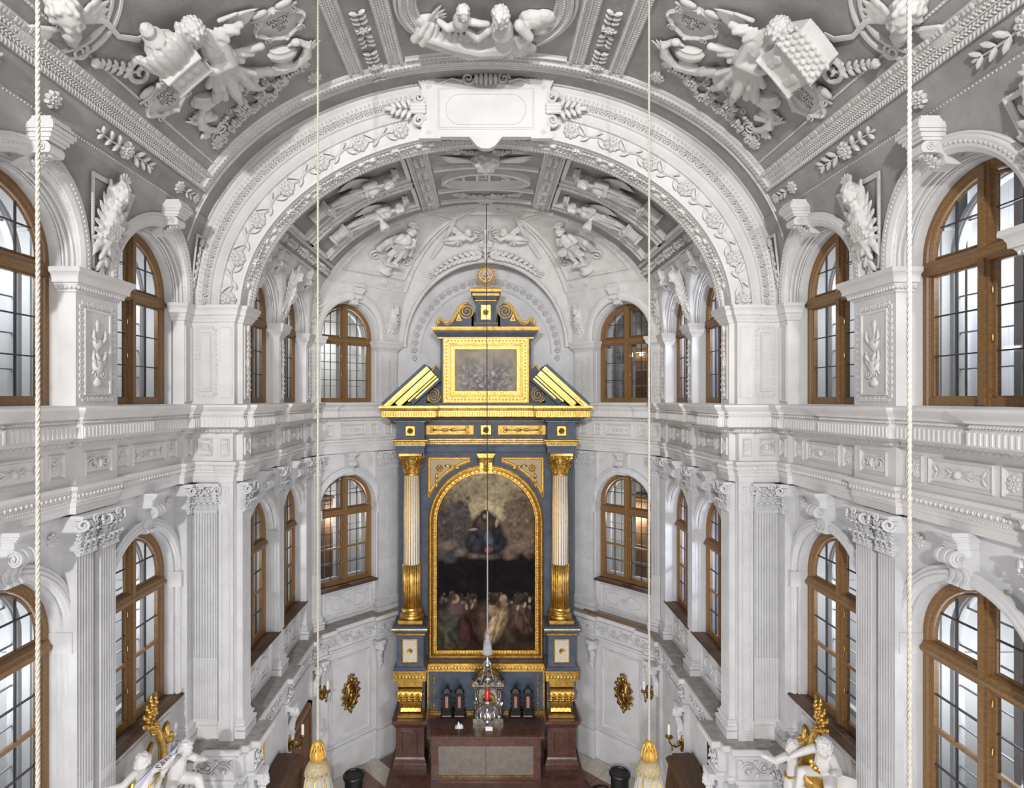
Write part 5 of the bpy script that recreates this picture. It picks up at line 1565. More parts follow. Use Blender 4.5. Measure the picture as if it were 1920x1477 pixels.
for p in along_arch(.70, pitch=.132, skip=.98):
    M = on_arch(p, -.004)
    for e in (-1, 1): mb.ell((e*.052, .032, 0), (.03, .014, .014), 5, 3, M); mb.ell((e*.052, -.032, 0), (.03, .014, .014), 5, 3, M)
for p in along_arch(.815, pitch=.062, skip=.95):
    M = on_arch(p, .022) @ RX(-.3); mb.ell((0, 0, 0), (.016, .030, .016), 6, 4, M); mb.ell((.03, .01, -.004), (.008, .036, .010), 4, 3, M)
for p in along_arch(.43, pitch=.036, skip=.93): mb.ell((0, 0, 0), (.013, .012, .014), 5, 3, on_arch(p, .018))
for p in along_arch(.627, pitch=.05, skip=.93): mb.ell((0, 0, 0), (.02, .010, .010), 5, 3, on_arch(p, .014))
obj('arch_beads', mb, RELIEF, ARCHW, smooth=False, kind='stuff')
def big_ros(mb):
    o_rosette(mb, .115, 9, None, False, .28); mb.lathe([(.045, .02), (.04, .05), (.022, .05), (.016, .03)], 10, cap=False)
BR = cached('arch_rosette', big_ros)
def arch_sprig(mb):
    for e in (-1, 1):
        M = RZ(0 if e > 0 else pi)
        mb.tube([(.2*i/6, .022*sin(pi*i/6), .011) for i in range(7)], [.012, .012, .011, .010, .009, .008, .007], 5, M)
        for i, (x, a, q) in enumerate(((.02, .9, .13), (.09, -.9, .14), (.16, .7, .12), (.20, -.5, .1))):
            mb.tube([(x+q*(1.1*f*(1-f)*cos(a)+f*f*cos(a*.6)), q*sin(a)*(1.5*f*(1-f)+.9*f*f), .012+.012*sin(pi*f)) for f in [i/6 for i in range(7)]], [.008, .014, .02, .024, .022, .016, .006], 6, M, flat=.5)
AS = cached('arch_sprig', arch_sprig)
pr = along_arch(.235, count=33)
for i, p in enumerate(pr):
    if abs(p[0]) < .92: continue
    put('arch_rosette' if i % 2 == 0 else 'arch_sprig', BR if i % 2 == 0 else AS, RELIEF, on_arch(p, -.012) @ MS(1, 1, 1.9), ARCHW)
# soffit garlands
def on_soffit(p, y, proud):
    x, z, d = p; n = Vector((d.z, 0, -d.x))
    if n.dot(Vector((-x, 0, .5-z))) < 0: n = -n
    return frame((x+n.x*proud, DA+y, z+n.z*proud), (d.x, 0, d.z), n.cross(Vector((d.x, 0, d.z))))
def garl(mb):
    o_rosette(mb, .07, 6, MS(1, 1, 1.6), True); o_sprig(mb, .26, MT(.05, 0, .0), 4, .9); o_sprig(mb, .26, MT(-.05, 0, 0) @ RZ(pi), 4, .9)
    for e in (-1, 1): mb.ell((e*.33, 0, .03), (.05, .035, .035), 6, 4); mb.ell((e*.40, 0, .02), (.04, .025, .025), 6, 4)
GL = cached('soffit_garland', garl)
for p in along_arch(0, pitch=.80, lo=.04, hi=.96): put('soffit_garland', GL, RELIEF, on_soffit(p, .12, .0), ARCHW)
mb = MB()
for p in along_arch(0, pitch=.045, lo=.03, hi=.97):
    mb.ell((0, 0, 0), (.016, .012, .012), 5, 3, on_soffit(p, .225, .032)); mb.ell((0, 0, 0), (.012, .010, .010), 4, 3, on_soffit(p, .05, .0)); mb.box(-.01, .01, -.02, .02, 0, .01, on_soffit(p, .33, .034))
obj('soffit_beads', mb, RELIEF, ARCHW, smooth=False, kind='stuff')
# keystone tablet
KT = MB()
zc_, kw, kh = 3.845, .885, .385
out = [(-kw, -kh), (-.60, -kh), (-.60, -kh+.02), (-.22, -kh+.02), (-.20, -kh), (-.12, -kh-.10), (-.05, -kh-.135), (.05, -kh-.135), (.12, -kh-.10), (.20, -kh), (.22, -kh+.02), (.60, -kh+.02), (.60, -kh), (kw, -kh), (kw, -kh+.06), (kw-.03, -kh+.10), (kw-.03, kh-.1), (kw+.02, kh), (kw+.02, kh+.05), (kw-.22, kh+.05), (kw-.22, kh+.02), (-kw+.22, kh+.02), (-kw+.22, kh+.05), (-kw-.02, kh+.05), (-kw-.02, kh), (-kw+.03, kh-.1), (-kw+.03, -kh+.10), (-kw, -kh+.06)]
KT.prism(out, 0, .09)
M = frame((0, DA-.02, zc_), (1, 0, 0), (0, 0, 1))
KEY = put('keystone_tablet', KT.mesh('keystone_tablet', 1, .4), WHITE, M, ARCHW)
mb = MB()
o_frame(mb, -.64, .64, -.27, .27, .035, .02); 
rr = [( (.33 if cos(t) > 0 else -.33)+.20*cos(t), .20*sin(t)) for t in [2*pi*i/40+.001 for i in range(40)]]
mb.ringsweep(rr, [(-.012, 0), (-.008, .014), (.004, .014), (.012, -.012), (.02, -.012)], True)
for e in (-1, 1):
    for k in (-1, 1): mb.lathe([(.04, 0), (.035, .012), (.024, .012), (.018, .004), (.012, .02), (.001, .02)], 12, MT(e*.76, k*.30, 0), cap=False)
    o_beadrun(mb, (-.6, e*.25, .008), (.6, e*.25, .008), .008, .028); o_beadrun(mb, (e*.62, -.25, .008), (e*.62, .25, .008), .008, .028)
    # clasping scrolls at the ends and palmettes
    for k in (-1, 1): o_scroll(mb, .085, 1.6, .28, MT(e*(kw+.0), k*.15, -.01), e*k, 20)
    for y in (-.045, 0, .045): mb.cap((e*(kw-.07), y, .03), (e*(kw+.09), y, .03), .03, .03, 8)
    for i in range(4):
        for k in (-1, 1): o_leaf(mb, MT(e*(kw+.09+.07*i), 0, .0) @ RZ((0 if e > 0 else pi)+k*(1.1-.12*i)), .17-.02*i, .06, .5)
    o_leaf(mb, MT(e*(kw+.3), 0, 0) @ RZ(0 if e > 0 else pi), .18, .06, .5)
    o_scroll(mb, .085, 1.5, .26, MT(e*.235, kh+.01, .0), e, 18); mb.tube([(e*.3, kh-.03, .02), (e*.45, kh+.01, .02), (e*.6, kh-.05, .02)], [.02, .012, .008], 5)
for i in range(5): mb.ell(((i-2)*.062, kh+.0, .03), (.033, .10-.012*abs(i-2), .045), 8, 6)
mb.tube([(-.16, kh+.08, .03), (0, kh+.125, .05), (.16, kh+.08, .03)], .022, 6)
put('tablet_ornament', mb.mesh('tablet_ornament', 1, .6), WHITE, M @ MT(0, 0, .09), KEY)
mb = MB(); mb.prism([(x*.95, y*.93) for x, y in rr], 0, .002); put('tablet_field', mb.mesh('tablet_field', 1, False), mat('blank_tablet', (.66, .66, .70), .55, mott=.15, scale=6), M @ MT(0, 0, .09-.004), KEY)

# ------------------------------------------------------------------ chancel barrel
ck = CM.lk
cb0, cb1 = ck(.745), ck(.865)
YA, YC = 8.08, 11.0
mb = MB()
for a in (cb0, cb1): long_band(mb, CM, [(a-.03, 0), (a-.025, .03), (a-.005, .035), (a+.005, .02), (a+.025, .02), (a+.03, 0)], YA, YC)
obj('long_moulding', mb, RELIEF, CEIL2, smooth=.4)
for e in (0, 1):
    l = (cb0+cb1)/2; l = CM.tot-l if e else l
    for y in (8.55, 9.55, 10.55): put('festoon', FEST, RELIEF, CM.fr(l, y, 0, pi/2) @ MS(.9, .8, 1.3), CEIL2)
    for y in (9.05, 10.05): put('rosette', ROS2, RELIEF, CM.fr(l, y, 0) @ MS(.8, .8, 1.3), CEIL2)
def clx(x):
    for i, p in enumerate(CM.p):
        if p[0] >= -x: return CM.L[i]
s0, s1 = clx(1.16), clx(.92)        # strips beside the crown panels
mb = MB()
for a in (s0, s1): long_band(mb, CM, [(a-.05, 0), (a-.045, .05), (a-.015, .06), (a, .03), (a+.03, .03), (a+.04, 0)], YA, 10.75)
obj('long_rib', mb, RELIEF, CEIL2, smooth=.4)
for e in (0, 1):
    l = (s0+s1)/2; l = CM.tot-l if e else l
    for y in (8.35, 8.85, 9.35, 9.85, 10.35): put('fruit_festoon', FS, RELIEF, CM.fr(l, y, .01) @ MS(1.0, 1.1, 1.6), CEIL2)
mb = MB()
for y in (8.22, 8.36, 9.18, 9.34, 9.50, 10.36, 10.52):
    for a, b in ((cb1+.06, s0-.08), (CM.tot-s0+.08, CM.tot-cb1-.06)):
        cross_band(mb, CM, [(y-.055, 0), (y-.05, .07), (y-.03, .085), (y+.0, .06), (y+.02, .08), (y+.04, .07), (y+.05, 0)], a, b, 40)
for y in (8.25, 9.1, 10.05, 10.6):
    cross_band(mb, CM, [(y-.05, 0), (y-.045, .05), (y-.02, .065), (y+.0, .03), (y+.03, .05), (y+.045, 0)], s1+.06, CM.tot-s1-.06, 30)
for e in (0, 1):
    for l in (cb1+.06, s0-.10):
        l = CM.tot-l if e else l
        for ya, yb in ((8.40, 9.16), (9.53, 10.34)):
            o = [CM.at(l-.04, ya, 0), CM.at(l-.03, ya, .07), CM.at(l+.03, ya, .07), CM.at(l+.04, ya, 0)]; q = [CM.at(l-.04, yb, 0), CM.at(l-.03, yb, .07), CM.at(l+.03, yb, .07), CM.at(l+.04, yb, 0)]
            mb.add(o+q, [(0, 1, 5, 4), (1, 2, 6, 5), (2, 3, 7, 6)])
obj('coffer_ribs', mb, RELIEF, CEIL2, smooth=.5)
mb = MB()
for y in (8.22, 8.36, 9.18, 9.34, 9.50, 10.36, 10.52):
    for a, b in ((cb1+.06, s0-.08), (CM.tot-s0+.08, CM.tot-cb1-.06)):
        for i in range(44): l = a+(b-a)*(i+.5)/44; mb.ell((0, 0, 0), (.016, .014, .012), 4, 3, CM.fr(l, y-.03, .088))
obj('coffer_beads', mb, RELIEF, CEIL2, smooth=False, kind='stuff')
for e in (0, 1):
    for f in (.2, .5, .8):
        l = cb1+(s0-cb1)*f; l = CM.tot-l if e else l
        put('sprig', cached('sprig_c', lambda mb: (o_sprig(mb, .3, MT(.04, 0, 0), 3, .8), o_sprig(mb, .3, MT(-.04, 0, 0) @ RZ(pi), 3, .8), o_rosette(mb, .05, 6, None, True))), RELIEF, CM.fr(l, 9.42, .03), CEIL2)
# standing angels in the coffers, feet on a pedestal by the spring, head to the crown
def coffer_angel(seed):
    rnd = random.Random(seed); mb = MB(); V3 = lambda x, y, z: Vector((x, y, z))
    # x along the section towards the crown, total length about 1.5
    mb.lathe([(.13, 0), (.13, .05), (.10, .07), (.10, .24), (.14, .27), (.14, .30)], 12, MT(-.75, 0, .05) @ RY(pi/2))
    mb.box(-.45, -.40, -.17, .17, 0, .2)
    s = 1 if seed % 2 else -1
    limb(mb, [V3(-.38, .06*s, .10), V3(-.12, .08*s, .13), V3(.15, .05*s, .13)], [.038, .055, .085])
    limb(mb, [V3(-.38, -.07*s, .09), V3(-.14, -.10*s, .12), V3(.14, -.03*s, .12)], [.038, .055, .085])
    o_foot(mb, frame(V3(-.37, .06*s, .09), (0, .4*s, .9), (1, 0, 0)), .12); o_foot(mb, frame(V3(-.37, -.07*s, .08), (0, -.4*s, .9), (1, 0, 0)), .12)
    body(mb, V3(.15, 0, .13), V3(.36, .0, .15), V3(.48, 0, .16), .10)
    o_head(mb, frame((.60, .0, .18), (0, -1, 0), (1, 0, .1)) @ RY(.5*s), .095, 8+seed)
    drape(mb, V3(.20, -.10, .12), V3(.20, .10, .12), V3(-.20, -.16, .11), V3(-.16, .17, .11), 8, .022)
    drape(mb, V3(.30, -.10, .14), V3(.34, .12, .14), V3(.05, -.16, .13), V3(.02, .15, .13), 7, .02)
    limb(mb, [V3(.42, .12*s, .15), V3(.26, .20*s, .17), V3(.22, .04*s, .24)], [.055, .048, .034]); limb(mb, [V3(.42, -.12*s, .15), V3(.24, -.19*s, .15), V3(.30, -.06*s, .24)], [.055, .048, .034])
    o_hand(mb, frame(V3(.22, .06*s, .24), (1, 0, 0), (0, -s, 0)), .09); o_hand(mb, frame(V3(.30, -.07*s, .24), (1, 0, 0), (0, s, 0)), .09)
    for e in (-1, 1): o_wing(mb, MT(.40, e*.06, .05) @ RZ(pi-e*.25) @ MS(1, e, 1), .62, 6, .35, .16)
    if seed % 2: mb.cap((.0, .2*s, .2), (.55, .13*s, .22), .014, .014, 6)
    else: mb.lathe([(.03, 0), (.09, .1), (.10, .18)], 10, MT(.22, 0, .26))
    mb.box(.72, .76, -.11, .11, .02, .16); mb.box(.76, .82, -.07, .07, .02, .12)
    return mb
lm0 = (cb1+s0)/2
k = 0
for e in (0, 1):
    for y, lab in ((8.80, 'nearer the chancel arch'), (9.94, 'nearer the altar')):
        k += 1
        me = bake(coffer_angel(k), 'coffer_angel', .0115, 1); clampz(me)
        CM.bend(me, lm0+.02, y)
        c = [sum(v.co[i] for v in me.vertices)/len(me.vertices) for i in range(3)]
        for v in me.vertices: v.co = (v.co[0]-c[0], v.co[1]-c[1], v.co[2]-c[2])
        if e:
            for v in me.vertices: v.co.x = -v.co.x
            me.flip_normals(); c[0] = -c[0]
        put('stucco_angel', me, RELIEF, MT(*c), None, label='white stucco angel on a pedestal in the %s chancel coffer %s' % ('right-hand' if e else 'left-hand', lab), cat='angel')
# crown: oval with the monogram, cherub
mb = MB(); n = 48
def ovc(d, pz): return [(d, pz)]
def oval_c(mb, a, b, y0, prof):
    m = len(prof); vs = []
    for i in range(n):
        t = 2*pi*i/n
        for d, q in prof: vs.append(CM.at(CM.tot/2+(a+d)*cos(t), y0+(b+d)*sin(t), q))
    mb.add(vs, [(i*m+j, i*m+j+1, ((i+1) % n)*m+j+1, ((i+1) % n)*m+j) for i in range(n) for j in range(m-1)])
oval_c(mb, .76, .34, 9.56, [(0, 0), (0, .09), (-.03, .10), (-.05, .06), (-.08, .06), (-.10, .08), (-.12, .02), (-.13, 0)])
for i in range(60): t = 2*pi*i/60; mb.ell((0, 0, 0), (.022, .022, .02), 5, 3, CM.fr(CM.tot/2+.69*cos(t), 9.56+.27*sin(t), .07))
obj('oval_frame', mb, RELIEF, CEIL2, smooth=.5)
t = text_obj('monogram', ['I H S'], .36, CM.fr(CM.tot/2, 9.58, .01) @ MS(1.2, 1, 12), CEIL2, RELIEF)
mb = MB(); mb.box(-.012, .012, .06, .24, 0, .03); mb.box(-.06, .06, .15, .17, 0, .03); put('cross_relief', mb.mesh('cross_relief', 1, False), RELIEF, CM.fr(CM.tot/2, 9.58, .01), CEIL2)
put('cherub_relief', CHEADM, RELIEF, CM.fr(CM.tot/2, 8.72, .02) @ MS(2.6, 1.5, 2.0), CEIL2)
for y in (8.5, 10.32): put('fruit_swag', SWAG, RELIEF, CM.fr(CM.tot/2, y, .0) @ MS(1.1, .8, 1.3), CEIL2)
put('rosette', ROS2, RELIEF, CM.fr(CM.tot/2, 10.66, .0) @ MS(2.2, 1.6, 1.4), CEIL2)

# ------------------------------------------------------------------ apse vault: ribs, panels, lunette
def sect_line(pa, pb, z0, z1, n=24):
    """points on the splayed apse sector from wall parameter pa at z0 to pb at z1"""
    out = []
    for i in range(n+1):
        f = i/n; z = zt(v_of(z0)+(v_of(z1)-v_of(z0))*f); u = pa+(pb-pa)*f
        out.append(apt((CNR1[0]+(CNR2[0]-CNR1[0])*u, CNR1[1]+(CNR2[1]-CNR1[1])*u), z))
    return out
def v_of(z):
    lo, hi = 0., 1.
    for _ in range(30):
        m = (lo+hi)/2
        if zt(m) < z: lo = m
        else: hi = m
    return lo
for sx in (-1, 1):
    mb = MB()
    def rib3(ua, ub, za, zb, n, wd=.022, r_=.036, bead=True):
        d = Vector((ub-ua, zb-za)); vert = abs(zb-za) > .2
        for k, q in ((-1, .016), (0, r_), (1, .016)):
            if vert: pts = sect_line(ua+k*wd*1.2, ub+k*wd*1.2, za, zb, n)
            else: pts = sect_line(ua, ub, za+k*wd*1.6, zb+k*wd*1.6, n)
            mb.tube(pts, q, 6)
            if k == 0 and bead:
                for p, q2 in zip(pts, pts[1:]):
                    for f in (.25, .75): mb2.ell(tuple(Vector(p).lerp(Vector(q2), f)+Vector((-.4, -.5, -.7)).normalized()*r_), .014, 5, 3)
    mb2 = MB()
    rib3(.0, .0, 2.35, 3.735, 30, .02, .05); rib3(1.0, 1.0, 2.35, 3.735, 30, .02, .045)
    rib3(.08, .08, 2.60, 3.64, 22); rib3(.92, .92, 2.60, 3.64, 22); rib3(.08, .92, 2.60, 2.60, 22); rib3(.08, .92, 3.64, 3.64, 8)
    mb.tube(sect_line(0, 1, 2.35, 2.35, 10), .022, 6)
    obj('rib_beads', mb2, RELIEF, APSE, sx=sx, smooth=True, kind='stuff')
    obj('apse_ribs', mb, RELIEF, APSE, sx=sx, smooth=.8)
    # the angel of this panel
    zmid = 3.12; c = apt((CNR1[0]+(CNR2[0]-CNR1[0])*.5, CNR1[1]+(CNR2[1]-CNR1[1])*.5), zmid)
    lo_, hi_ = sect_line(.5, .5, 2.9, 3.3, 1)
    upv = Vector(hi_)-Vector(lo_); rt = Vector((-1, 1, 0)).normalized()
    Mx = frame(c, rt if True else rt, upv)
    if (Mx.to_3x3() @ Vector((0, 0, 1))).dot(Vector((-c[0], -c[1]+9, -c[2]))) < 0: Mx = frame(c, -rt, upv)
    mb = coffer_angel(5 if sx < 0 else 6)
    o_scroll(mb, .12, 1.4, .25, MT(-.35, .34, 0), 1, 14); o_scroll(mb, .12, 1.4, .25, MT(-.35, -.34, 0), -1, 14)
    for i in range(5): mb.ell((-.1+.12*i*.6, .32-.02*i, .04), (.09, .07, .06), 8, 5); mb.ell((-.15+.1*i*.6, -.33+.02*i, .04), (.08, .07, .06), 8, 5)
    me = bake(mb, 'apse_angel', .012, 1); clampz(me)
    put('stucco_angel', me, RELIEF, MIR[sx] @ Mx @ MT(0, 0, .03) @ MT(0, .02, 0) @ RZ(pi/2) @ MS(.82, 1.15, 1.1), None, label='white stucco angel under a shell canopy in the %s splayed apse field' % ('right-hand' if sx > 0 else 'left-hand'), cat='angel')
    put('half_festoon', FEST2, RELIEF, MIR[sx] @ frame(apt((2.7, 11.9), 2.47), rt, (-.2, -.2, 1)) @ MT(.35, 0, .0), APSE)
    put('rosette', ROS2, RELIEF, MIR[sx] @ frame(apt((2.75, 11.85), 2.47), rt, (-.2, -.2, 1)) @ MS(.8), APSE)
    put('half_festoon', FEST2, RELIEF, MIR[sx] @ frame(apt((2.2, 12.35), 2.47), rt, (-.2, -.2, 1)) @ MT(-.1, 0, .0), APSE)
# centre field: two putti with a monstrance, above the lunette
mb = MB()
def bz(x, z): return (x, lun_y(z)-.02, z)
for sx in (-1, 1):
    for k, q in ((-.035, .016), (0, .036), (.035, .016)): mb.tube([bz(sx*(.55+k), 3.70), bz(sx*(.80+k), 3.40), bz(sx*(1.15+k), 3.02)], q, 6)
mb.tube([bz(-.55, 3.70), bz(.55, 3.70)], .04, 6)
obj('apse_ribs', mb, RELIEF, APSE, smooth=.8)
MC = MT(0, -.03, -.02) @ frame(bz(0, 3.42), (1, 0, 0), Vector(bz(0, 3.6))-Vector(bz(0, 3.2)))
mb = MB()
for e in (-1, 1):
    o_head(mb, MT(e*.36, .12, .10) @ RY(-e*.6), .085, 11+e)
    body(mb, Vector((e*.58, -.02, .06)), Vector((e*.46, .0, .08)), Vector((e*.40, .06, .09)), .075)
    limb(mb, [Vector((e*.42, .03, .1)), Vector((e*.30, -.03, .13)), Vector((e*.2, .05, .12))], [.045, .038, .028])
    limb(mb, [Vector((e*.58, -.03, .07)), Vector((e*.74, -.02, .1)), Vector((e*.88, -.10, .05))], [.065, .05, .032])
    limb(mb, [Vector((e*.58, -.06, .07)), Vector((e*.68, -.12, .09)), Vector((e*.84, -.16, .04))], [.06, .05, .032])
    drape(mb, (e*.5, .0, .07), (e*.62, -.02, .07), (e*.52, -.18, .05), (e*.8, -.14, .05), 5, .02)
    o_wing(mb, MT(e*.5, .06, .02) @ RZ(pi/2-e*.8) @ MS(1, e, 1), .28, 5, .8, .2)
mb.ringsweep([(.13*cos(i*pi/10), .02+.15*sin(i*pi/10)) for i in range(20)], [(-.02, 0), (-.01, .05), (.015, .05), (.02, 0)], True)
for i in range(18): a = 2*pi*i/18; mb.cap((.15*cos(a), .02+.17*sin(a), .02), (.26*cos(a), .02+.25*sin(a), .02), .018, .008, 5)
mb.box(-.14, .14, -.26, -.14, .0, .06); mb.cap((0, -.1, .04), (0, .1, .05), .05, .05, 8)
me = bake(mb, 'putti_relief', .010, 1); clampz(me)
put('stucco_putti', me, RELIEF, MC, None, label='two white stucco putti holding a rayed emblem above the altar lunette', cat='relief')
# lunette edge: acanthus crest and rosette ring
mb = MB(); prof = [(0, 0), (0, .05), (.03, .06), (.05, .03), (.09, .03), (.11, .0)]
for k_ in range(len(prof)-1):
    strip(mb, lambda u: ((RL-prof[k_][0])*cos(pi*u), lun_y(ZLU+RL*sin(pi*u))-prof[k_][1], ZLU+(RL-prof[k_][0])*sin(pi*u)), lambda u: ((RL-prof[k_+1][0])*cos(pi*u), lun_y(ZLU+RL*sin(pi*u))-prof[k_+1][1], ZLU+(RL-prof[k_+1][0])*sin(pi*u)), 48)
obj('lunette_edge', mb, RELIEF, BACK, smooth=.4)
mb = MB()
for e in (-1, 1):
    for i in range(9):
        a = pi/2-e*(.03+.065*i); r_ = RL+.03; q = .30-.016*i
        M = frame((r_*cos(a), lun_y(ZLU+RL*sin(a))-.09, ZLU+r_*sin(a)), (1, 0, 0), (0, 0, 1))
        o_leaf(mb, M @ RZ(-e*(a*e+.0) if False else (0 if e > 0 else pi)+(-e)*(.35+.06*i)), q, q*.42, .4); o_leaf(mb, M @ RZ((0 if e > 0 else pi)+(e)*(.5-.04*i)), q*.8, q*.36, .4)
    o_scroll(mb, .08, 1.4, .25, frame(((RL+.06)*cos(pi/2-e*.66), lun_y(ZLU+RL*.79)-.06, ZLU+(RL+.08)*sin(pi/2-.66)), (1, 0, 0), (0, 0, 1)), e, 14)
obj('acanthus_crest', mb, RELIEF, BACK, smooth=True)
put('cherub_relief', CHEADM, RELIEF, frame((0, lun_y(3.03)-.08, 3.10), (1, 0, 0), (0, 0, 1)) @ MS(1.1), BACK)
mb = MB()
for r_, k_ in ((1.70, 0), (1.48, 0)):
    pts = [(r_*cos(pi*i/60), 1.02+r_*sin(pi*i/60)) for i in range(61)]
    mb.add([(x, YB-.0, z) for x, z in pts]+[(x*.985, YB-.018, 1.02+(z-1.02)*.985) for x, z in pts]+[(x*.97, YB, 1.02+(z-1.02)*.97) for x, z in pts], [(i, i+1, 62+i, 61+i) for i in range(60)]+[(61+i, 62+i, 123+i, 122+i) for i in range(60)])
obj('lunette_rings', mb, WHITE2, BACK)
mb = MB(); 
LR = cached('lunette_rosette', lambda mb: o_rosette(mb, .062, 6, MS(1, 1, 1.2), True))
for i in range(31):
    a = -.06+(pi+.12)*i/30
    put('lunette_rosette', LR, RELIEF, frame((1.60*cos(a), YB, 1.02+1.60*sin(a)), (1, 0, 0), (0, 0, 1)) @ MS(1.1, 1.1, 2), BACK)
    a += (pi+.12)/60
    mb.lathe([(.032, 0), (.028, .012), (.018, .012), (.012, .002)], 8, frame((1.60*cos(a), YB, 1.02+1.60*sin(a)), (1, 0, 0), (0, 0, 1)), cap=False)
obj('lunette_discs', mb, WHITE2, BACK, kind='stuff')
# ------------------------------------------------------------------ the high altar
import numpy as np
Xp = lambda px, D: (px-911)*D/F
Zp = lambda py, D: (748-py)*D/F
STEP = obj('altar_step', MB().box(-1.95, 1.95, 10.75, 12.70, -7.66, -7.50), REDM, smooth=False, kind='structure')
ALT = empty('altarpiece', (0, 12.2, -7.5), label='tall blue and gold columned altarpiece with arched painting and broken pediment', cat='altarpiece')
def part(name, mb, m, par=None, smooth=.5, **k): return obj(name, mb, m, par or ALT, smooth=smooth, **k)
XC = 1.545
DM = 12.05
# carcass: field between the columns, wings behind the columns
mb = MB(); mb.box(-1.19, 1.19, DM, 12.55, -5.45, -1.07); mb.box(-1.86, -1.19, DM+.03, 12.6, -5.5, -1.07); mb.box(1.19, 1.86, DM+.03, 12.6, -5.5, -1.07)
FIELD = part('field', mb, BLUE, smooth=False)
mb = MB()
for s in (-1, 1): mb.box(s*1.19-.006, s*1.19+.006, DM-.012, DM+.02, -5.3, -1.1)
mb.box(-1.2, 1.2, DM-.03, DM, -5.50, -5.40); mb.box(-1.25, 1.25, DM-.06, DM, -5.56, -5.50)
part('field_border', mb, BLUE, FIELD, smooth=False)
# arched frame
fx, fz0, fsp = 1.205, Zp(1232, DM), Zp(978, DM)      # outer half width, bottom, spring
fx = 1.215
def archpath(r, z0, zs, n=36):
    """counter-clockwise from bottom left"""
    return [(-r, z0), (r, z0), (r, zs)]+[(r*cos(pi*i/n), zs+r*sin(pi*i/n)) for i in range(1, n)]+[(-r, zs)]
fsp = Zp(870, DM)-fx
MF = frame((0, DM, 0), (1, 0, 0), (0, 0, 1))      # x right, y up, z to the viewer
mb = MB(); mb.ringsweep(archpath(fx, fz0, fsp), [(0, 0), (0, .05), (.02, .06), (.035, .045), (.05, .045), (.06, .075), (.085, .085), (.10, .07), (.11, .05), (.15, .05), (.16, .06), (.175, .06), (.19, .02), (.20, -.01)], True)
FRAME = put('picture_frame', mb.mesh('picture_frame', 1, .5), GOLD, MT(0, 0, 0) @ MF, ALT)
mb = MB(); pth = archpath(fx-.13, fz0+.13, fsp); 
for a, b in zip(pth, pth[1:]+pth[:1]):
    L = hypot(b[0]-a[0], b[1]-a[1]); n = max(1, int(L/.062))
    for i in range(n):
        f = (i+.5)/n; mb.ell((0, 0, 0), (.018, .026, .018), 6, 4, MT(a[0]+(b[0]-a[0])*f, a[1]+(b[1]-a[1])*f, .054) @ RZ(atan2(b[1]-a[1], b[0]-a[0])))
pth = archpath(fx-.03, fz0+.03, fsp)
for a, b in zip(pth, pth[1:]+pth[:1]):
    L = hypot(b[0]-a[0], b[1]-a[1]); n = max(1, int(L/.05))
    for i in range(n):
        f = (i+.5)/n; mb.ell((0, 0, 0), (.02, .01, .012), 5, 3, MT(a[0]+(b[0]-a[0])*f, a[1]+(b[1]-a[1])*f, .055) @ RZ(atan2(b[1]-a[1], b[0]-a[0])+.5))
put('frame_beading', mb.mesh('frame_beading', 1, True), GOLDP, MF, FRAME, kind='stuff')

class Canvas:
    """a flat picture, painted into a colour attribute"""
    def __init__(s, w, h, nx, ny):
        s.w, s.h, s.nx, s.ny = w, h, nx, ny
        s.x, s.y = np.meshgrid(np.linspace(0, 1, nx), np.linspace(0, 1, ny))
        s.c = np.zeros((ny, nx, 3)); s.asp = w/h
    def blob(s, cx, cy, rx, ry, col, a=1., rot=0., soft=.35, shade=.0):
        dx, dy = (s.x-cx)*s.asp, s.y-cy
        u = (dx*cos(rot)+dy*sin(rot))/rx; v = (-dx*sin(rot)+dy*cos(rot))/ry
        d = np.sqrt(u*u+v*v); m = np.clip((1-d)/soft, 0, 1)*a
        k = 1+shade*(-u*.6+v*.6)
        s.c = s.c*(1-m[..., None])+(np.array(col)[None, None]*np.clip(k, .2, 2)[..., None])*m[..., None]
    def fold(s, cx, cy, rx, ry, col, n, rot=0., amp=.5, a=.9):
        dx, dy = (s.x-cx)*s.asp, s.y-cy
        u = (dx*cos(rot)+dy*sin(rot))/rx; v = (-dx*sin(rot)+dy*cos(rot))/ry
        d = np.sqrt(u*u+v*v); m = np.clip((1-d)/.3, 0, 1)*a
        w = np.sin(u*5+v*3.)+.6*np.sin(u*9-v*6.+1.)
        k = (1+amp*2.2*np.sin(u*n*1.1+v*2.2+w*1.4))*(1.15-.5*u-.2*v)
        s.c = s.c*(1-m[..., None])+(np.array(col)[None, None]*k[..., None])*m[..., None]
    def build(s, name, inside, M, parent):
        ny, nx = s.ny, s.nx
        vs = [((s.x[j, i]-.5)*s.w, s.y[j, i]*s.h, 0) for j in range(ny) for i in range(nx)]
        fs = []
        for j in range(ny-1):
            for i in range(nx-1):
                if inside((s.x[j, i]+.5/nx-.5)*s.w, (s.y[j, i]+.5/ny)*s.h): a = j*nx+i; fs.append((a, a+1, a+nx+1, a+nx))
        me = bpy.data.meshes.new(name); me.from_pydata(vs, [], fs)
        at = me.color_attributes.new('paint', 'FLOAT_COLOR', 'POINT')
        buf = np.ones((ny*nx, 4), dtype=np.float32); buf[:, :3] = np.clip(s.c.reshape(-1, 3), 0, 1)
        at.data.foreach_set('color', buf.ravel()); me.update()
        return put(name, me, CANVAS, M, parent)
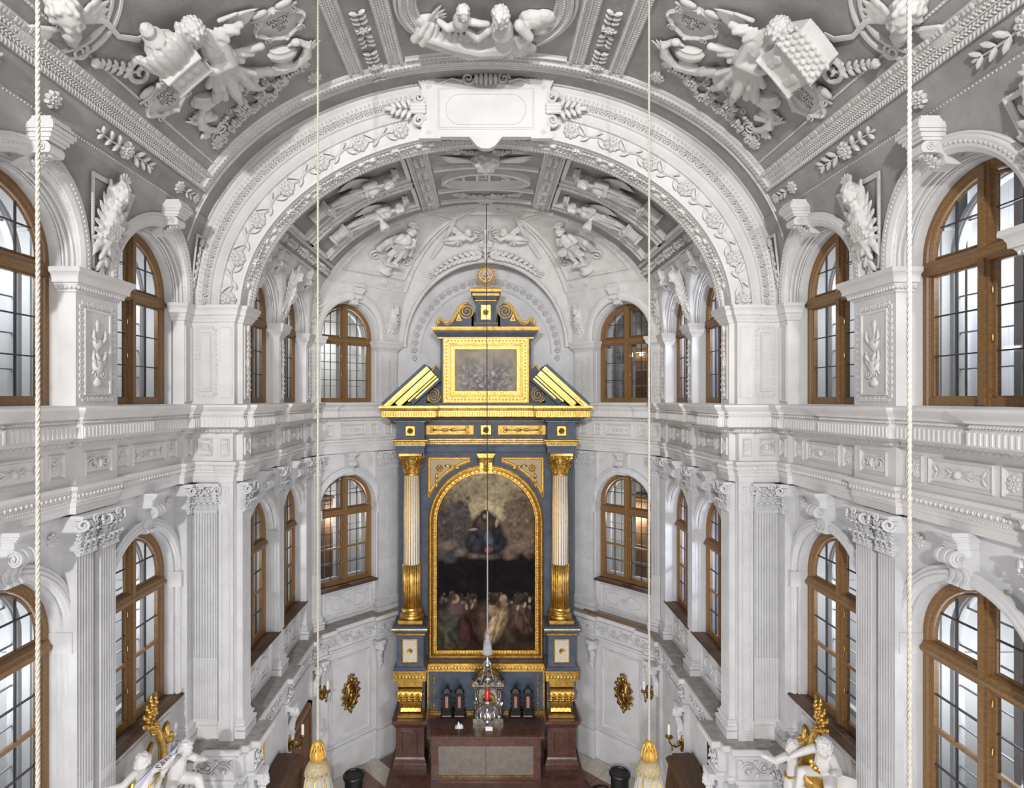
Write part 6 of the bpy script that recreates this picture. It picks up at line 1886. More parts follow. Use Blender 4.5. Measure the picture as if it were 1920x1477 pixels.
def noise_field(nx, ny, cell, rng):
    gx, gy = max(2, nx//cell+2), max(2, ny//cell+2); g = rng.random((gy, gx))
    X = np.linspace(0, gx-1.001, nx); Y = np.linspace(0, gy-1.001, ny)
    xi, yi = X.astype(int), Y.astype(int); fx_, fy_ = (X-xi)[None], (Y-yi)[:, None]
    fx_ = fx_*fx_*(3-2*fx_); fy_ = fy_*fy_*(3-2*fy_)
    a = g[yi][:, xi]; b = g[yi][:, xi+1]; c = g[yi+1][:, xi]; d = g[yi+1][:, xi+1]
    return (a*(1-fx_)+b*fx_)*(1-fy_)+(c*(1-fx_)+d*fx_)*fy_
rng = np.random.default_rng(5)
pr_ = fx-.185; pz0 = fz0+.185; ph = fsp+pr_-pz0
cv = Canvas(2*pr_, ph, 180, 330)
y = cv.y
n1_ = noise_field(180, 330, 9, rng); n2_ = noise_field(180, 330, 22, rng); n3_ = noise_field(180, 330, 4, rng)
dark = np.array([.014, .012, .016]); warm = np.array([.13, .10, .066]); top = np.array([.36, .30, .20])
t1 = np.clip((y-.50)/.30, 0, 1)[..., None]; t2 = np.clip((y-.78)/.22, 0, 1)[..., None]
cv.c = dark*(1-t1)+warm*t1; cv.c = cv.c*(1-t2)+top*t2
cv.c = cv.c*(.65+.7*(n2_*.6+n1_*.4))[..., None]
# glow behind the central figure
cv.blob(.5, .80, .26, .20, (.52, .44, .25), .8, soft=1.); cv.blob(.5, .76, .15, .11, (.72, .62, .34), .8, soft=1.)
flesh = [(.34, .24, .16), (.28, .19, .13), (.42, .31, .22), (.20, .14, .11)]
r_ = random.Random(11)
# hosts in the clouds, left and right
for i in range(190):
    sd = -1 if i % 2 else 1
    X = .5+sd*(.17+.33*r_.random()); Y = .56+.31*r_.random()
    if Y > .74 and r_.random() < .55: continue
    q = .011+.016*r_.random()
    cv.blob(X, Y-q*1.6, q*1.8, q*2.2, [(.16, .12, .09), (.10, .08, .07), (.20, .13, .09), (.08, .085, .11)][i % 4], .75, r_.random()*3, .5, .5)
    cv.blob(X, Y, q*.62, q*.75, [c*.75 for c in flesh[i % 4]], .75, 0, .7, .6)
for i in range(60):
    X = .1+.8*r_.random(); Y = .82+.13*r_.random(); cv.blob(X, Y, .012, .016, (.30, .24, .16), .5, r_.random()*3, .7, .4)
for X, Y, a, b in ((.12, .585, .07, .035), (.88, .59, .07, .04), (.40, .53, .06, .026), (.55, .53, .07, .03), (.25, .545, .05, .03), (.70, .56, .06, .03)):
    cv.blob(X, Y, a, b, (.24, .19, .15), .85, 0, .8, .7)
# seated central figure in a dark mantle
cv.blob(.50, .665, .105, .135, (.035, .034, .05), 1., 0, .25); cv.blob(.43, .60, .10, .075, (.028, .03, .045), 1, -.3, .3); cv.blob(.575, .60, .10, .08, (.03, .03, .045), 1, .3, .3)
cv.fold(.50, .62, .11, .08, (.05, .055, .085), 5, .2, .25, .5); cv.blob(.53, .625, .03, .05, (.13, .15, .22), .8, .1, .6)
cv.blob(.5, .715, .06, .05, (.14, .08, .06), .9, 0, .4, .5); cv.blob(.495, .755, .034, .042, (.06, .045, .04), 1, 0, .3); cv.blob(.49, .752, .013, .019, (.34, .25, .18), .9, .1, .6, .5)
cv.blob(.61, .715, .012, .03, (.40, .28, .2), .9, -.2, .4); cv.blob(.37, .68, .03, .009, (.34, .24, .17), .9, .1, .4); cv.blob(.53, .565, .03, .02, (.34, .12, .10), .8, .2, .5)
# dark gap, then the kneeling crowd
for i in range(64):
    back = i < 34
    X = .02+.96*r_.random(); Y = (.285+.035*r_.random()) if back else (.235+.05*r_.random()); q = (.010+.005*r_.random()) if back else (.015+.007*r_.random())
    if .40 < X < .50: continue
    k_ = .45 if back else .9
    cv.blob(X, Y-q*3, q*2.6, q*3.2, [(.045, .035, .035), (.08, .042, .034), (.028, .03, .042), (.075, .062, .042), (.02, .018, .02)][i % 5], .9, r_.random()-.5, .5, .5)
    cv.blob(X, Y+q*.35, q*1.05, q*1.1, (.04, .028, .02), .95, 0, .4)
    cv.blob(X+q*.15*(1 if i % 2 else -1), Y-q*.1, q*.75, q*.95, [c*k_ for c in flesh[(i*3) % 4]], .9, r_.random()-.5, .6, .8)
    if i % 4 == 0: cv.blob(X+q*1.6, Y-q*3.2, q*.4, q*.9, [c*k_ for c in flesh[0]], .85, r_.random()*2-1, .6)
cv.fold(.13, .10, .13, .15, (.10, .10, .065), 13, .3, .22, .7); cv.fold(.25, .15, .12, .13, (.045, .05, .05), 7, -.3, .22, .8)
cv.blob(.20, .225, .075, .065, (.17, .105, .10), .9, .5, .6, .5); cv.blob(.19, .285, .027, .032, (.48, .33, .23), 1, .2, .4, .6); cv.blob(.165, .295, .025, .03, (.06, .04, .03), .9, .2, .5)
cv.fold(.37, .11, .10, .14, (.055, .016, .016), 8, .1, .2, .8); cv.fold(.72, .11, .24, .17, (.085, .052, .036), 9, -.7, .18, .8)
cv.fold(.61, .125, .055, .135, (.42, .31, .16), 6, -.45, .16, .85); cv.blob(.57, .215, .035, .04, (.40, .29, .18), .95, .3, .4, .4); cv.blob(.565, .245, .024, .028, (.40, .27, .18), 1, 0, .4, .6); cv.blob(.57, .262, .026, .018, (.04, .03, .025), .9, .2, .4)
cv.fold(.90, .17, .06, .10, (.11, .06, .045), 6, .2, .2, .75); cv.blob(.68, .285, .025, .03, (.38, .27, .19), 1, -.2, .4, .6); cv.blob(.69, .255, .03, .022, (.3, .25, .19), .6, 0, .6)
for X, Y in ((.30, .24), (.36, .245), (.83, .235), (.90, .25), (.95, .28)): cv.blob(X, Y, .010, .022, (.48, .34, .24), .95, r_.random()-.5, .5)
cv.blob(.5, .02, .7, .03, (.06, .042, .03), .8, 0, .8)
cv.c *= (.62+.5*n3_+.3*n1_)[..., None]; g_ = cv.c.mean(axis=2, keepdims=True); cv.c = ((g_+(cv.c-g_)*.7)**1.15)*np.array([.84, .78, .72])+.003
cv.build('painting', lambda X, Z: Z < fsp-pz0 or hypot(X, Z-(fsp-pz0)) < pr_+.03, frame((0, DM-.0, pz0), (1, 0, 0), (0, 0, 1)) @ MT(0, 0, .006), ALT)
# spandrels
def spandrel(e):
    x0, x1, zt_, zb = 1.235*e, Xp(883, DM)*-e*1.0, Zp(856, DM), Zp(929, DM)
    x1 = .32*e
    pts = [(x0, zt_), (x1, zt_)]
    R = fx+.09
    c = [(R*cos(a), fsp+R*sin(a)) for a in [acos_(.32/R)*(1-i/10)+acos_(1.0)*0 for i in range(11)]]
    c = [(e*q[0], q[1]) for q in c if abs(q[0]) < 1.235 and q[1] < zt_]
    pts += c+[(x0, zb)]
    if e > 0: pts = pts[::1]
    area = sum(a[0]*b[1]-b[0]*a[1] for a, b in zip(pts, pts[1:]+pts[:1]))
    return pts if area > 0 else pts[::-1]
for e in (-1, 1):
    pts = spandrel(e); mb = MB()
    mb.ringsweep(pts, [(0, 0), (0, .025), (.015, .035), (.03, .02), (.045, .02), (.055, .03), (.065, .005)], True)
    SPN = put('spandrel_frame', mb.mesh('spandrel_frame', 1, .4), GOLDP, MF, ALT)
    mb = MB(); cx = e*.98; cz = Zp(877, DM); mb.prism([(cx+(p[0]-cx)*.93, cz+(p[1]-cz)*.93) for p in pts], 0, .008)
    put('spandrel_panel', mb.mesh('spandrel_panel', 1, False), mat('spandrel_ground', (.33, .26, .17), .5, .3), MF, SPN)
    mb = MB(); o_rosette(mb, .085, 8, MT(cx, cz, .01)); 
    for k in range(3): o_leaf(mb, MT(cx-e*.1*(k+1), cz+.05-.02*k, .015) @ RZ(pi if e > 0 else 0), .14, .06, .4); o_leaf(mb, MT(cx+e*.05, cz-.10*(k+1), .015) @ RZ(-pi/2+e*.2), .13, .06, .4)
    put('spandrel_foliage', mb.mesh('spandrel_foliage', 1, True), GOLD, MF, SPN)
# keystone
mb = MB(); 
for x0, x1, k in ((-.13, -.05, 0), (-.05, .05, .02), (.05, .13, 0)):
    mb.box(x0, x1, -.42, -.10, 0, .12-k, None); 
mb.box(-.17, .17, -.10, -.06, 0, .17); mb.box(-.19, .19, -.06, -.02, 0, .2); mb.box(-.15, .15, -.45, -.42, 0, .10); mb.box(-.15, .15, -.14, -.10, 0, .15)
for e in (-1, 1): mb.cap((-.13, -.16, .14), (.13, -.16, .14), .05, .05, 8)
o_acanthus(mb, .24, .16, MT(0, -.42, .10), .1, 5)
put('keystone_bracket', mb.mesh('keystone_bracket', 1, .5), GOLD, MF @ MT(0, Zp(848, DM)+.02, 0), ALT)
# columns, pedestals, consoles
def column(e):
    x, D = e*XC, 11.82
    zb, zc, z3, zs = -4.585, -1.11, Zp(1055, D), Zp(890, D)
    col = empty('column', (x, D, zb), parent=ALT)
    T = MT(x, D, 0)
    mb = MB(); r = .168
    mb.lathe([(r*.985, zb+.28), (r*1.0, z3), (r*.90, zs)], 36, T); part('shaft', mb, mat('column_white', (.72, .69, .63), .4, mott=.08), col, True)
    mb = MB()
    for i in range(20):
        a = 2*pi*i/20
        mb.tube([(x+r*1.0*cos(a), D+r*1.0*sin(a), z3), (x+r*.905*cos(a), D+r*.905*sin(a), zs)], [.0095, .0085], 5)
    part('gilt_fillets', mb, GOLDP, col, True)
    mb = MB(); mb.lathe([(r*1.005, zb+.27), (r*1.01, z3)], 36, T)
    for i in range(20):
        a = 2*pi*i/20; mb.tube([(x+r*cos(a), D+r*sin(a), zb+.28), (x+r*1.01*cos(a), D+r*1.01*sin(a), z3)], [.019, .019], 6)
    part('gilt_reeding', mb, GOLD, col, True)
    mb = MB(); mb.lathe([(.235, zb+.07), (.245, zb+.10), (.235, zb+.135), (.20, zb+.15), (.19, zb+.17), (.20, zb+.19), (.215, zb+.20), (.215, zb+.225), (.20, zb+.24), (.185, zb+.25), (.175, zb+.28)], 32, T)
    mb.box(x-.25, x+.25, D-.25, D+.25, zb, zb+.07); part('column_base', mb, GOLD, col)
    mb = MB(); h = zc-zs; mb.lathe([(r*.90, zs), (r*1.05, zs+.01), (r*1.05, zs+.04), (r*.92, zs+.05), (r*.95, zs+h*.6), (r*1.25, zs+h*.88)], 24, T)
    for row, (z, L, n, o) in enumerate(((.05, h*.38, 8, 0), (h*.30, h*.40, 8, .5))):
        for i in range(n):
            a = 2*pi*(i+o)/n; o_acanthus(mb, L, .12, T @ RZ(a) @ MT(r*.92, 0, zs+z) @ frame((0, 0, 0), (0, 1, 0), (0, 0, 1)), .5, 4)
    for i in range(4):
        a = pi/4+i*pi/2; o_scroll(mb, .075, 1.6, .3, T @ RZ(a) @ MT(r*1.45, 0, zs+h*.78) @ RX(pi/2), 1, 16); o_scroll(mb, .05, 1.5, .3, T @ RZ(a+pi/4) @ MT(r*1.15, .05, zs+h*.78) @ RZ(pi/2) @ RX(pi/2), 1, 12)
    s = .235; mb.prism([(x-s, D-s), (x, D-s*.82), (x+s, D-s), (x+s*.82, D), (x+s, D+s), (x, D+s*.82), (x-s, D+s), (x-s*.82, D)], zc-.05, zc)
    part('capital', mb, GOLD, col, .6)
    # blue pedestal
    ped = empty('pedestal', (x, 11.7, -5.5), parent=ALT)
    mb = MB(); w_ = .275; f = 11.56
    mb.sweep([(x-w_, 12.1), (x-w_, f), (x+w_, f), (x+w_, 12.1)][::-1], [(0, -5.52), (.05, -5.50), (.05, -5.45), (.01, -5.42), (0, -5.40), (0, -4.82), (.02, -4.80), (.03, -4.74), (.085, -4.70), (.085, -4.62), (.05, -4.60), (-.3, -4.59)]); part('die', mb, BLUE, ped, .4)
    mb = MB(); mb.sweep([(x-w_, 12.1), (x-w_, f), (x+w_, f), (x+w_, 12.1)][::-1], [(.012, -4.79), (.03, -4.79), (.035, -4.755), (.02, -4.75)]); mb.sweep([(x-w_, 12.1), (x-w_, f), (x+w_, f), (x+w_, 12.1)][::-1], [(.085, -4.665), (.092, -4.66), (.085, -4.645)]); part('gilt_mouldings', mb, GOLD, ped, .4)
    Mp = frame((x+e*-.0, f, -5.12), (1, 0, 0), (0, 0, 1))
    mb = MB(); mb.box(-.15, .15, -.23, .23, 0, .006); put('marble_inlay', mb.mesh('marble_inlay', 1, False), PALEM, Mp, ped)
    mb = MB(); o_frame(mb, -.17, .17, -.25, .25, .035, .025); o_rosette(mb, .065, 8, MT(0, 0, .006)); put('inlay_frame', mb.mesh('inlay_frame', 1, .6), GOLD, Mp, ped)
    # gilt console
    con = empty('console', (x, 11.7, -6.5), parent=ALT)
    mb = MB(); w_ = .31; f = 11.52; z0 = -6.50
    pth = [(x-w_, 12.1), (x-w_, f), (x+w_, f), (x+w_, 12.1)][::-1]
    mb.sweep(pth, [(.0, -5.72), (.02, -5.71), (.02, -5.55), (.03, -5.54), (.03, -5.50), (-.2, -5.50)]); 
    mb.sweep([(x-.25, 12.1), (x-.25, f+.05), (x+.25, f+.05), (x+.25, 12.1)][::-1], [(0, -5.86), (.0, -5.74), (.03, -5.72)])
    for i in range(9): mb.lathe([(.035, 0), (.03, .015), (.012, .02), (.01, .03), (.001, .03)], 8, frame((x-w_+.035+.0675*i, f-.02, -5.63), (1, 0, 0), (0, 0, 1)), cap=False)
    part('console_cornice', mb, GOLD, con, .5)
    side = []
    for i in range(9): a = pi*.62-pi*1.15*i/8; side.append((.17+.15*cos(a), -6.02+.15*sin(a)))
    side += [(.16, -6.22), (.10, -6.36), (.13, -6.42)]
    fr0 = f+.28
    mb = MB()
    for i in range(9):
        xa = x-.24+.48*i/9; xb = x-.24+.48*(i+1)/9; k = .012*(i % 2); wl = .8+.0*i
        poly = [(fr0, -5.86)]+[(fr0-q+k, z) for q, z in side]+[(fr0+.1, -6.44), (fr0+.25, -6.44), (fr0+.25, -5.86)]
        n = len(poly)
        tw = lambda xx, z: x+(xx-x)*(1. if z > -6.16 else .86+.14*0)
        mb.add([(tw(xa, z), yy, z) for yy, z in poly]+[(tw(xb, z), yy, z) for yy, z in poly], [(j, n+j, n+(j+1) % n, (j+1) % n) for j in range(n)]+[tuple(range(n)), tuple(range(2*n-1, n-1, -1))])
    for s in (-1, 1): o_scroll(mb, .13, 1.7, .15, frame((x+s*.245, fr0-.17, -6.02), (0, -s, 0), (0, 0, 1)), 1, 20); mb.ell((x+s*.27, fr0-.17, -6.02), (.03, .03, .03), 8, 5)
    for i in range(4): o_acanthus(mb, .20, .14, frame((x-.18+.12*i, fr0-.31, -6.12), (1, 0, 0), (0, -.3, 1)), -.1, 4)
    mb.box(x-.26, x+.26, f+.06, f+.4, z0, -6.44); part('console_scroll', mb, GOLD, con, .5)
    mb = MB(); mb.box(x-.27, x+.27, 11.85, 12.4, -6.5, -5.5); part('console_back', mb, BLUE, con, False)
    # red marble foot
    ft = empty('marble_pedestal', (x, 11.7, -7.5), parent=ALT)
    mb = MB(); w_ = .29; f = 11.56
    pth = [(x-w_, 12.4), (x-w_, f), (x+w_, f), (x+w_, 12.4)][::-1]
    mb.sweep(pth, [(.05, -7.5), (.05, -7.40), (.04, -7.38), (.03, -7.33), (.01, -7.30), (0, -7.28), (0, -6.68), (.02, -6.66), (.03, -6.62), (.07, -6.58), (.07, -6.51), (-.3, -6.50)]); part('die', mb, REDM, ft, .4)
    mb = MB(); o_frame(mb, -.16, .16, -.24, .24, .02, .01); put('panel_moulding', mb.mesh('panel_moulding', 1, False), REDM, frame((x, f, -6.98), (1, 0, 0), (0, 0, 1)), ft)
for e in (-1, 1): column(e)
# entablature with breaks over the columns
ENP = [(-1.90, 12.6), (-1.90, 11.58), (-1.24, 11.58), (-1.24, 11.95), (1.24, 11.95), (1.24, 11.58), (1.90, 11.58), (1.90, 12.6)][::-1]
ENP = [(1.83, 12.6), (1.83, 11.60), (1.26, 11.60), (1.26, 11.98), (-1.26, 11.98), (-1.26, 11.60), (-1.83, 11.60), (-1.83, 12.6)]
ENTA = part('entablature', MB().sweep(ENP, [(-.3, -1.11), (0, -1.11), (0, -1.00), (.015, -.99), (.015, -.93), (.03, -.92), (.0, -.83), (0, -.47), (.02, -.46), (.06, -.44), (.20, -.36), (.22, -.35), (.24, -.19), (.26, -.15), (-.4, -.13)]), BLUE, smooth=.4)
mb = MB()
mb.sweep(ENP, [(.02, -.945), (.025, -.94), (.025, -.88), (.05, -.875), (.07, -.845), (.07, -.83), (.0, -.822)])
mb.sweep(ENP, [(.0, -.465), (.04, -.46), (.05, -.425), (.085, -.42), (.09, -.40), (.06, -.395)])
mb.sweep(ENP, [(.19, -.356), (.25, -.353), (.25, -.235), (.19, -.23)])
mb.sweep(ENP, [(.21, -.225), (.262, -.222), (.285, -.18), (.30, -.175), (.30, -.13), (.24, -.125)])
part('gilt_mouldings', mb, GOLD, ENTA, .4)
mb = run(ENP, .252, -.296, .05, lambda mb, M: mb.box(-.012, .012, -.045, .045, -.002, .012, M, .004), 0)
for q in (run(ENP, .028, -.91, .055, lambda mb, M: o_leaf(mb, M @ RZ(.5), .04, .03, .4), 0), run(ENP, .275, -.205, .04, f_rope, 0)): mb.add(q.v, q.f)
mb.v = [p for p in mb.v]; obj('gilt_ornament', mb, GOLDP, ENTA, smooth=False, kind='stuff')
def gpanel(x, w_, h, kind, y=11.98, z=-.645):
    M = frame((x, y, z), (1, 0, 0), (0, 0, 1))
    mb = MB(); mb.box(-w_/2, w_/2, -h/2, h/2, 0, .008); o_frame(mb, -w_/2, w_/2, -h/2, h/2, .02, .02)
    o = put('frieze_panel', mb.mesh('frieze_panel', 1, .4), GOLDP if kind == 'long' else GOLD, M, ENTA)
    mb = MB()
    if kind == 'long':
        for e in (-1, 1):
            mb.lathe([(0, 0), (.028, .03), (.034, .10), (.012, .2), (.02, .27), (.008, .36)], 8, MT(0, 0, .012) @ RY(e*pi/2) @ MS(.4, 1, 1))
            o_scroll(mb, .045, 1.2, .2, MT(e*.37, .04, .01), e, 12); o_scroll(mb, .045, 1.2, .2, MT(e*.37, -.04, .01), -e, 12)
    else: o_rosette(mb, min(w_, h)*.33, 8, MT(0, 0, .008))
    put('panel_ornament', mb.mesh('panel_ornament', 1, True), mat('bronze', (.22, .15, .06), .4, .8) if 'BRZ' not in CACHE else CACHE['BRZ'], M, o)
for x in (-.77, .77): gpanel(x, 1.05, .215, 'long')
gpanel(0, .24, .22, 'rose')
for x in (-XC, XC): gpanel(x, .21, .22, 'rose', 11.60)
# raking pieces of the broken pediment
for e in (-1, 1):
    mb = MB(); a = Vector((e*2.06, 0, -.10)); b = Vector((e*1.20, 0, .68)); d = (b-a).normalized(); L = (b-a).length
    Mx = frame((a.x, 11.30, a.z), (d.x, 0, d.z), (-d.z*e*-1, 0, d.x*-e) if False else ((-d.z, 0, d.x) if e < 0 else (d.z, 0, -d.x)))
    sg = 1 if Mx.to_3x3()[1][2] > 0 else -1
    # local x along the rake, y up-normal, z = +-Y ; extrude in depth
    def slab(y0, y1, p0, p1, x0=0, x1=None, mbx=None):
        z0, z1 = sorted((sg*p0, sg*p1)); mbx.box(x0, L if x1 is None else x1, y0, y1, z0, z1, Mx)
    slab(-.02, .035, .0, 1.2, mbx=mb); slab(-.13, -.02, .06, 1.2, .05, mbx=mb); slab(-.26, -.13, .12, 1.2, .18, mbx=mb); slab(-.40, -.26, .26, 1.2, .42, mbx=mb)
    RK = part('raking_cornice', mb, BLUE, smooth=False)
    mb = MB(); slab(-.085, -.025, .035, .07, .0, mbx=mb); slab(-.115, -.09, .05, .08, .05, mbx=mb); slab(-.255, -.14, .105, .125, .2, mbx=mb); slab(-.30, -.265, .22, .27, .4, mbx=mb); slab(-.36, -.33, .235, .265, .55, mbx=mb)
    for i in range(18): x = .24+(L-.28)*i/17; slab(-.245, -.15, .075, .11, x-.014, x+.014, mbx=mb)
    part('gilt_mouldings', mb, GOLD, RK, smooth=False)
    mb = MB(); mb.box(e*1.45-.22, e*1.45+.22, 11.7, 12.5, -.14, .14); part('cornice_block', mb, BLUE, smooth=False)
# attic
DA_ = 12.0
MA = lambda x=0, z=0, y=DA_: frame((x, y, z), (1, 0, 0), (0, 0, 1))
mb = MB(); mb.box(-1.28, 1.28, 11.72, 12.6, -.14, -.075); mb.box(-.96, .96, DA_, 12.6, -.1, 1.32)
mb.sweep([(.96, 12.6), (.96, DA_), (-.96, DA_), (-.96, 12.6)], [(0, 1.28), (.02, 1.29), (.05, 1.33), (.12, 1.40), (.13, 1.44), (.15, 1.50), (-.3, 1.52)])
ATT = part('attic', mb, BLUE, smooth=.4)
mb = MB(); pth = [(.96, 12.6), (.96, DA_), (-.96, DA_), (-.96, 12.6)]
mb.sweep(pth, [(.02, 1.27), (.045, 1.275), (.05, 1.31), (.03, 1.315)]); mb.sweep(pth, [(.13, 1.43), (.155, 1.44), (.175, 1.49), (.175, 1.515), (.1, 1.52)]); part('gilt_mouldings', mb, GOLDP, ATT, .4)
fw, fz = .905, (Zp(755, DA_), Zp(632, DA_))
mb = MB(); mb.sweep([(-fw, fz[0]), (fw, fz[0]), (fw, fz[1]), (-fw, fz[1])], [(0, 0), (0, .07), (.02, .075), (.03, .05), (.12, .05), (.13, .06), (.165, .065), (.175, .03), (.215, .03), (.225, .045), (.245, .045), (.26, .0)], True)
AF = put('attic_frame', mb.mesh('attic_frame', 1, .4), GOLD, MA(), ALT)
mb = MB()
for d, z in ((.0, .072), (.145, .062), (.235, .045)): mb.sweep([(-fw, fz[0]), (fw, fz[0]), (fw, fz[1]), (-fw, fz[1])], [(d, z-.01), (d+.004, z+.006), (d+.022, z+.006), (d+.026, z-.01)], True)
put('frame_fillets', mb.mesh('frame_fillets', 1, False), GOLDP, MA(), AF, kind='stuff')
mb = MB(); o_wave(mb, -fw+.075, fw-.075, fz[0]+.075, fz[1]-.075, .032)
put('frame_guilloche', mb.mesh('frame_guilloche', 1, .6), GOLDP, MA(0, 0, DA_-.05), AF)
mb = MB()
x_, z0_, z1_ = fw-.195, fz[0]+.195, fz[1]-.195
for (ax, ay, bx, by) in ((-x_, z0_, x_, z0_), (x_, z0_, x_, z1_), (x_, z1_, -x_, z1_), (-x_, z1_, -x_, z0_)):
    n = int(hypot(bx-ax, by-ay)/.04)
    for i in range(n): f = (i+.5)/n; mb.ell((ax+(bx-ax)*f, ay+(by-ay)*f, .034), (.014, .014, .012), 5, 3)
put('frame_beading', mb.mesh('frame_beading', 1, True), GOLD, MA(), AF, kind='stuff')
cv = Canvas(2*(fw-.25), fz[1]-fz[0]-.5, 130, 92)
n1_ = noise_field(130, 92, 6, rng); n2_ = noise_field(130, 92, 15, rng); n3_ = noise_field(130, 92, 3, rng)
cv.c = np.array([.30, .26, .21])*(.8+.5*n2_)[..., None]
mm = np.clip(1.15-np.abs((cv.x-.5)*2)**2.2-np.clip(cv.y-.45-.28*np.sin(cv.x*9)*.5, 0, 1)*2.6, 0, 1)
tex = np.clip((n1_*.6+n3_*.6)-.28, 0, 1)
cv.c = cv.c*(1-mm[..., None])+mm[..., None]*(np.array([.14, .13, .13])+np.array([.38, .37, .375])*(tex**1.6)[..., None])
cv.blob(.63, .62, .10, .18, (.22, .20, .18), .7, .0, .5, .5); cv.blob(.28, .55, .10, .16, (.24, .21, .22), .6, .3, .6, .5); cv.blob(.62, .42, .06, .10, (.62, .62, .66), .6, .2, .8)
cv.build('attic_painting', lambda X, Z: True, frame((0, DA_-.004, fz[0]+.25), (1, 0, 0), (0, 0, 1)), ALT)
for e in (-1, 1):
    # side volutes
    mb = MB(); pts = []
    prof = [(.96, .62), (1.02, .72), (1.06, .70), (1.12, .62), (1.20, .48), (1.25, .28), (1.26, .10), (1.22, -.02), (1.12, -.07), (.96, -.07)]
    mb.prism([(e*p[0], p[1]) for p in (prof if e < 0 else prof[::-1])], 0, .16, MA(0, 0, DA_+.1)); VOLU = part('side_volute', mb, BLUE, smooth=.4) if False else put('side_volute', mb.mesh('side_volute', 1, .4), BLUE, Matrix.Identity(4), ALT)
    mb = MB(); mb.tube([(e*p[0], p[1], .0) for p in prof[:-1]], .022, 6); o_scroll(mb, .155, 2.6, .09, MT(e*1.095, .10, 0) @ MS(1, 1.15, .4), e, 40); 
    put('gilt_scroll', mb.mesh('gilt_scroll', 1, True), GOLDP, MA(0, 0, DA_-.06), VOLU)
    mb = MB(); o_frame(mb, -.075, .075, -.09, .09, .02, .02); mb.box(-.06, .06, -.075, .075, 0, .006); o_rosette(mb, .045, 8); put('gilt_rosette', mb.mesh('gilt_rosette', 1, .6), GOLD, MA(e*1.08, .42, DA_-.06), VOLU)
    # scroll pediment
    c = [(1.00, 1.53), (1.02, 1.64), (.96, 1.70), (.90, 1.66), (.83, 1.60), (.74, 1.64), (.66, 1.74), (.58, 1.90), (.48, 2.0), (.36, 2.01), (.28, 1.94), (.255, 1.83), (.30, 1.74), (.25, 1.64), (.20, 1.56), (.2, 1.53)]
    mb = MB(); pl = [(e*p[0], p[1]) for p in c]
    n = len(pl); Mz = MA(0, 0, DA_+.1)
    # fan-safe prism: split in strips to the base line
    vs = []; fs = []
    for p in c: vs += [(e*p[0], p[1], 0), (e*p[0], p[1], .22), (e*p[0], 1.52, 0), (e*p[0], 1.52, .22)]
    for i in range(n-1):
        a, b = 4*i, 4*(i+1); fs += [(a+1, b+1, b+3, a+3), (a, a+2, b+2, b), (a, b, b+1, a+1)]
    mb.add(vs, fs); SCP = put('scroll_pediment', mb.mesh('scroll_pediment', 1, .4), BLUE, Mz, ALT)
    mb = MB()
    for dz, rr in ((0, .024), (-.045, .016)):
        mb.tube([(e*p[0]*(1+dz*.3), p[1]+dz, .22) for p in c[:10]], rr, 6)
    o_scroll(mb, .17, 2.4, .11, MT(e*.395, 1.84, .2) @ RZ(pi/2 if e > 0 else pi/2), -e, 40)
    o_scroll(mb, .06, 1.4, .2, MT(e*.99, 1.60, .2), e, 14)
    put('gilt_scroll', mb.mesh('gilt_scroll', 1, True), GOLDP, Mz, SCP)
    mb = MB(); tri = [(e*.50, 1.64), (e*.62, 1.64), (e*.57, 1.80)]; mb.prism(tri if e > 0 else tri[::-1], .22, .235); o_rosette(mb, .03, 6, MT(e*.565, 1.68, .235)); put('gilt_triangle', mb.mesh('gilt_triangle', 1, False), GOLDP, Mz, SCP)
mb = MB(); mb.box(-.21, .21, DA_-.12, 12.45, 1.52, 2.10); mb.box(-.24, .24, DA_-.15, 12.45, 1.52, 1.58)
mb.sweep([(.2, 12.45), (.2, DA_-.12), (-.2, DA_-.12), (-.2, 12.45)], [(0, 2.08), (.03, 2.10), (.05, 2.16), (.09, 2.24), (.10, 2.30), (-.2, 2.31)])
TP = part('top_pedestal', mb, BLUE, smooth=.4)
mb = MB(); pth = [(.2, 12.45), (.2, DA_-.12), (-.2, DA_-.12), (-.2, 12.45)]
for pf in ([(.055, 2.15), (.075, 2.155), (.085, 2.20), (.06, 2.21)], [(.09, 2.225), (.115, 2.235), (.125, 2.29), (.1, 2.315), (-.2, 2.318)], [(.01, 2.05), (.025, 2.055), (.025, 2.075), (.01, 2.08)], [(.04, 1.575), (.05, 1.58), (.04, 1.6)]):
    part('gilt_moulding', MB().sweep(pth, pf), GOLDP, TP, .4)
part('gilt_block', MB().box(-.08, .08, DA_-.05, DA_+.2, 2.31, 2.36), GOLDP, TP, False)
gmb = MB(); gmb.box(-.11, .11, -.16, .16, 0, .01); o_frame(gmb, -.115, .115, -.165, .165, .025, .02); o_rosette(gmb, .075, 8, MT(0, 0, .01)); put('gilt_panel', gmb.mesh('gilt_panel', 1, .6), GOLD, MA(0, 1.82, DA_-.12), TP)
mb = MB(); sc_ = MA(0, Zp(515, DA_), DA_+.02)
for i in range(48):
    a = 2*pi*i/48; L = .275 if i % 2 else .225
    mb.tube([(.12*cos(a), .12*sin(a), 0), (L*cos(a), L*sin(a), 0)], [.010, .0025], 4, sc_)
mb.ringsweep([(.135*cos(i*pi/16), .135*sin(i*pi/16)) for i in range(32)], [(-.012, -.01), (-.008, .02), (.010, .02), (.014, -.01)], True, sc_)
tr = [(-.095, -.06), (.095, -.06), (0, .105)]
mb.ringsweep(tr, [(0, -.005), (0, .02), (.016, .02), (.016, -.005)], True, sc_); mb.ell((0, 0, 0), (.03, .03, .02), 8, 6, sc_); mb.box(-.012, .012, -.13, -.06, -.01, .01, sc_)
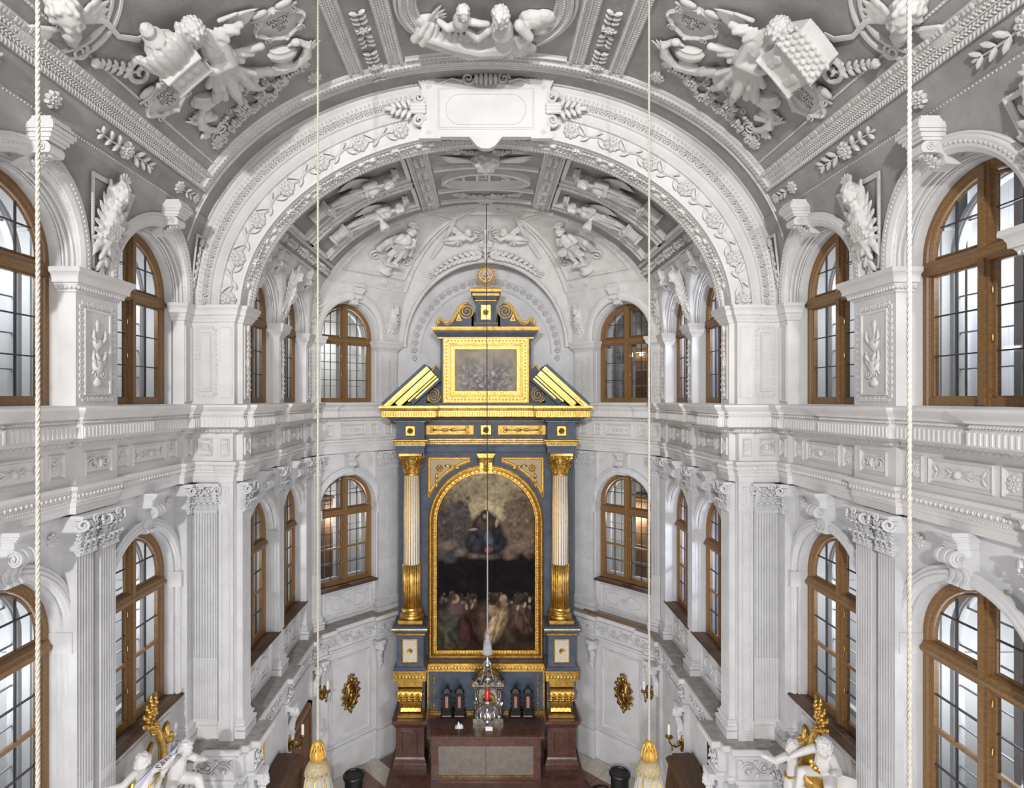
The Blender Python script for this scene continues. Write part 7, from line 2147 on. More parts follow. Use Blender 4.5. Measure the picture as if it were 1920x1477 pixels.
mb.tube([(0, -.13, 0), (0, -.32, 0)], [.018, .03], 8, sc_); mb.box(-.06, .06, -.345, -.31, -.04, .04, sc_)
SUN = put('sunburst', mb.mesh('sunburst', 1, .5), GOLDP, Matrix.Identity(4), ALT)
SUN['label'] = 'gilt rayed sun with an eye in a triangle'
# predella behind the tabernacle
mb = MB(); mb.box(-1.24, 1.24, 12.0, 12.5, -6.62, -5.55); PRE = part('predella', mb, BLUE, smooth=False)
mb = MB(); mb.box(-1.24, 1.24, 11.90, 12.05, -5.70, -5.56); mb.box(-1.26, 1.26, 11.87, 12.05, -5.56, -5.53)
for i in range(36): mb.lathe([(.035, 0), (.03, .015), (.012, .02), (.01, .03), (.001, .03)], 8, frame((-1.19+2.38*i/35, 11.90, -5.63), (1, 0, 0), (0, 0, 1)), cap=False)
mb.box(-1.24, -1.20, 11.97, 12.0, -6.6, -5.7); mb.box(1.20, 1.24, 11.97, 12.0, -6.6, -5.7); mb.box(-1.24, 1.24, 11.96, 12.0, -6.62, -6.56)
for i in range(60): mb.ell((-1.2+2.4*i/59, 11.955, -6.59), (.014, .012, .014), 5, 3)
part('gilt_border', mb, GOLD, PRE, .5)
mb = MB()
for s in (-1, 1):
    for k in range(3):
        z = -5.88-.28*k
        o_scroll(mb, .03, 1.2, .25, frame((s*1.10, 12.0, z), (1, 0, 0), (0, 0, 1)), s, 10); o_scroll(mb, .03, 1.2, .25, frame((s*1.10, 12.0, z-.10), (1, 0, 0), (0, 0, 1)), -s, 10)
        for q in (-.05, .05, -.15): mb.box(s*1.10-.03, s*1.10+.03, 11.99, 12.0, z+q-.008, z+q+.008)
part('gilt_arabesque', mb, GOLD, PRE, True, kind='stuff')
# ------------------------------------------------------------------ altar table
TAB = empty('altar_table', (0, 11.5, -7.5), label='red marble altar table with a grey stone front panel on the step', cat='altar')
mb = MB()
DF = 11.20
mb.box(-1.08, -.94, DF, 11.4, -7.5, -6.68); mb.box(.94, 1.08, DF, 11.4, -7.5, -6.68); mb.box(-.94, .94, DF, 11.4, -6.84, -6.68); mb.box(-1.08, 1.08, 11.30, 11.86, -7.5, -6.68); mb.box(-.94, .94, DF, 11.4, -7.5, -7.46)
obj('body', mb, REDM, TAB, smooth=False)
obj('table_top', MB().sweep([(1.08, 11.86), (1.08, DF+.0), (-1.08, DF+.0), (-1.08, 11.86)], [(-.3, -6.70), (0, -6.70), (.02, -6.685), (.06, -6.66), (.06, -6.62), (-.5, -6.615)]), REDM, TAB, smooth=.3)
obj('table_slab', MB().box(-1.1, 1.1, DF-.03, 11.86, -6.65, -6.612), REDM, TAB, smooth=False)
mb = MB(); mb.box(-.94, -.005, DF+.04, DF+.08, -7.44, -6.84); obj('front_panel', mb, GREYM, TAB, smooth=False)
mb = MB(); mb.box(.005, .94, DF+.04, DF+.08, -7.44, -6.84); obj('front_panel', mb, GREYM, TAB, smooth=False)
mb = MB(); mb.box(-.94, .94, DF+.02, DF+.05, -7.47, -7.43); obj('gilt_strip', mb, GOLDD, TAB, smooth=False)
# bench behind the table, between the marble feet
obj('marble_bench', MB().box(-1.26, 1.26, 11.88, 12.5, -7.5, -6.62), REDM, ALT, smooth=False)
# tabernacle
TB = empty('tabernacle', (0.045, 11.75, -6.61), label='old silver tabernacle with pediment standing at the centre of the altar table', cat='tabernacle')
tx, ty = .045, 11.62
mb = MB(); mb.box(tx-.31, tx+.31, ty-.03, 11.845, -6.612, -6.52); mb.box(tx-.27, tx+.27, ty+.03, 11.83, -6.52, -5.90); obj('body', mb, SILVERD, TB, smooth=False)
mb = MB(); mb.sweep([(tx+.27, 11.84), (tx+.27, ty+.0), (tx-.27, ty+.0), (tx-.27, 11.84)], [(0, -5.93), (.02, -5.92), (.03, -5.88), (.06, -5.85), (.06, -5.81), (-.2, -5.80)])
n = 16
pts = [(tx-.30+.60*i/n, -5.81+.22*sin(pi*i/n)**.8) for i in range(n+1)]
mb.add([(x, ty-.02, z) for x, z in pts]+[(x, 11.84, z) for x, z in pts], [tuple(range(n, -1, -1))]+[(i, i+1, n+2+i, n+1+i) for i in range(n)])
mb.tube([(x, ty-.03, z) for x, z in pts], .022, 6); mb.ell((tx, ty-.05, -5.72), (.10, .05, .07), 10, 6)
for e in (-1, 1): o_scroll(mb, .07, 1.5, .25, frame((tx+e*.16, ty-.04, -5.73), (1, 0, 0), (0, 0, 1)), e, 14)
mb.lathe([(.05, 0), (.03, .03), (.05, .07), (.02, .10), (.03, .13), (.001, .16)], 10, MT(tx, ty+.02, -5.60)); obj('pediment', mb, SILVERD, TB, smooth=.5)
for e in (-1, 1):
    mb = MB(); mb.lathe([(.04, -6.52), (.04, -6.48), (.028, -6.46), (.026, -6.02), (.04, -5.98), (.045, -5.93)], 10, MT(tx+e*.22, ty, 0)); obj('colonnette', mb, SILVER, TB, smooth=.5)

mb = MB(); dp = [(tx-.13, -6.48), (tx+.13, -6.48), (tx+.13, -6.17)]+[(tx+.13*cos(a), -6.17+.13*sin(a)) for a in [pi*i/10 for i in range(1, 10)]]+[(tx-.13, -6.17)]
mb.prism([(x, z) for x, z in dp], 0, .015, frame((0, ty+.03, 0), (1, 0, 0), (0, 0, 1))); mb.ringsweep(dp, [(-.02, 0), (-.015, .03), (.0, .03), (.005, .01)], True, frame((0, ty+.03, 0), (1, 0, 0), (0, 0, 1)))
for i in range(8): a = 2*pi*i/8; o_scroll(mb, .03, 1.2, .3, frame((tx+.07*cos(a), ty+.012, -6.2+.08*sin(a)), (1, 0, 0), (0, 0, 1)), 1 if i % 2 else -1, 8)
obj('door', mb, GOLDD, TB, smooth=.5)
# reliquaries
def reliquary(x, lab):
    R_ = empty('reliquary', (x, 11.74, -6.53), label=lab, cat='reliquary', group='dark reliquaries on the altar')
    if 'reliq' not in CACHE:
        a = MB(); a.box(-.115, .115, -.08, .08, 0, .05); a.box(-.10, .10, -.07, .07, .05, .10); a.box(-.115, .115, -.075, .075, .10, .125)
        a.box(-.085, .085, -.06, .06, .125, .46, None, .012); a.box(-.095, .095, -.07, .07, .46, .485)
        a.add([(-.08, -.06, .485), (.08, -.06, .485), (.08, .06, .485), (-.08, .06, .485), (-.035, -.025, .56), (.035, -.025, .56), (.035, .025, .56), (-.035, .025, .56)], [(4, 5, 6, 7), (0, 1, 5, 4), (1, 2, 6, 5), (2, 3, 7, 6), (3, 0, 4, 7)])
        for e in (-1, 1):
            for z in (.17, .27, .37): o_scroll(a, .026, 1.3, .3, frame((e*.092, -.03, z), (1, 0, 0), (0, 0, 1)), e, 10)
        b_ = MB(); b_.lathe([(.03, 0), (.018, .02), (.028, .04), (.012, .06), (.014, .075), (.001, .10)], 8, MT(0, 0, .555))
        c_ = MB(); c_.box(-.03, .03, -.068, -.05, .19, .42)
        d_ = MB(); d_.box(-.09, .09, -.084, -.075, .015, .04)
        CACHE['reliq'] = [('case', a.mesh('case', 1, .4), EBONY), ('finial', b_.mesh('finial', 1, .6), EBONY), ('relic_pane', c_.mesh('relic_pane', 1, False), RELIC), ('label_strip', d_.mesh('label_strip', 1, False), RELIC)]
    for n_, me, m_ in CACHE['reliq']: put(n_, me, m_, MT(x, 11.74, -6.53), R_)
for px, lab in ((838, 'outer dark wooden reliquary of the left pair beside the tabernacle'), (861.5, 'dark wooden reliquary of the left pair nearest the tabernacle'), (966.5, 'dark wooden reliquary of the right pair nearest the tabernacle'), (989.5, 'outer dark wooden reliquary of the right pair beside the tabernacle')):
    reliquary(Xp(px, 11.74), lab)
for px, s in ((850, 'left'), (978, 'right')):
    obj('reliquary_stand', MB().box(Xp(px, 11.74)-.26, Xp(px, 11.74)+.26, 11.62, 11.88, -6.612, -6.53), EBONY, None, smooth=False, label='low black stand carrying the %s pair of reliquaries on the altar' % s, cat='stand')
obj('notice_card', MB().box(Xp(917, 11.3)-.07, Xp(917, 11.3)+.07, 11.33, 11.335, -6.612, -6.53, None), CLOTH, None, smooth=False, label='small white card propped at the front of the altar table', cat='card')
mb = MB()
def crump(u, v): return (Xp(861, 11.48)+(u-.5)*.16, 11.40+v*.14, -6.611+.07*abs(sin(u*7+v*4))*(1-abs(2*u-1))*(1-abs(2*v-1))*2)
mb.grid(crump, 14, 12); obj('napkin', mb, CLOTH, None, smooth=True, label='crumpled white cloth lying on the altar table beside the tabernacle', cat='cloth')
# ------------------------------------------------------------------ gallery rooms behind the windows
def room(name, sx, mb, m=None): return obj(name, mb, m or ROOMW, sx=sx, smooth=False, kind='structure')
def inner_box(mb, x0, x1, y0, y1, z0, z1, sides='xyzXYZ', t=.05):
    if 'X' in sides: mb.box(x1, x1+t, y0, y1, z0, z1)
    if 'y' in sides: mb.box(x0, x1, y0-t, y0, z0, z1)
    if 'Y' in sides: mb.box(x0, x1, y1, y1+t, z0, z1)
    if 'z' in sides: mb.box(x0, x1+t, y0-t, y1+t, z0-t, z0)
    if 'Z' in sides: mb.box(x0, x1+t, y0-t, y1+t, z1, z1+t)
for sx in (-1, 1):
    nm = SIDE[sx]; cool = sx > 0
    for up, z0, z1 in ((1, -.40, 2.6), (0, -4.7, -.9)):
        mb = MB(); inner_box(mb, 4.30, 6.0, 3.75, 5.76, z0, z1); inner_box(mb, 4.30, 6.0, 5.82, 8.05, z0, z1)
        for y in (4.5, 5.1, 6.5, 7.1): mb.box(5.985, 6.0, y-.02, y+.02, z0, z1)
        for yy in (5.76, 8.05):       # panelled shutters on the cross walls
            for x in (4.62, 5.05, 5.5): mb.box(x-.012, x+.012, yy-.02, yy, z0, z1)
            mb.box(4.3, 6.0, yy-.03, yy, z0, z0+.35); mb.box(4.3, 6., yy-.02, yy, z0+2.1, z0+2.14)
        R = room('wall_gallery_%s_%s' % (nm, 'upper' if up else 'lower'), sx, mb, ROOMW)
        mb = MB(); inner_box(mb, 3.78, 5.0, 8.12, 9.53, z0, z1); inner_box(mb, 3.78, 5.0, 9.57, 10.95, z0, z1)
        for yy in (9.53, 10.95):
            for x in (4.0, 4.3, 4.6): mb.box(x-.012, x+.012, yy-.02, yy, z0, z1)
        room('wall_passage_%s_%s' % (nm, 'upper' if up else 'lower'), sx, mb, ROOMB if cool else ROOMW)
        ob = BAYS[4]; mb = MB()
        dep = 2.0 if (cool and up) else 1.5
        bbox(mb, ob, -1.0, 1.3, -dep-.05, -dep, z0, z1); bbox(mb, ob, -1.05, -1.0, -dep, -.1, z0, z1); bbox(mb, ob, 1.3, 1.35, -dep, -.1, z0, z1)
        bbox(mb, ob, -1.05, 1.35, -dep, -.1, z0-.05, z0); bbox(mb, ob, -1.05, 1.35, -dep, -.1, z1, z1+.05)
        for a in (-.5, .1, .7): bbox(mb, ob, a-.012, a+.012, -dep, -dep+.02, z0, z1)
        room('wall_closet_%s_%s' % (nm, 'upper' if up else 'lower'), sx, mb, ROOMW)
        zc = (z0+z1)/2+.15
        e = 1.0
        lamp('gallery_lamp', 'POINT', (sx*4.85, 5.0, zc), 40, (.90, .94, 1), .3); lamp('gallery_lamp', 'POINT', (sx*4.85, 7.0, zc), 40, (.90, .94, 1), .3)
        lamp('passage_lamp', 'POINT', (sx*4.3, 8.8, zc), 28*(2.1 if cool else 1), (.86, .91, 1) if cool else (1, 1, 1), .15); lamp('passage_lamp', 'POINT', (sx*4.3, 10.2, zc), 28*(2.1 if cool else 1), (.86, .91, 1) if cool else (1, 1, 1), .15)
        p = ob.T(.3, -.8, 0)
        lamp('closet_lamp', 'POINT', (sx*p[0], p[1], zc), 5 if (cool and up) else 30, (1, .98, .95), .15)
def cupboard(b, a0, a1, q0, q1, z0, z1, sx, label):
    c = b.T((a0+a1)/2, (q0+q1)/2, z0); e = empty('cupboard', (0, 0, 0), M=MT(sx*c[0], c[1], c[2]), label=label, cat='cupboard')
    mb = MB(); bbox(mb, b, a0, a1, q0, q1, z0, z1); bbox(mb, b, a0-.03, a1+.03, q0, q1+.03, z1, z1+.05); bbox(mb, b, a0-.02, a1+.02, q0, q1+.02, z0, z0+.1); obj('body', mb, CABINET, e, sx=sx, smooth=False)
    am = (a0+a1)/2
    for x0, x1 in ((a0+.02, am-.005), (am+.005, a1-.02)):
        mb = MB(); bbox(mb, b, x0, x1, q1, q1+.02, z0+.13, z1-.04)
        for k in range(3):
            za = z0+.18+(z1-z0-.25)*k/3; zb = za+(z1-z0-.25)/3-.05
            bbox(mb, b, x0+.04, x1-.04, q1+.02, q1+.03, za, zb)
        obj('door', mb, CABINET, e, sx=sx, smooth=False)
ob = BAYS[4]
cupboard(ob, -.30, .30, -1.44, -1.0, -4.69, -2.25, -1, 'brown panelled wooden cupboard behind the lower left apse window')
cupboard(ob, -.45, .45, -1.44, -1.0, -4.69, -2.2, 1, 'brown panelled wooden cupboard behind the lower right apse window')
cupboard(ob, -.25, .85, -1.94, -1.4, -.39, 1.15, 1, 'dark wooden cupboard in the dim room behind the upper right apse window')
e = empty('wall_lamp', (0, 0, 0), M=MT(*ob.T(.2, -1.25, 1.02)), label='row of bare round bulbs glowing in the dim room behind the upper right apse window', cat='lamp')
BULB = bpy.data.materials.new('lit_bulb'); BULB.use_nodes = True; BULB.node_tree.nodes['Principled BSDF'].inputs['Emission Color'].default_value = (1, .95, .85, 1); BULB.node_tree.nodes['Principled BSDF'].inputs['Emission Strength'].default_value = 14
mb = MB()
mb.tube([ob.T(-.40, -1.25, 1.09), ob.T(.65, -1.25, 1.09)], .012, 6); obj('rail', mb, BRASS, e, smooth=True)
for a in (-.38, -.10, .38, .60):
    mb = MB(); mb.ell(ob.T(a, -1.25, 1.04), .045, 10, 8); obj('bulb', mb, BULB, e, smooth=True)
# draped object in the lower right gallery room
mb = MB()
def drp(u, v):
    t = 2*pi*u; k = sin(pi/2*min(1, v*1.25)); r = .36*k*(1+.05*sin(7*t)*v); z = -3.42+.30*cos(pi/2*min(1, v*1.25))-max(0, v-.8)*2.5
    return (4.95+r*cos(t), 4.78+r*1.1*sin(t), z)
mb.grid(drp, 40, 24); mb.box(4.72, 5.18, 4.55, 5.0, -4.7, -3.9)
obj('dust_sheet', mb, CLOTH, smooth=True, label='white dust sheet draped over a round object behind the near right lower window', cat='cloth')
# curtains in the upper right gallery room
for y0, y1, lab in ((5.3, 5.72, 'white curtain hanging behind the near right upper window'),):
    mb = MB(); mb.grid(lambda u, v: (4.75+.9*u, y1-.12+.035*sin(u*42), -.38+2.8*v), 90, 2); obj('curtain', mb, CLOTH, smooth=True, label=lab, cat='curtain')
# ------------------------------------------------------------------ floor tiles
ti = .40; hd_ = ti/sqrt(2)
def tl(mb): mb.box(-ti/2+.004, ti/2-.004, -ti/2+.004, ti/2-.004, -.018, .0, None, .002)
TL = cached('tile', tl, False)
for i in range(-14, 15):
    for j in range(-14, 15):
        x, y = (i+j)*hd_/1.0*.5*2/2*1.0, 11.2+(i-j)*hd_*.5
        x = (i+j)*ti*S2; y = 11.2+(i-j)*ti*S2
        if not (10.2 < y < 12.3) or abs(x) > 3.05 or (abs(x) < 1.7 and y > 10.95): continue
        if abs(x)+y > 14.45: continue
        put('tile', TL, TILE_R if (i % 2 == 0) else TILE_L, MT(x, y, -7.645) @ RZ(pi/4), FLOOR)
# ------------------------------------------------------------------ cords, tassels, lamp
def twisted(mb, a, b, r, pitch=None, n=3):
    a, b = Vector(a), Vector(b); L = (b-a).length; d = (b-a)/L; u = d.orthogonal().normalized(); w_ = d.cross(u); pitch = pitch or r*7
    k = int(L/pitch*6)
    for s in range(n):
        pts = []
        for i in range(k+1):
            f = i/k; t = 2*pi*(f*L/pitch)+2*pi*s/n; pts.append(a+d*(L*f)+(u*cos(t)+w_*sin(t))*r*.5)
        mb.tube(pts, r*.58, 5)
def cord(sx, x, D, ztop, zend, r, tassel, lab):
    e = empty('hanging_cord', (x, D, ztop), label=lab, cat='cord', group='long cords hanging from the vault')
    mb = MB(); twisted(mb, (x, D, ztop), (x, D, zend), r, r*9); obj('cord', mb, ROPE, e, smooth=True)
    mb = MB(); mb.lathe([(.06, .0), (.06, -.02), (.02, -.05), (.012, -.08)][::-1], 16, MT(x, D, ztop+.0)); obj('ceiling_rose', mb, GOLD, e, smooth=True)
    if tassel:
        T = MT(x, D, zend); t = empty('tassel', (x, D, zend), parent=e)
        mb = MB(); mb.lathe([(.012, .02), (.03, .01), (.045, -.02), (.05, -.045), (.04, -.06), (.06, -.075), (.068, -.11), (.06, -.15), (.045, -.165)], 20, T)
        for i in range(10): a = 2*pi*i/10; mb.tube([(x+.04*cos(a), D+.04*sin(a), zend-.01), (x+.056*cos(a), D+.056*sin(a), zend-.045), (x+.07*cos(a), D+.07*sin(a), zend-.11), (x+.058*cos(a), D+.058*sin(a), zend-.155)], .009, 5)
        obj('gilt_cap', mb, GOLDP, t, smooth=True)
        mb = MB(); mb.lathe([(.045, -.16), (.085, -.18), (.108, -.22), (.112, -.26), (.10, -.275)], 24, T)
        for k in range(14):
            for s in (-1, 1):
                pts = []
                for i in range(7):
                    f = i/6; a = 2*pi*k/14+s*f*1.3; r_ = .045+(.112-.045)*sin(pi/2*f); pts.append((x+(r_+.003)*cos(a), D+(r_+.003)*sin(a), zend-.16-.11*f))
                mb.tube(pts, .006, 4)
        mb.lathe([(.105, -.262), (.122, -.268), (.122, -.282), (.105, -.288)], 24, T); obj('netted_head', mb, TASSEL, t, smooth=True)
        mb = MB(); mb2 = MB()
        for i in range(56):
            a = 2*pi*i/56; r0 = .10; r1 = .13+.012*(i % 3)
            pts = [(x+r0*cos(a), D+r0*sin(a), zend-.28), (x+(r0+r1)/2*1.03*cos(a), D+(r0+r1)/2*1.03*sin(a), zend-.45), (x+r1*cos(a+.02), D+r1*sin(a+.02), zend-.64)]
            (mb2 if i % 7 == 0 else mb).tube(pts, .0085, 5)
        mb.lathe([(.095, -.28), (.115, -.62)], 24, T, cap=False)
        obj('fringe', mb, ROPE, t, smooth=True); obj('gilt_fringe', mb2, GOLD, t, smooth=True)
def vz(x): return NV.zc+NV.b*(1-(abs(x)/NV.a)**NV.n)**(1/NV.n)
cord(-1, Xp(71, 2.03), 2.03, vz(1.6), -3.9, .0078, False, 'thick pale twisted cord hanging nearest the left edge of the view')
cord(1, Xp(1705, 2.03), 2.03, vz(1.6), -3.9, .0078, False, 'thick pale twisted cord hanging in front of the near right windows')
cord(-1, Xp(596, 5.3), 5.3, vz(1.57), -3.20, .0105, True, 'thin pale cord with a gold tassel hanging left of the altar')
cord(1, Xp(1217, 5.3), 5.3, vz(1.53), -3.20, .0105, True, 'thin pale cord with a gold tassel hanging right of the altar')
SL = empty('sanctuary_lamp', (.02, 10.66, -6.1), label='silver sanctuary lamp with red glass hanging on a long chain before the tabernacle', cat='lamp')
D = 10.66; x = .03
mb = MB(); twisted(mb, (x-.02, D, 3.70), (x, D, -2.1), .010, .07, 2); obj('chain', mb, CHAIN, SL, smooth=True)
mb = MB(); twisted(mb, (x, D, -2.1), (x, D, -4.40), .013, .09, 3); obj('cord', mb, ROPEG, SL, smooth=True)
T = MT(x, D, 0); mb = MB(); mb.lathe([(.015, -4.38), (.04, -4.42), (.045, -4.46), (.03, -4.48), (.06, -4.52), (.075, -4.60), (.085, -4.76), (.08, -4.77)], 20, T)
for i in range(20): a = 2*pi*i/20; mb.tube([(x+.06*cos(a), D+.06*sin(a), -4.54), (x+.086*cos(a), D+.086*sin(a), -4.77)], .009, 5)
obj('tassel', mb, ROPEG, SL, smooth=True)
mb = MB(); mb.lathe([(.03, -4.76), (.06, -4.80), (.03, -4.84), (.035, -4.88), (.09, -4.93), (.10, -4.96), (.05, -4.99), (.03, -5.03), (.05, -5.06), (.02, -5.10)], 20, T); obj('crown', mb, SILVER, SL, smooth=.8)
mb = MB()
for i in range(3):
    a = 2*pi*i/3+.5; mb.tube([(x+.05*cos(a), D+.05*sin(a), -4.97), (x+.14*cos(a), D+.14*sin(a), -5.35), (x+.245*cos(a), D+.245*sin(a), -5.70)], .006, 5)
obj('suspension_chains', mb, SILVER, SL, smooth=True, kind='stuff')
mb = MB(); mb.lathe([(.04, -5.63), (.05, -5.62), (.05, -5.45), (.042, -5.44)], 16, T); obj('red_glass', mb, REDGLASS, SL, smooth=.8)
mb = MB(); mb.lathe([(.055, -5.62), (.09, -5.63), (.10, -5.66), (.07, -5.69), (.12, -5.72), (.20, -5.76), (.235, -5.82), (.22, -5.88), (.16, -5.94), (.09, -5.98), (.06, -6.00), (.08, -6.03), (.05, -6.07), (.02, -6.10), (.001, -6.12)], 28, T)
for i in range(14): a = 2*pi*i/14; mb.ell((x+.20*cos(a), D+.20*sin(a), -5.84), (.045, .045, .07), 8, 6)
for i in range(3):
    a = 2*pi*i/3+.5; o_scroll(mb, .07, 1.4, .25, frame((x+.25*cos(a), D+.25*sin(a), -5.76), (cos(a), sin(a), 0), (0, 0, 1)), -1, 14); mb.ell((x+.25*cos(a), D+.25*sin(a), -5.69), (.035, .035, .05), 8, 6)
obj('bowl', mb, SILVER, SL, smooth=.9)
# ------------------------------------------------------------------ sconces, plaques, lights on the floor
def sconce(M, lab):
    s = empty('wall_sconce', (0, 0, 0), M=M, label=lab, cat='sconce')
    if 'sconce' not in CACHE:
        a = MB(); pts = [(.075*cos(i*pi/10), .15*sin(i*pi/10)) for i in range(20)]
        a.prism(pts, 0, .012); a.ringsweep(pts, [(-.012, 0), (-.008, .025), (.006, .025), (.012, .01)], True)
        for e in (-1, 1): o_scroll(a, .04, 1.4, .3, MT(e*.03, .06, .01), e, 12); o_scroll(a, .04, 1.4, .3, MT(e*.03, -.06, .01), -e, 12)
        b_ = MB(); b_.tube([(0, -.04, .02), (0, -.09, .10), (0, -.05, .18), (0, .01, .22), (0, .06, .22)], [.012, .012, .011, .011, .012], 6); o_scroll(b_, .05, 1.5, .2, MT(0, -.03, .10) @ RY(pi/2), 1, 14); o_leaf(b_, MT(0, -.05, .16) @ RZ(-pi/2), .1, .05, .4)
        b_.lathe([(.015, 0), (.06, .02), (.065, .035), (.03, .035), (.025, .07), (.028, .07)], 14, MT(0, .06, .22) @ RX(-pi/2))
        c_ = MB(); c_.lathe([(.024, .0), (.024, .17), (.018, .175), (.003, .18), (.002, .20)], 12, MT(0, .12, .22) @ RX(-pi/2))
        CACHE['sconce'] = [('backplate', a.mesh('backplate', 1, .6), GOLDD), ('arm', b_.mesh('arm', 1, .8), GOLDD), ('candle', c_.mesh('candle', 1, .6), WAX)]
    for n_, me, m_ in CACHE['sconce']: put(n_, me, m_, M, s)
for sx in (-1, 1):
    s = 'left' if sx < 0 else 'right'
    for (x, y, d, w_) in ((3.30, 9.55, (0, 1), 'on the pilaster between the two %s chancel windows'), (3.23, 11.19, (-1, 1), 'in the %s corner of the apse'), (3.16, 7.86, (0, 1), 'on the inner face of the %s arch pier, lowest')):
        d = Vector(d).normalized(); sconce(MIR[sx] @ frame((x-d.y*.0, y, -5.76), (-d.x, -d.y, 0), (0, 0, 1)), 'gilt wall sconce with one candle '+w_ % s)
def plaque(mb):
    mb.prism([(.10*cos(i*pi/12), .19*sin(i*pi/12)) for i in range(24)], 0, .02)
    mb.ringsweep([(.12*cos(i*pi/12), .22*sin(i*pi/12)) for i in range(24)], [(-.03, 0), (-.015, .05), (.01, .05), (.02, .015)], True)
    for i in range(14):
        a = 2*pi*i/14; o_scroll(mb, .05, 1.4, .32, MT(.15*cos(a), .27*sin(a), .01) @ RZ(a), 1 if i % 2 else -1, 12); o_leaf(mb, MT(.13*cos(a+.2), .24*sin(a+.2), .01) @ RZ(a+.8), .12, .06, .5)
    for k in range(3): o_leaf(mb, MT(0, .29, .02) @ RZ(pi/2+(k-1)*.6), .13, .06, .5)
    o_leaf(mb, MT(0, -.29, .01) @ RZ(-pi/2), .12, .06, .5); mb.ell((0, .30, .04), (.06, .06, .05), 10, 6)
    # figure in the middle
    mb.ell((0, .07, .05), (.035, .04, .035), 8, 6); mb.ell((0, -.04, .04), (.06, .09, .04), 8, 6); mb.cap((-.05, .0, .05), (-.06, -.12, .04), .02, .02, 6); mb.cap((.03, -.1, .05), (.05, -.17, .03), .025, .02, 6)
PLQ = cached('plaque', plaque, True)
for sx, px in ((-1, 657), (1, 1170)):
    u = abs(px-911)/F; D_ = 14.52/(1+u); M = MIR[sx] @ frame((u*D_, D_, (748-1299)*D_/F), (S2, -S2, 0), (0, 0, 1))
    o = put('wall_plaque', PLQ, GOLDD, M @ MS(1.0, 1.0, 1), None, label='small dark gilt carved plaque on the %s splayed wall of the apse' % SIDE[sx], cat='plaque')
def drum(x, y, lab):
    e = empty('floor_light', (x, y, -7.645), label=lab, cat='lamp')
    T = MT(x, y, -7.645); mb = MB(); mb.lathe([(.15, .02), (.165, .03), (.17, .36), (.16, .38)], 28, T); obj('drum', mb, BLACK, e, smooth=.6)
    mb = MB(); mb.lathe([(.17, .38), (.20, .39), (.205, .42), (.19, .445), (.15, .45), (.14, .43), (.001, .425)], 28, T); obj('lid', mb, BLACK, e, smooth=.5)
    for i in range(3): a = 2*pi*i/3; mb = MB(); mb.cap((x+.13*cos(a), y+.13*sin(a), -7.62), (x+.13*cos(a), y+.13*sin(a), -7.635), .015, .012, 8); obj('foot', mb, BLACK, e, smooth=True)
D_ = 10.92; drum(Xp(663, D_), D_, 'black round drum lamp on the floor at the left of the altar')
D_ = 10.98; drum(Xp(1162, D_), D_, 'black round drum lamp on the floor at the right of the altar')
mb = MB(); cx, cy = Xp(1125, 11.2), 11.12
pts = [(cx+.42, 10.98, -7.635), (cx+.30, 11.06, -7.635)]
for i in range(60): a = i*.33; pts.append((cx+.12*cos(a)*(1+.2*sin(i*.7)), cy+.09*sin(a)*(1+.2*cos(i*.5)), -7.63+.0007*i))
pts += [(cx-.2, cy+.05, -7.63), (cx-.26, cy+.25, -7.62)]
mb.tube(pts, .009, 5); obj('cable', mb, BLACK, None, smooth=True, label='coil of black cable on the tiles beside the right drum lamp', cat='cable')
# ------------------------------------------------------------------ dark furniture along the chancel walls, door, pictures
def stall(sx, lab):
    x1, x0, y0, y1 = 3.36, 2.92, 8.15, 9.25
    e = empty('choir_stall', (sx*3.15, 8.7, -7.65), label=lab, cat='bench')
    mb = MB(); mb.box(x0+.12, x1, y0+.05, y1-.05, -7.65, -5.86); obj('back', mb, WOODD, e, sx=sx, smooth=False)
    for y in (y0, y1-.08):
        mb = MB(); prof = [(x1, -7.65), (x0-.15, -7.65), (x0-.15, -6.95), (x0-.02, -6.85), (x0+.05, -6.6), (x0, -6.3), (x0+.06, -5.9), (x1, -5.86)]
        mb.add([(p[0], y, p[1]) for p in prof]+[(p[0], y+.08, p[1]) for p in prof], [tuple(range(8)), tuple(range(15, 7, -1))]+[(i, 8+i, 8+(i+1) % 8, (i+1) % 8) for i in range(8)])
        o_scroll(mb, .09, 1.5, .2, frame((x0+.12, y-.005, -6.1), (-1, 0, 0), (0, 0, 1)), 1, 16); obj('carved_end', mb, WOODD, e, sx=sx, smooth=False)
    mb = MB(); mb.sweep([(x1, y1+.06), (x0+.02, y1+.06), (x0+.02, y0-.06), (x1, y0-.06)][::-1], [(-.12, -5.90), (0, -5.88), (-.02, -5.84), (-.05, -5.80), (-.08, -5.78), (-.09, -5.74), (-.4, -5.73)]); obj('canopy', mb, WOODD, e, sx=sx, smooth=False)
    mb = MB(); mb.box(x0-.1, x1, y0+.08, y1-.08, -7.2, -7.15); obj('seat', mb, WOODD, e, sx=sx, smooth=False)
stall(-1, 'dark brown carved wooden stall with a canopy against the left chancel wall')
stall(1, 'dark brown carved wooden stall with a canopy against the right chancel wall')
d_ = empty('door_1', (-3.37, 10.27, -7.65), kind='structure')
mb = MB(); mb.box(3.30, 3.39, 9.74, 9.82, -7.65, -5.72); mb.box(3.30, 3.39, 10.72, 10.80, -7.65, -5.72); mb.box(3.30, 3.39, 9.74, 10.80, -5.80, -5.72); obj('door_frame', mb, OAK, d_, sx=-1, smooth=False)
mb = MB(); mb.box(3.33, 3.385, 9.82, 10.72, -7.65, -5.80); obj('door_leaf', mb, CABINET, d_, sx=-1, smooth=False)
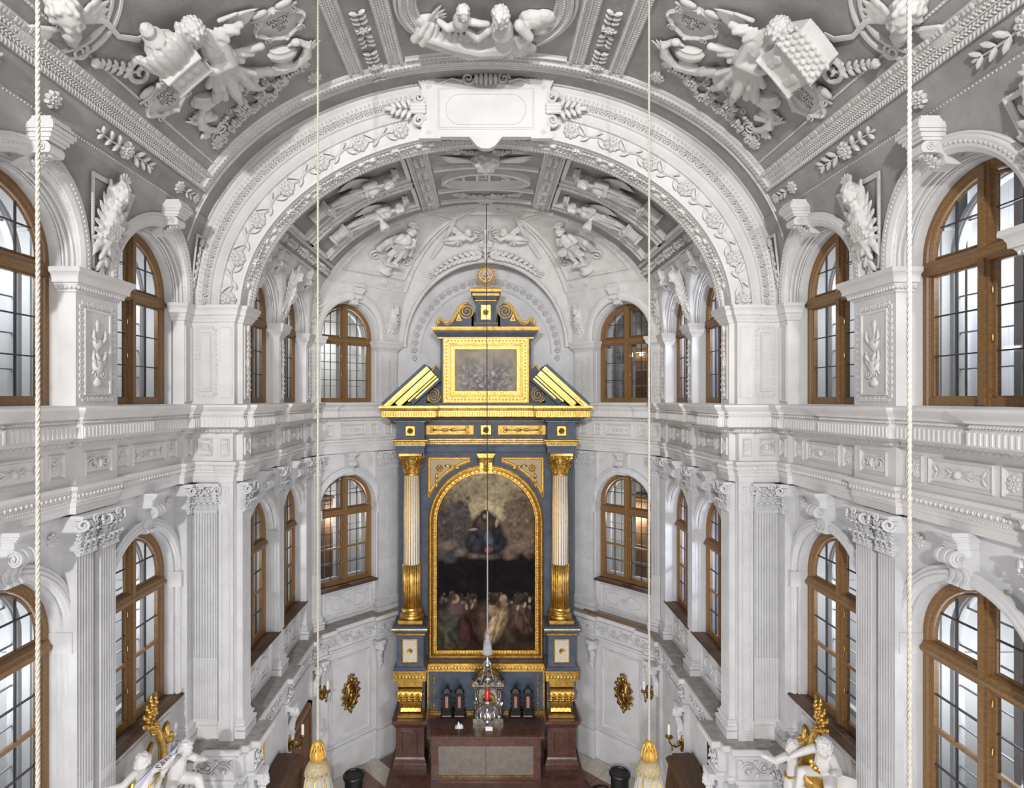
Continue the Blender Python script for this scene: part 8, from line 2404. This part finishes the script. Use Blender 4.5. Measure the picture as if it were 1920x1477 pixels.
for z0, z1 in ((-7.5, -6.75), (-6.65, -5.9)):
    for y0, y1 in ((9.90, 10.22), (10.30, 10.64)):
        mb = MB(); o_frame(mb, -(y1-y0)/2, (y1-y0)/2, -(z1-z0)/2, (z1-z0)/2, .04, .015); put('door_panel', mb.mesh('door_panel', 1, .4), OAK, MIR[-1] @ frame((3.33, (y0+y1)/2, (z0+z1)/2), (0, -1, 0), (0, 0, 1)), d_)
mb = MB(); mb.cap((3.33, 9.90, -6.70), (3.26, 9.90, -6.70), .012, .012, 6); mb.cap((3.26, 9.90, -6.70), (3.26, 10.02, -6.70), .012, .012, 6); mb.box(3.322, 3.33, 9.87, 9.93, -6.80, -6.60); obj('door_handle', mb, BLACK, d_, sx=-1, smooth=.5)
for sx, m1, m2, lab in ((-1, GOLD, PALEM, 'gilt framed picture above the left chancel stall'), (1, EBONY, EBONY, 'black framed picture above the right chancel stall')):
    e = empty('picture', (sx*3.37, 8.45, -5.6), label=lab, cat='picture'); M = MIR[sx] @ frame((3.378, 8.38, -5.42), (0, -1, 0), (0, 0, 1))
    mb = MB(); o_frame(mb, -.20, .20, -.28, .28, .05, .04); put('frame', mb.mesh('frame', 1, .4), m1, M, e)
    mb = MB(); mb.box(-.16, .16, -.24, .24, 0, .008); put('picture_field', mb.mesh('picture_field', 1, False), m2, M, e)
# oak board lying on the ledge of the right splay
b = ob; mb = MB(); bbox(mb, ob, -.66, .84, .35, .38, -4.572, -4.535); obj('ledge_board', mb, OAK, smooth=False, label='long thin oak board lying on the ledge under the lower right apse window', cat='board')
# ------------------------------------------------------------------ putti and gilt cartouches over the side altars
PUTTO = mat('putto_white', (.60, .59, .59), .4, mott=.06, scale=6, spec=.5)
def putto_mesh(key, pose):
    """standing child figure about .62 m tall; pose gives joints; returns a mesh, feet at the origin"""
    if key in CACHE: return CACHE[key]
    mb = MB(); g = lambda n: Vector(pose[n])
    o_head(mb, frame(g('head'), pose.get('hr', (1, 0, 0)), pose.get('hu', (0, 0, 1))), .088, 3)
    limb(mb, [g('head')-Vector((0, 0, .06)), g('chest')], [.045, .06])
    limb(mb, [g('chest'), g('belly'), g('hip')], [.085, .10, .085])
    for s in 'lr':  # both sides
        limb(mb, [g('sh'+s), g('el'+s), g('ha'+s)], [.045, .04, .027])
        d = (g('ha'+s)-g('el'+s)).normalized(); r = d.orthogonal()
        o_hand(mb, frame(g('ha'+s), r, d), .065)
        limb(mb, [g('th'+s), g('kn'+s), g('fo'+s)], [.072, .055, .034])
        o_foot(mb, frame(g('fo'+s)-Vector((0, 0, .02)), pose.get('fd', (0, -1, -.2)), (0, 0, 1)), .09)
    mb.cap(g('hip')+Vector((-.04, .05, 0)), g('hip')+Vector((.04, .05, 0)), .06, .06, 8)
    for w_, e in (('wl', -1), ('wr', 1)):
        if w_ in pose: o_wing(mb, frame(g('chest')+Vector((.03*e, .06, .02)), pose[w_], (0, 0, 1)) , .3, 5, .9, .2)
    CACHE[key] = bake(mb, 'body', .0095, 2); return CACHE[key]
stand = dict(head=(-.03, -.03, .60), hr=(.6, -.8, 0), chest=(0, 0, .44), belly=(.0, -.02, .32), hip=(.01, 0, .24), shl=(-.09, 0, .48), ell=(-.20, -.06, .42), hal=(-.30, -.10, .46), shr=(.09, 0, .48), elr=(.19, -.04, .52), har=(.26, -.08, .60), thl=(-.05, 0, .22), knl=(-.07, -.05, .11), fol=(-.07, 0, .02), thr=(.06, 0, .22), knr=(.10, -.06, .12), **{'for': (.12, 0, .02)})
sit = dict(head=(.06, -.10, .46), hr=(1, .1, 0), hu=(0, -.45, 1), chest=(.02, -.02, .32), belly=(.0, .0, .20), hip=(0, .02, .11), shl=(-.09, -.02, .35), ell=(-.20, -.06, .26), hal=(-.26, -.16, .20), shr=(.10, -.02, .35), elr=(.20, -.08, .27), har=(.22, -.19, .30), thl=(-.06, 0, .10), knl=(-.12, -.18, .12), fol=(-.14, -.22, -.06), thr=(.06, 0, .10), knr=(.16, -.16, .10), **{'for': (.20, -.22, -.08)})
for p_ in (stand, sit): p_['fol'] = p_['fol']; p_['for'] = p_['for']
def put_putto(key, pose, M, lab, sash=True):
    q = dict(pose); q['foR'] = q['for']
    me = putto_mesh(key, {**pose, 'for': pose['for'], 'fol': pose['fol']})
    e = empty('putto', (0, 0, 0), M=M, label=lab, cat='statue')
    put('body', me, PUTTO, M, e)
    if sash:
        mb = MB(); c = Vector(pose['chest']); h = Vector(pose['hip'])
        pts = []
        for i in range(21):
            a = 2*pi*i/20; f = .5+.5*cos(a); p_ = c.lerp(h, .15+.75*(1-f)); pts.append((p_.x+.125*cos(a), p_.y+.115*sin(a)-.0, p_.z))
        mb.tube(pts, .012, 6); put('gilt_sash', mb.mesh('gilt_sash', 1, True), GOLD, M, e)
# gilt frames: reeds and scrolls growing up the wall, in local axes x along the wall, y up, z off the wall
def gilt_sheaf(mb):
    spine = [(-.30, -.85, .05), (-.34, -.55, .10), (-.26, -.25, .14), (-.12, .02, .16), (.0, .22, .16)]
    mb.tube(spine, [.05, .055, .05, .045, .03], 8)
    mb.tube([(.30, -.85, .08), (.40, -.55, .12), (.30, -.30, .14), (.12, -.18, .15), (-.02, -.05, .16)], [.045, .05, .045, .04, .025], 8)
    for i, (a, L) in enumerate(((1.1, .40), (1.35, .44), (1.6, .42), (.85, .36), (.55, .30))):
        mb.tube([(-.02, .12, .15), (-.02+L*.5*cos(a), .12+L*.5*sin(a), .17), (-.02+L*cos(a), .12+L*sin(a), .20)], [.03, .04, .008], 7)
        for k in range(4): f = .4+.15*k; mb.ell((-.02+L*f*cos(a)+.02*(k % 2), .12+L*f*sin(a), .20), (.025, .03, .025), 6, 5)
    for s, (px, py) in enumerate(((-.38, -.60), (-.30, -.20), (.40, -.50), (.22, -.22), (-.2, -.9), (.15, -.75))):
        o_scroll(mb, .11, 1.5, .28, MT(px, py, .12) @ RZ(s), 1 if s % 2 else -1, 18); o_leaf(mb, MT(px, py, .12) @ RZ(s*1.3+.6), .22, .10, .5); o_leaf(mb, MT(px, py, .14) @ RZ(s*1.3+2.2), .2, .09, .5)
    o_rosette(mb, .09, 8, MT(.0, .12, .19))
    for i in range(10): a = i*.7; mb.ell((-.36+.12*cos(a), -.45+.35*sin(a*1.7), .16), (.035, .035, .03), 6, 5)
SHEAF = cached('gilt_sheaf', gilt_sheaf, True)
n2 = BAYS[1]
for sx in (-1, 1):
    s = SIDE[sx]
    M = n2.fr(-.10, .14, -3.98 if sx < 0 else -4.02, sx) 
    put('gilt_cartouche', SHEAF, GOLD, M, None, label='gilded carved sheaf and scrollwork crowning the %s side altar under the window' % s, cat='ornament')
# left pair, with a lettered ribbon
def world(px, py, D): return Vector(P(px, py, D))
put_putto('putto_sit', sit, MT(*world(330, 1478, 6.35)) @ RZ(.9), 'white putto bowing its curly head on the left side altar nearest the arch pier', False)
put_putto('putto_stand', stand, MT(*world(272, 1530, 6.05)) @ RZ(.5), 'white putto leaning under the lettered ribbon on the left side altar')
a, b_ = world(262, 1468, 6.0), world(342, 1392, 6.35); mb = MB(); d = (b_-a)
def rib(u, v): 
    p = a+d*u; return (p.x+.03*sin(u*9)+.05*(v-.5), p.y-.10-.02*cos(u*7), p.z+.13*(v-.5)+.03*sin(u*8))
mb.grid(rib, 30, 3); mb.grid(lambda u, v: (lambda q: (q[0]-.012, q[1]+.02, q[2]))(rib(u, v)), 30, 3)
rb = obj('lettered_ribbon', mb, mat('ribbon_blue', (.50, .52, .60), .5), None, smooth=True, label='pale blue ribbon lettered SAN held above the putti of the left side altar', cat='ribbon')
pm = a+d*.66; text_obj('lettering', ['SAN'], .10, frame((pm.x+.05, pm.y-.16, pm.z+.03), (d.x, d.y*.2, d.z), (-d.z*.6, -.1, abs(d.x))), rb, INK)
# right pair
put_putto('putto_stand', stand, MT(*world(1492, 1500, 6.45)) @ RZ(-.5), 'white putto with outstretched arms and a gilt sash on the right side altar ')
put_putto('putto_sit', sit, MT(*world(1545, 1470, 6.1)) @ RZ(-1.1), 'white putto reclining with raised arm on the right side altar beside the gilt bowl', False)
mb = MB(); c = world(1530, 1455, 6.15); mb.lathe([(.02, -.16), (.10, -.14), (.17, -.05), (.19, .06), (.17, .10), (.14, .08), (.001, .07)], 24, MT(*c) @ RX(.5)); 
for i in range(16): a_ = i*2.4; mb.ell((c.x+.10*cos(a_)*((i % 4)/4+.2), c.y+.05*sin(a_)-.03, c.z+.12+.05*((i*7) % 3)/3), (.035, .03, .035), 7, 5)
obj('gilt_bowl', mb, GOLD, None, smooth=.8, label='gilded bowl heaped with fruit between the putti of the right side altar', cat='bowl')
mb = MB(); a, b_ = world(1520, 1402, 6.35), world(1590, 1470, 6.0); d = b_-a
mb.grid(lambda u, v: (a.x+d.x*u+.04*sin(u*8), a.y+d.y*u-.08, a.z+d.z*u+.16*(v-.5)+.03*sin(u*7)), 30, 3); obj('draped_ribbon', mb, PUTTO, None, smooth=True, label='white stone ribbon trailing over the right side altar', cat='ribbon')
# side altar bodies carrying the figures (mostly below the picture)
for sx in (-1, 1):
    mb = MB(); mb.box(3.78, 4.05, 6.16, 6.82, -7.645, -4.75); mb.box(3.74, 4.05, 6.14, 6.86, -4.75, -4.66)
    obj('side_altar', mb, WHITE2, None, sx=sx, smooth=False, label='white stone side altar block against the %s nave wall under the window' % SIDE[sx], cat='altar')
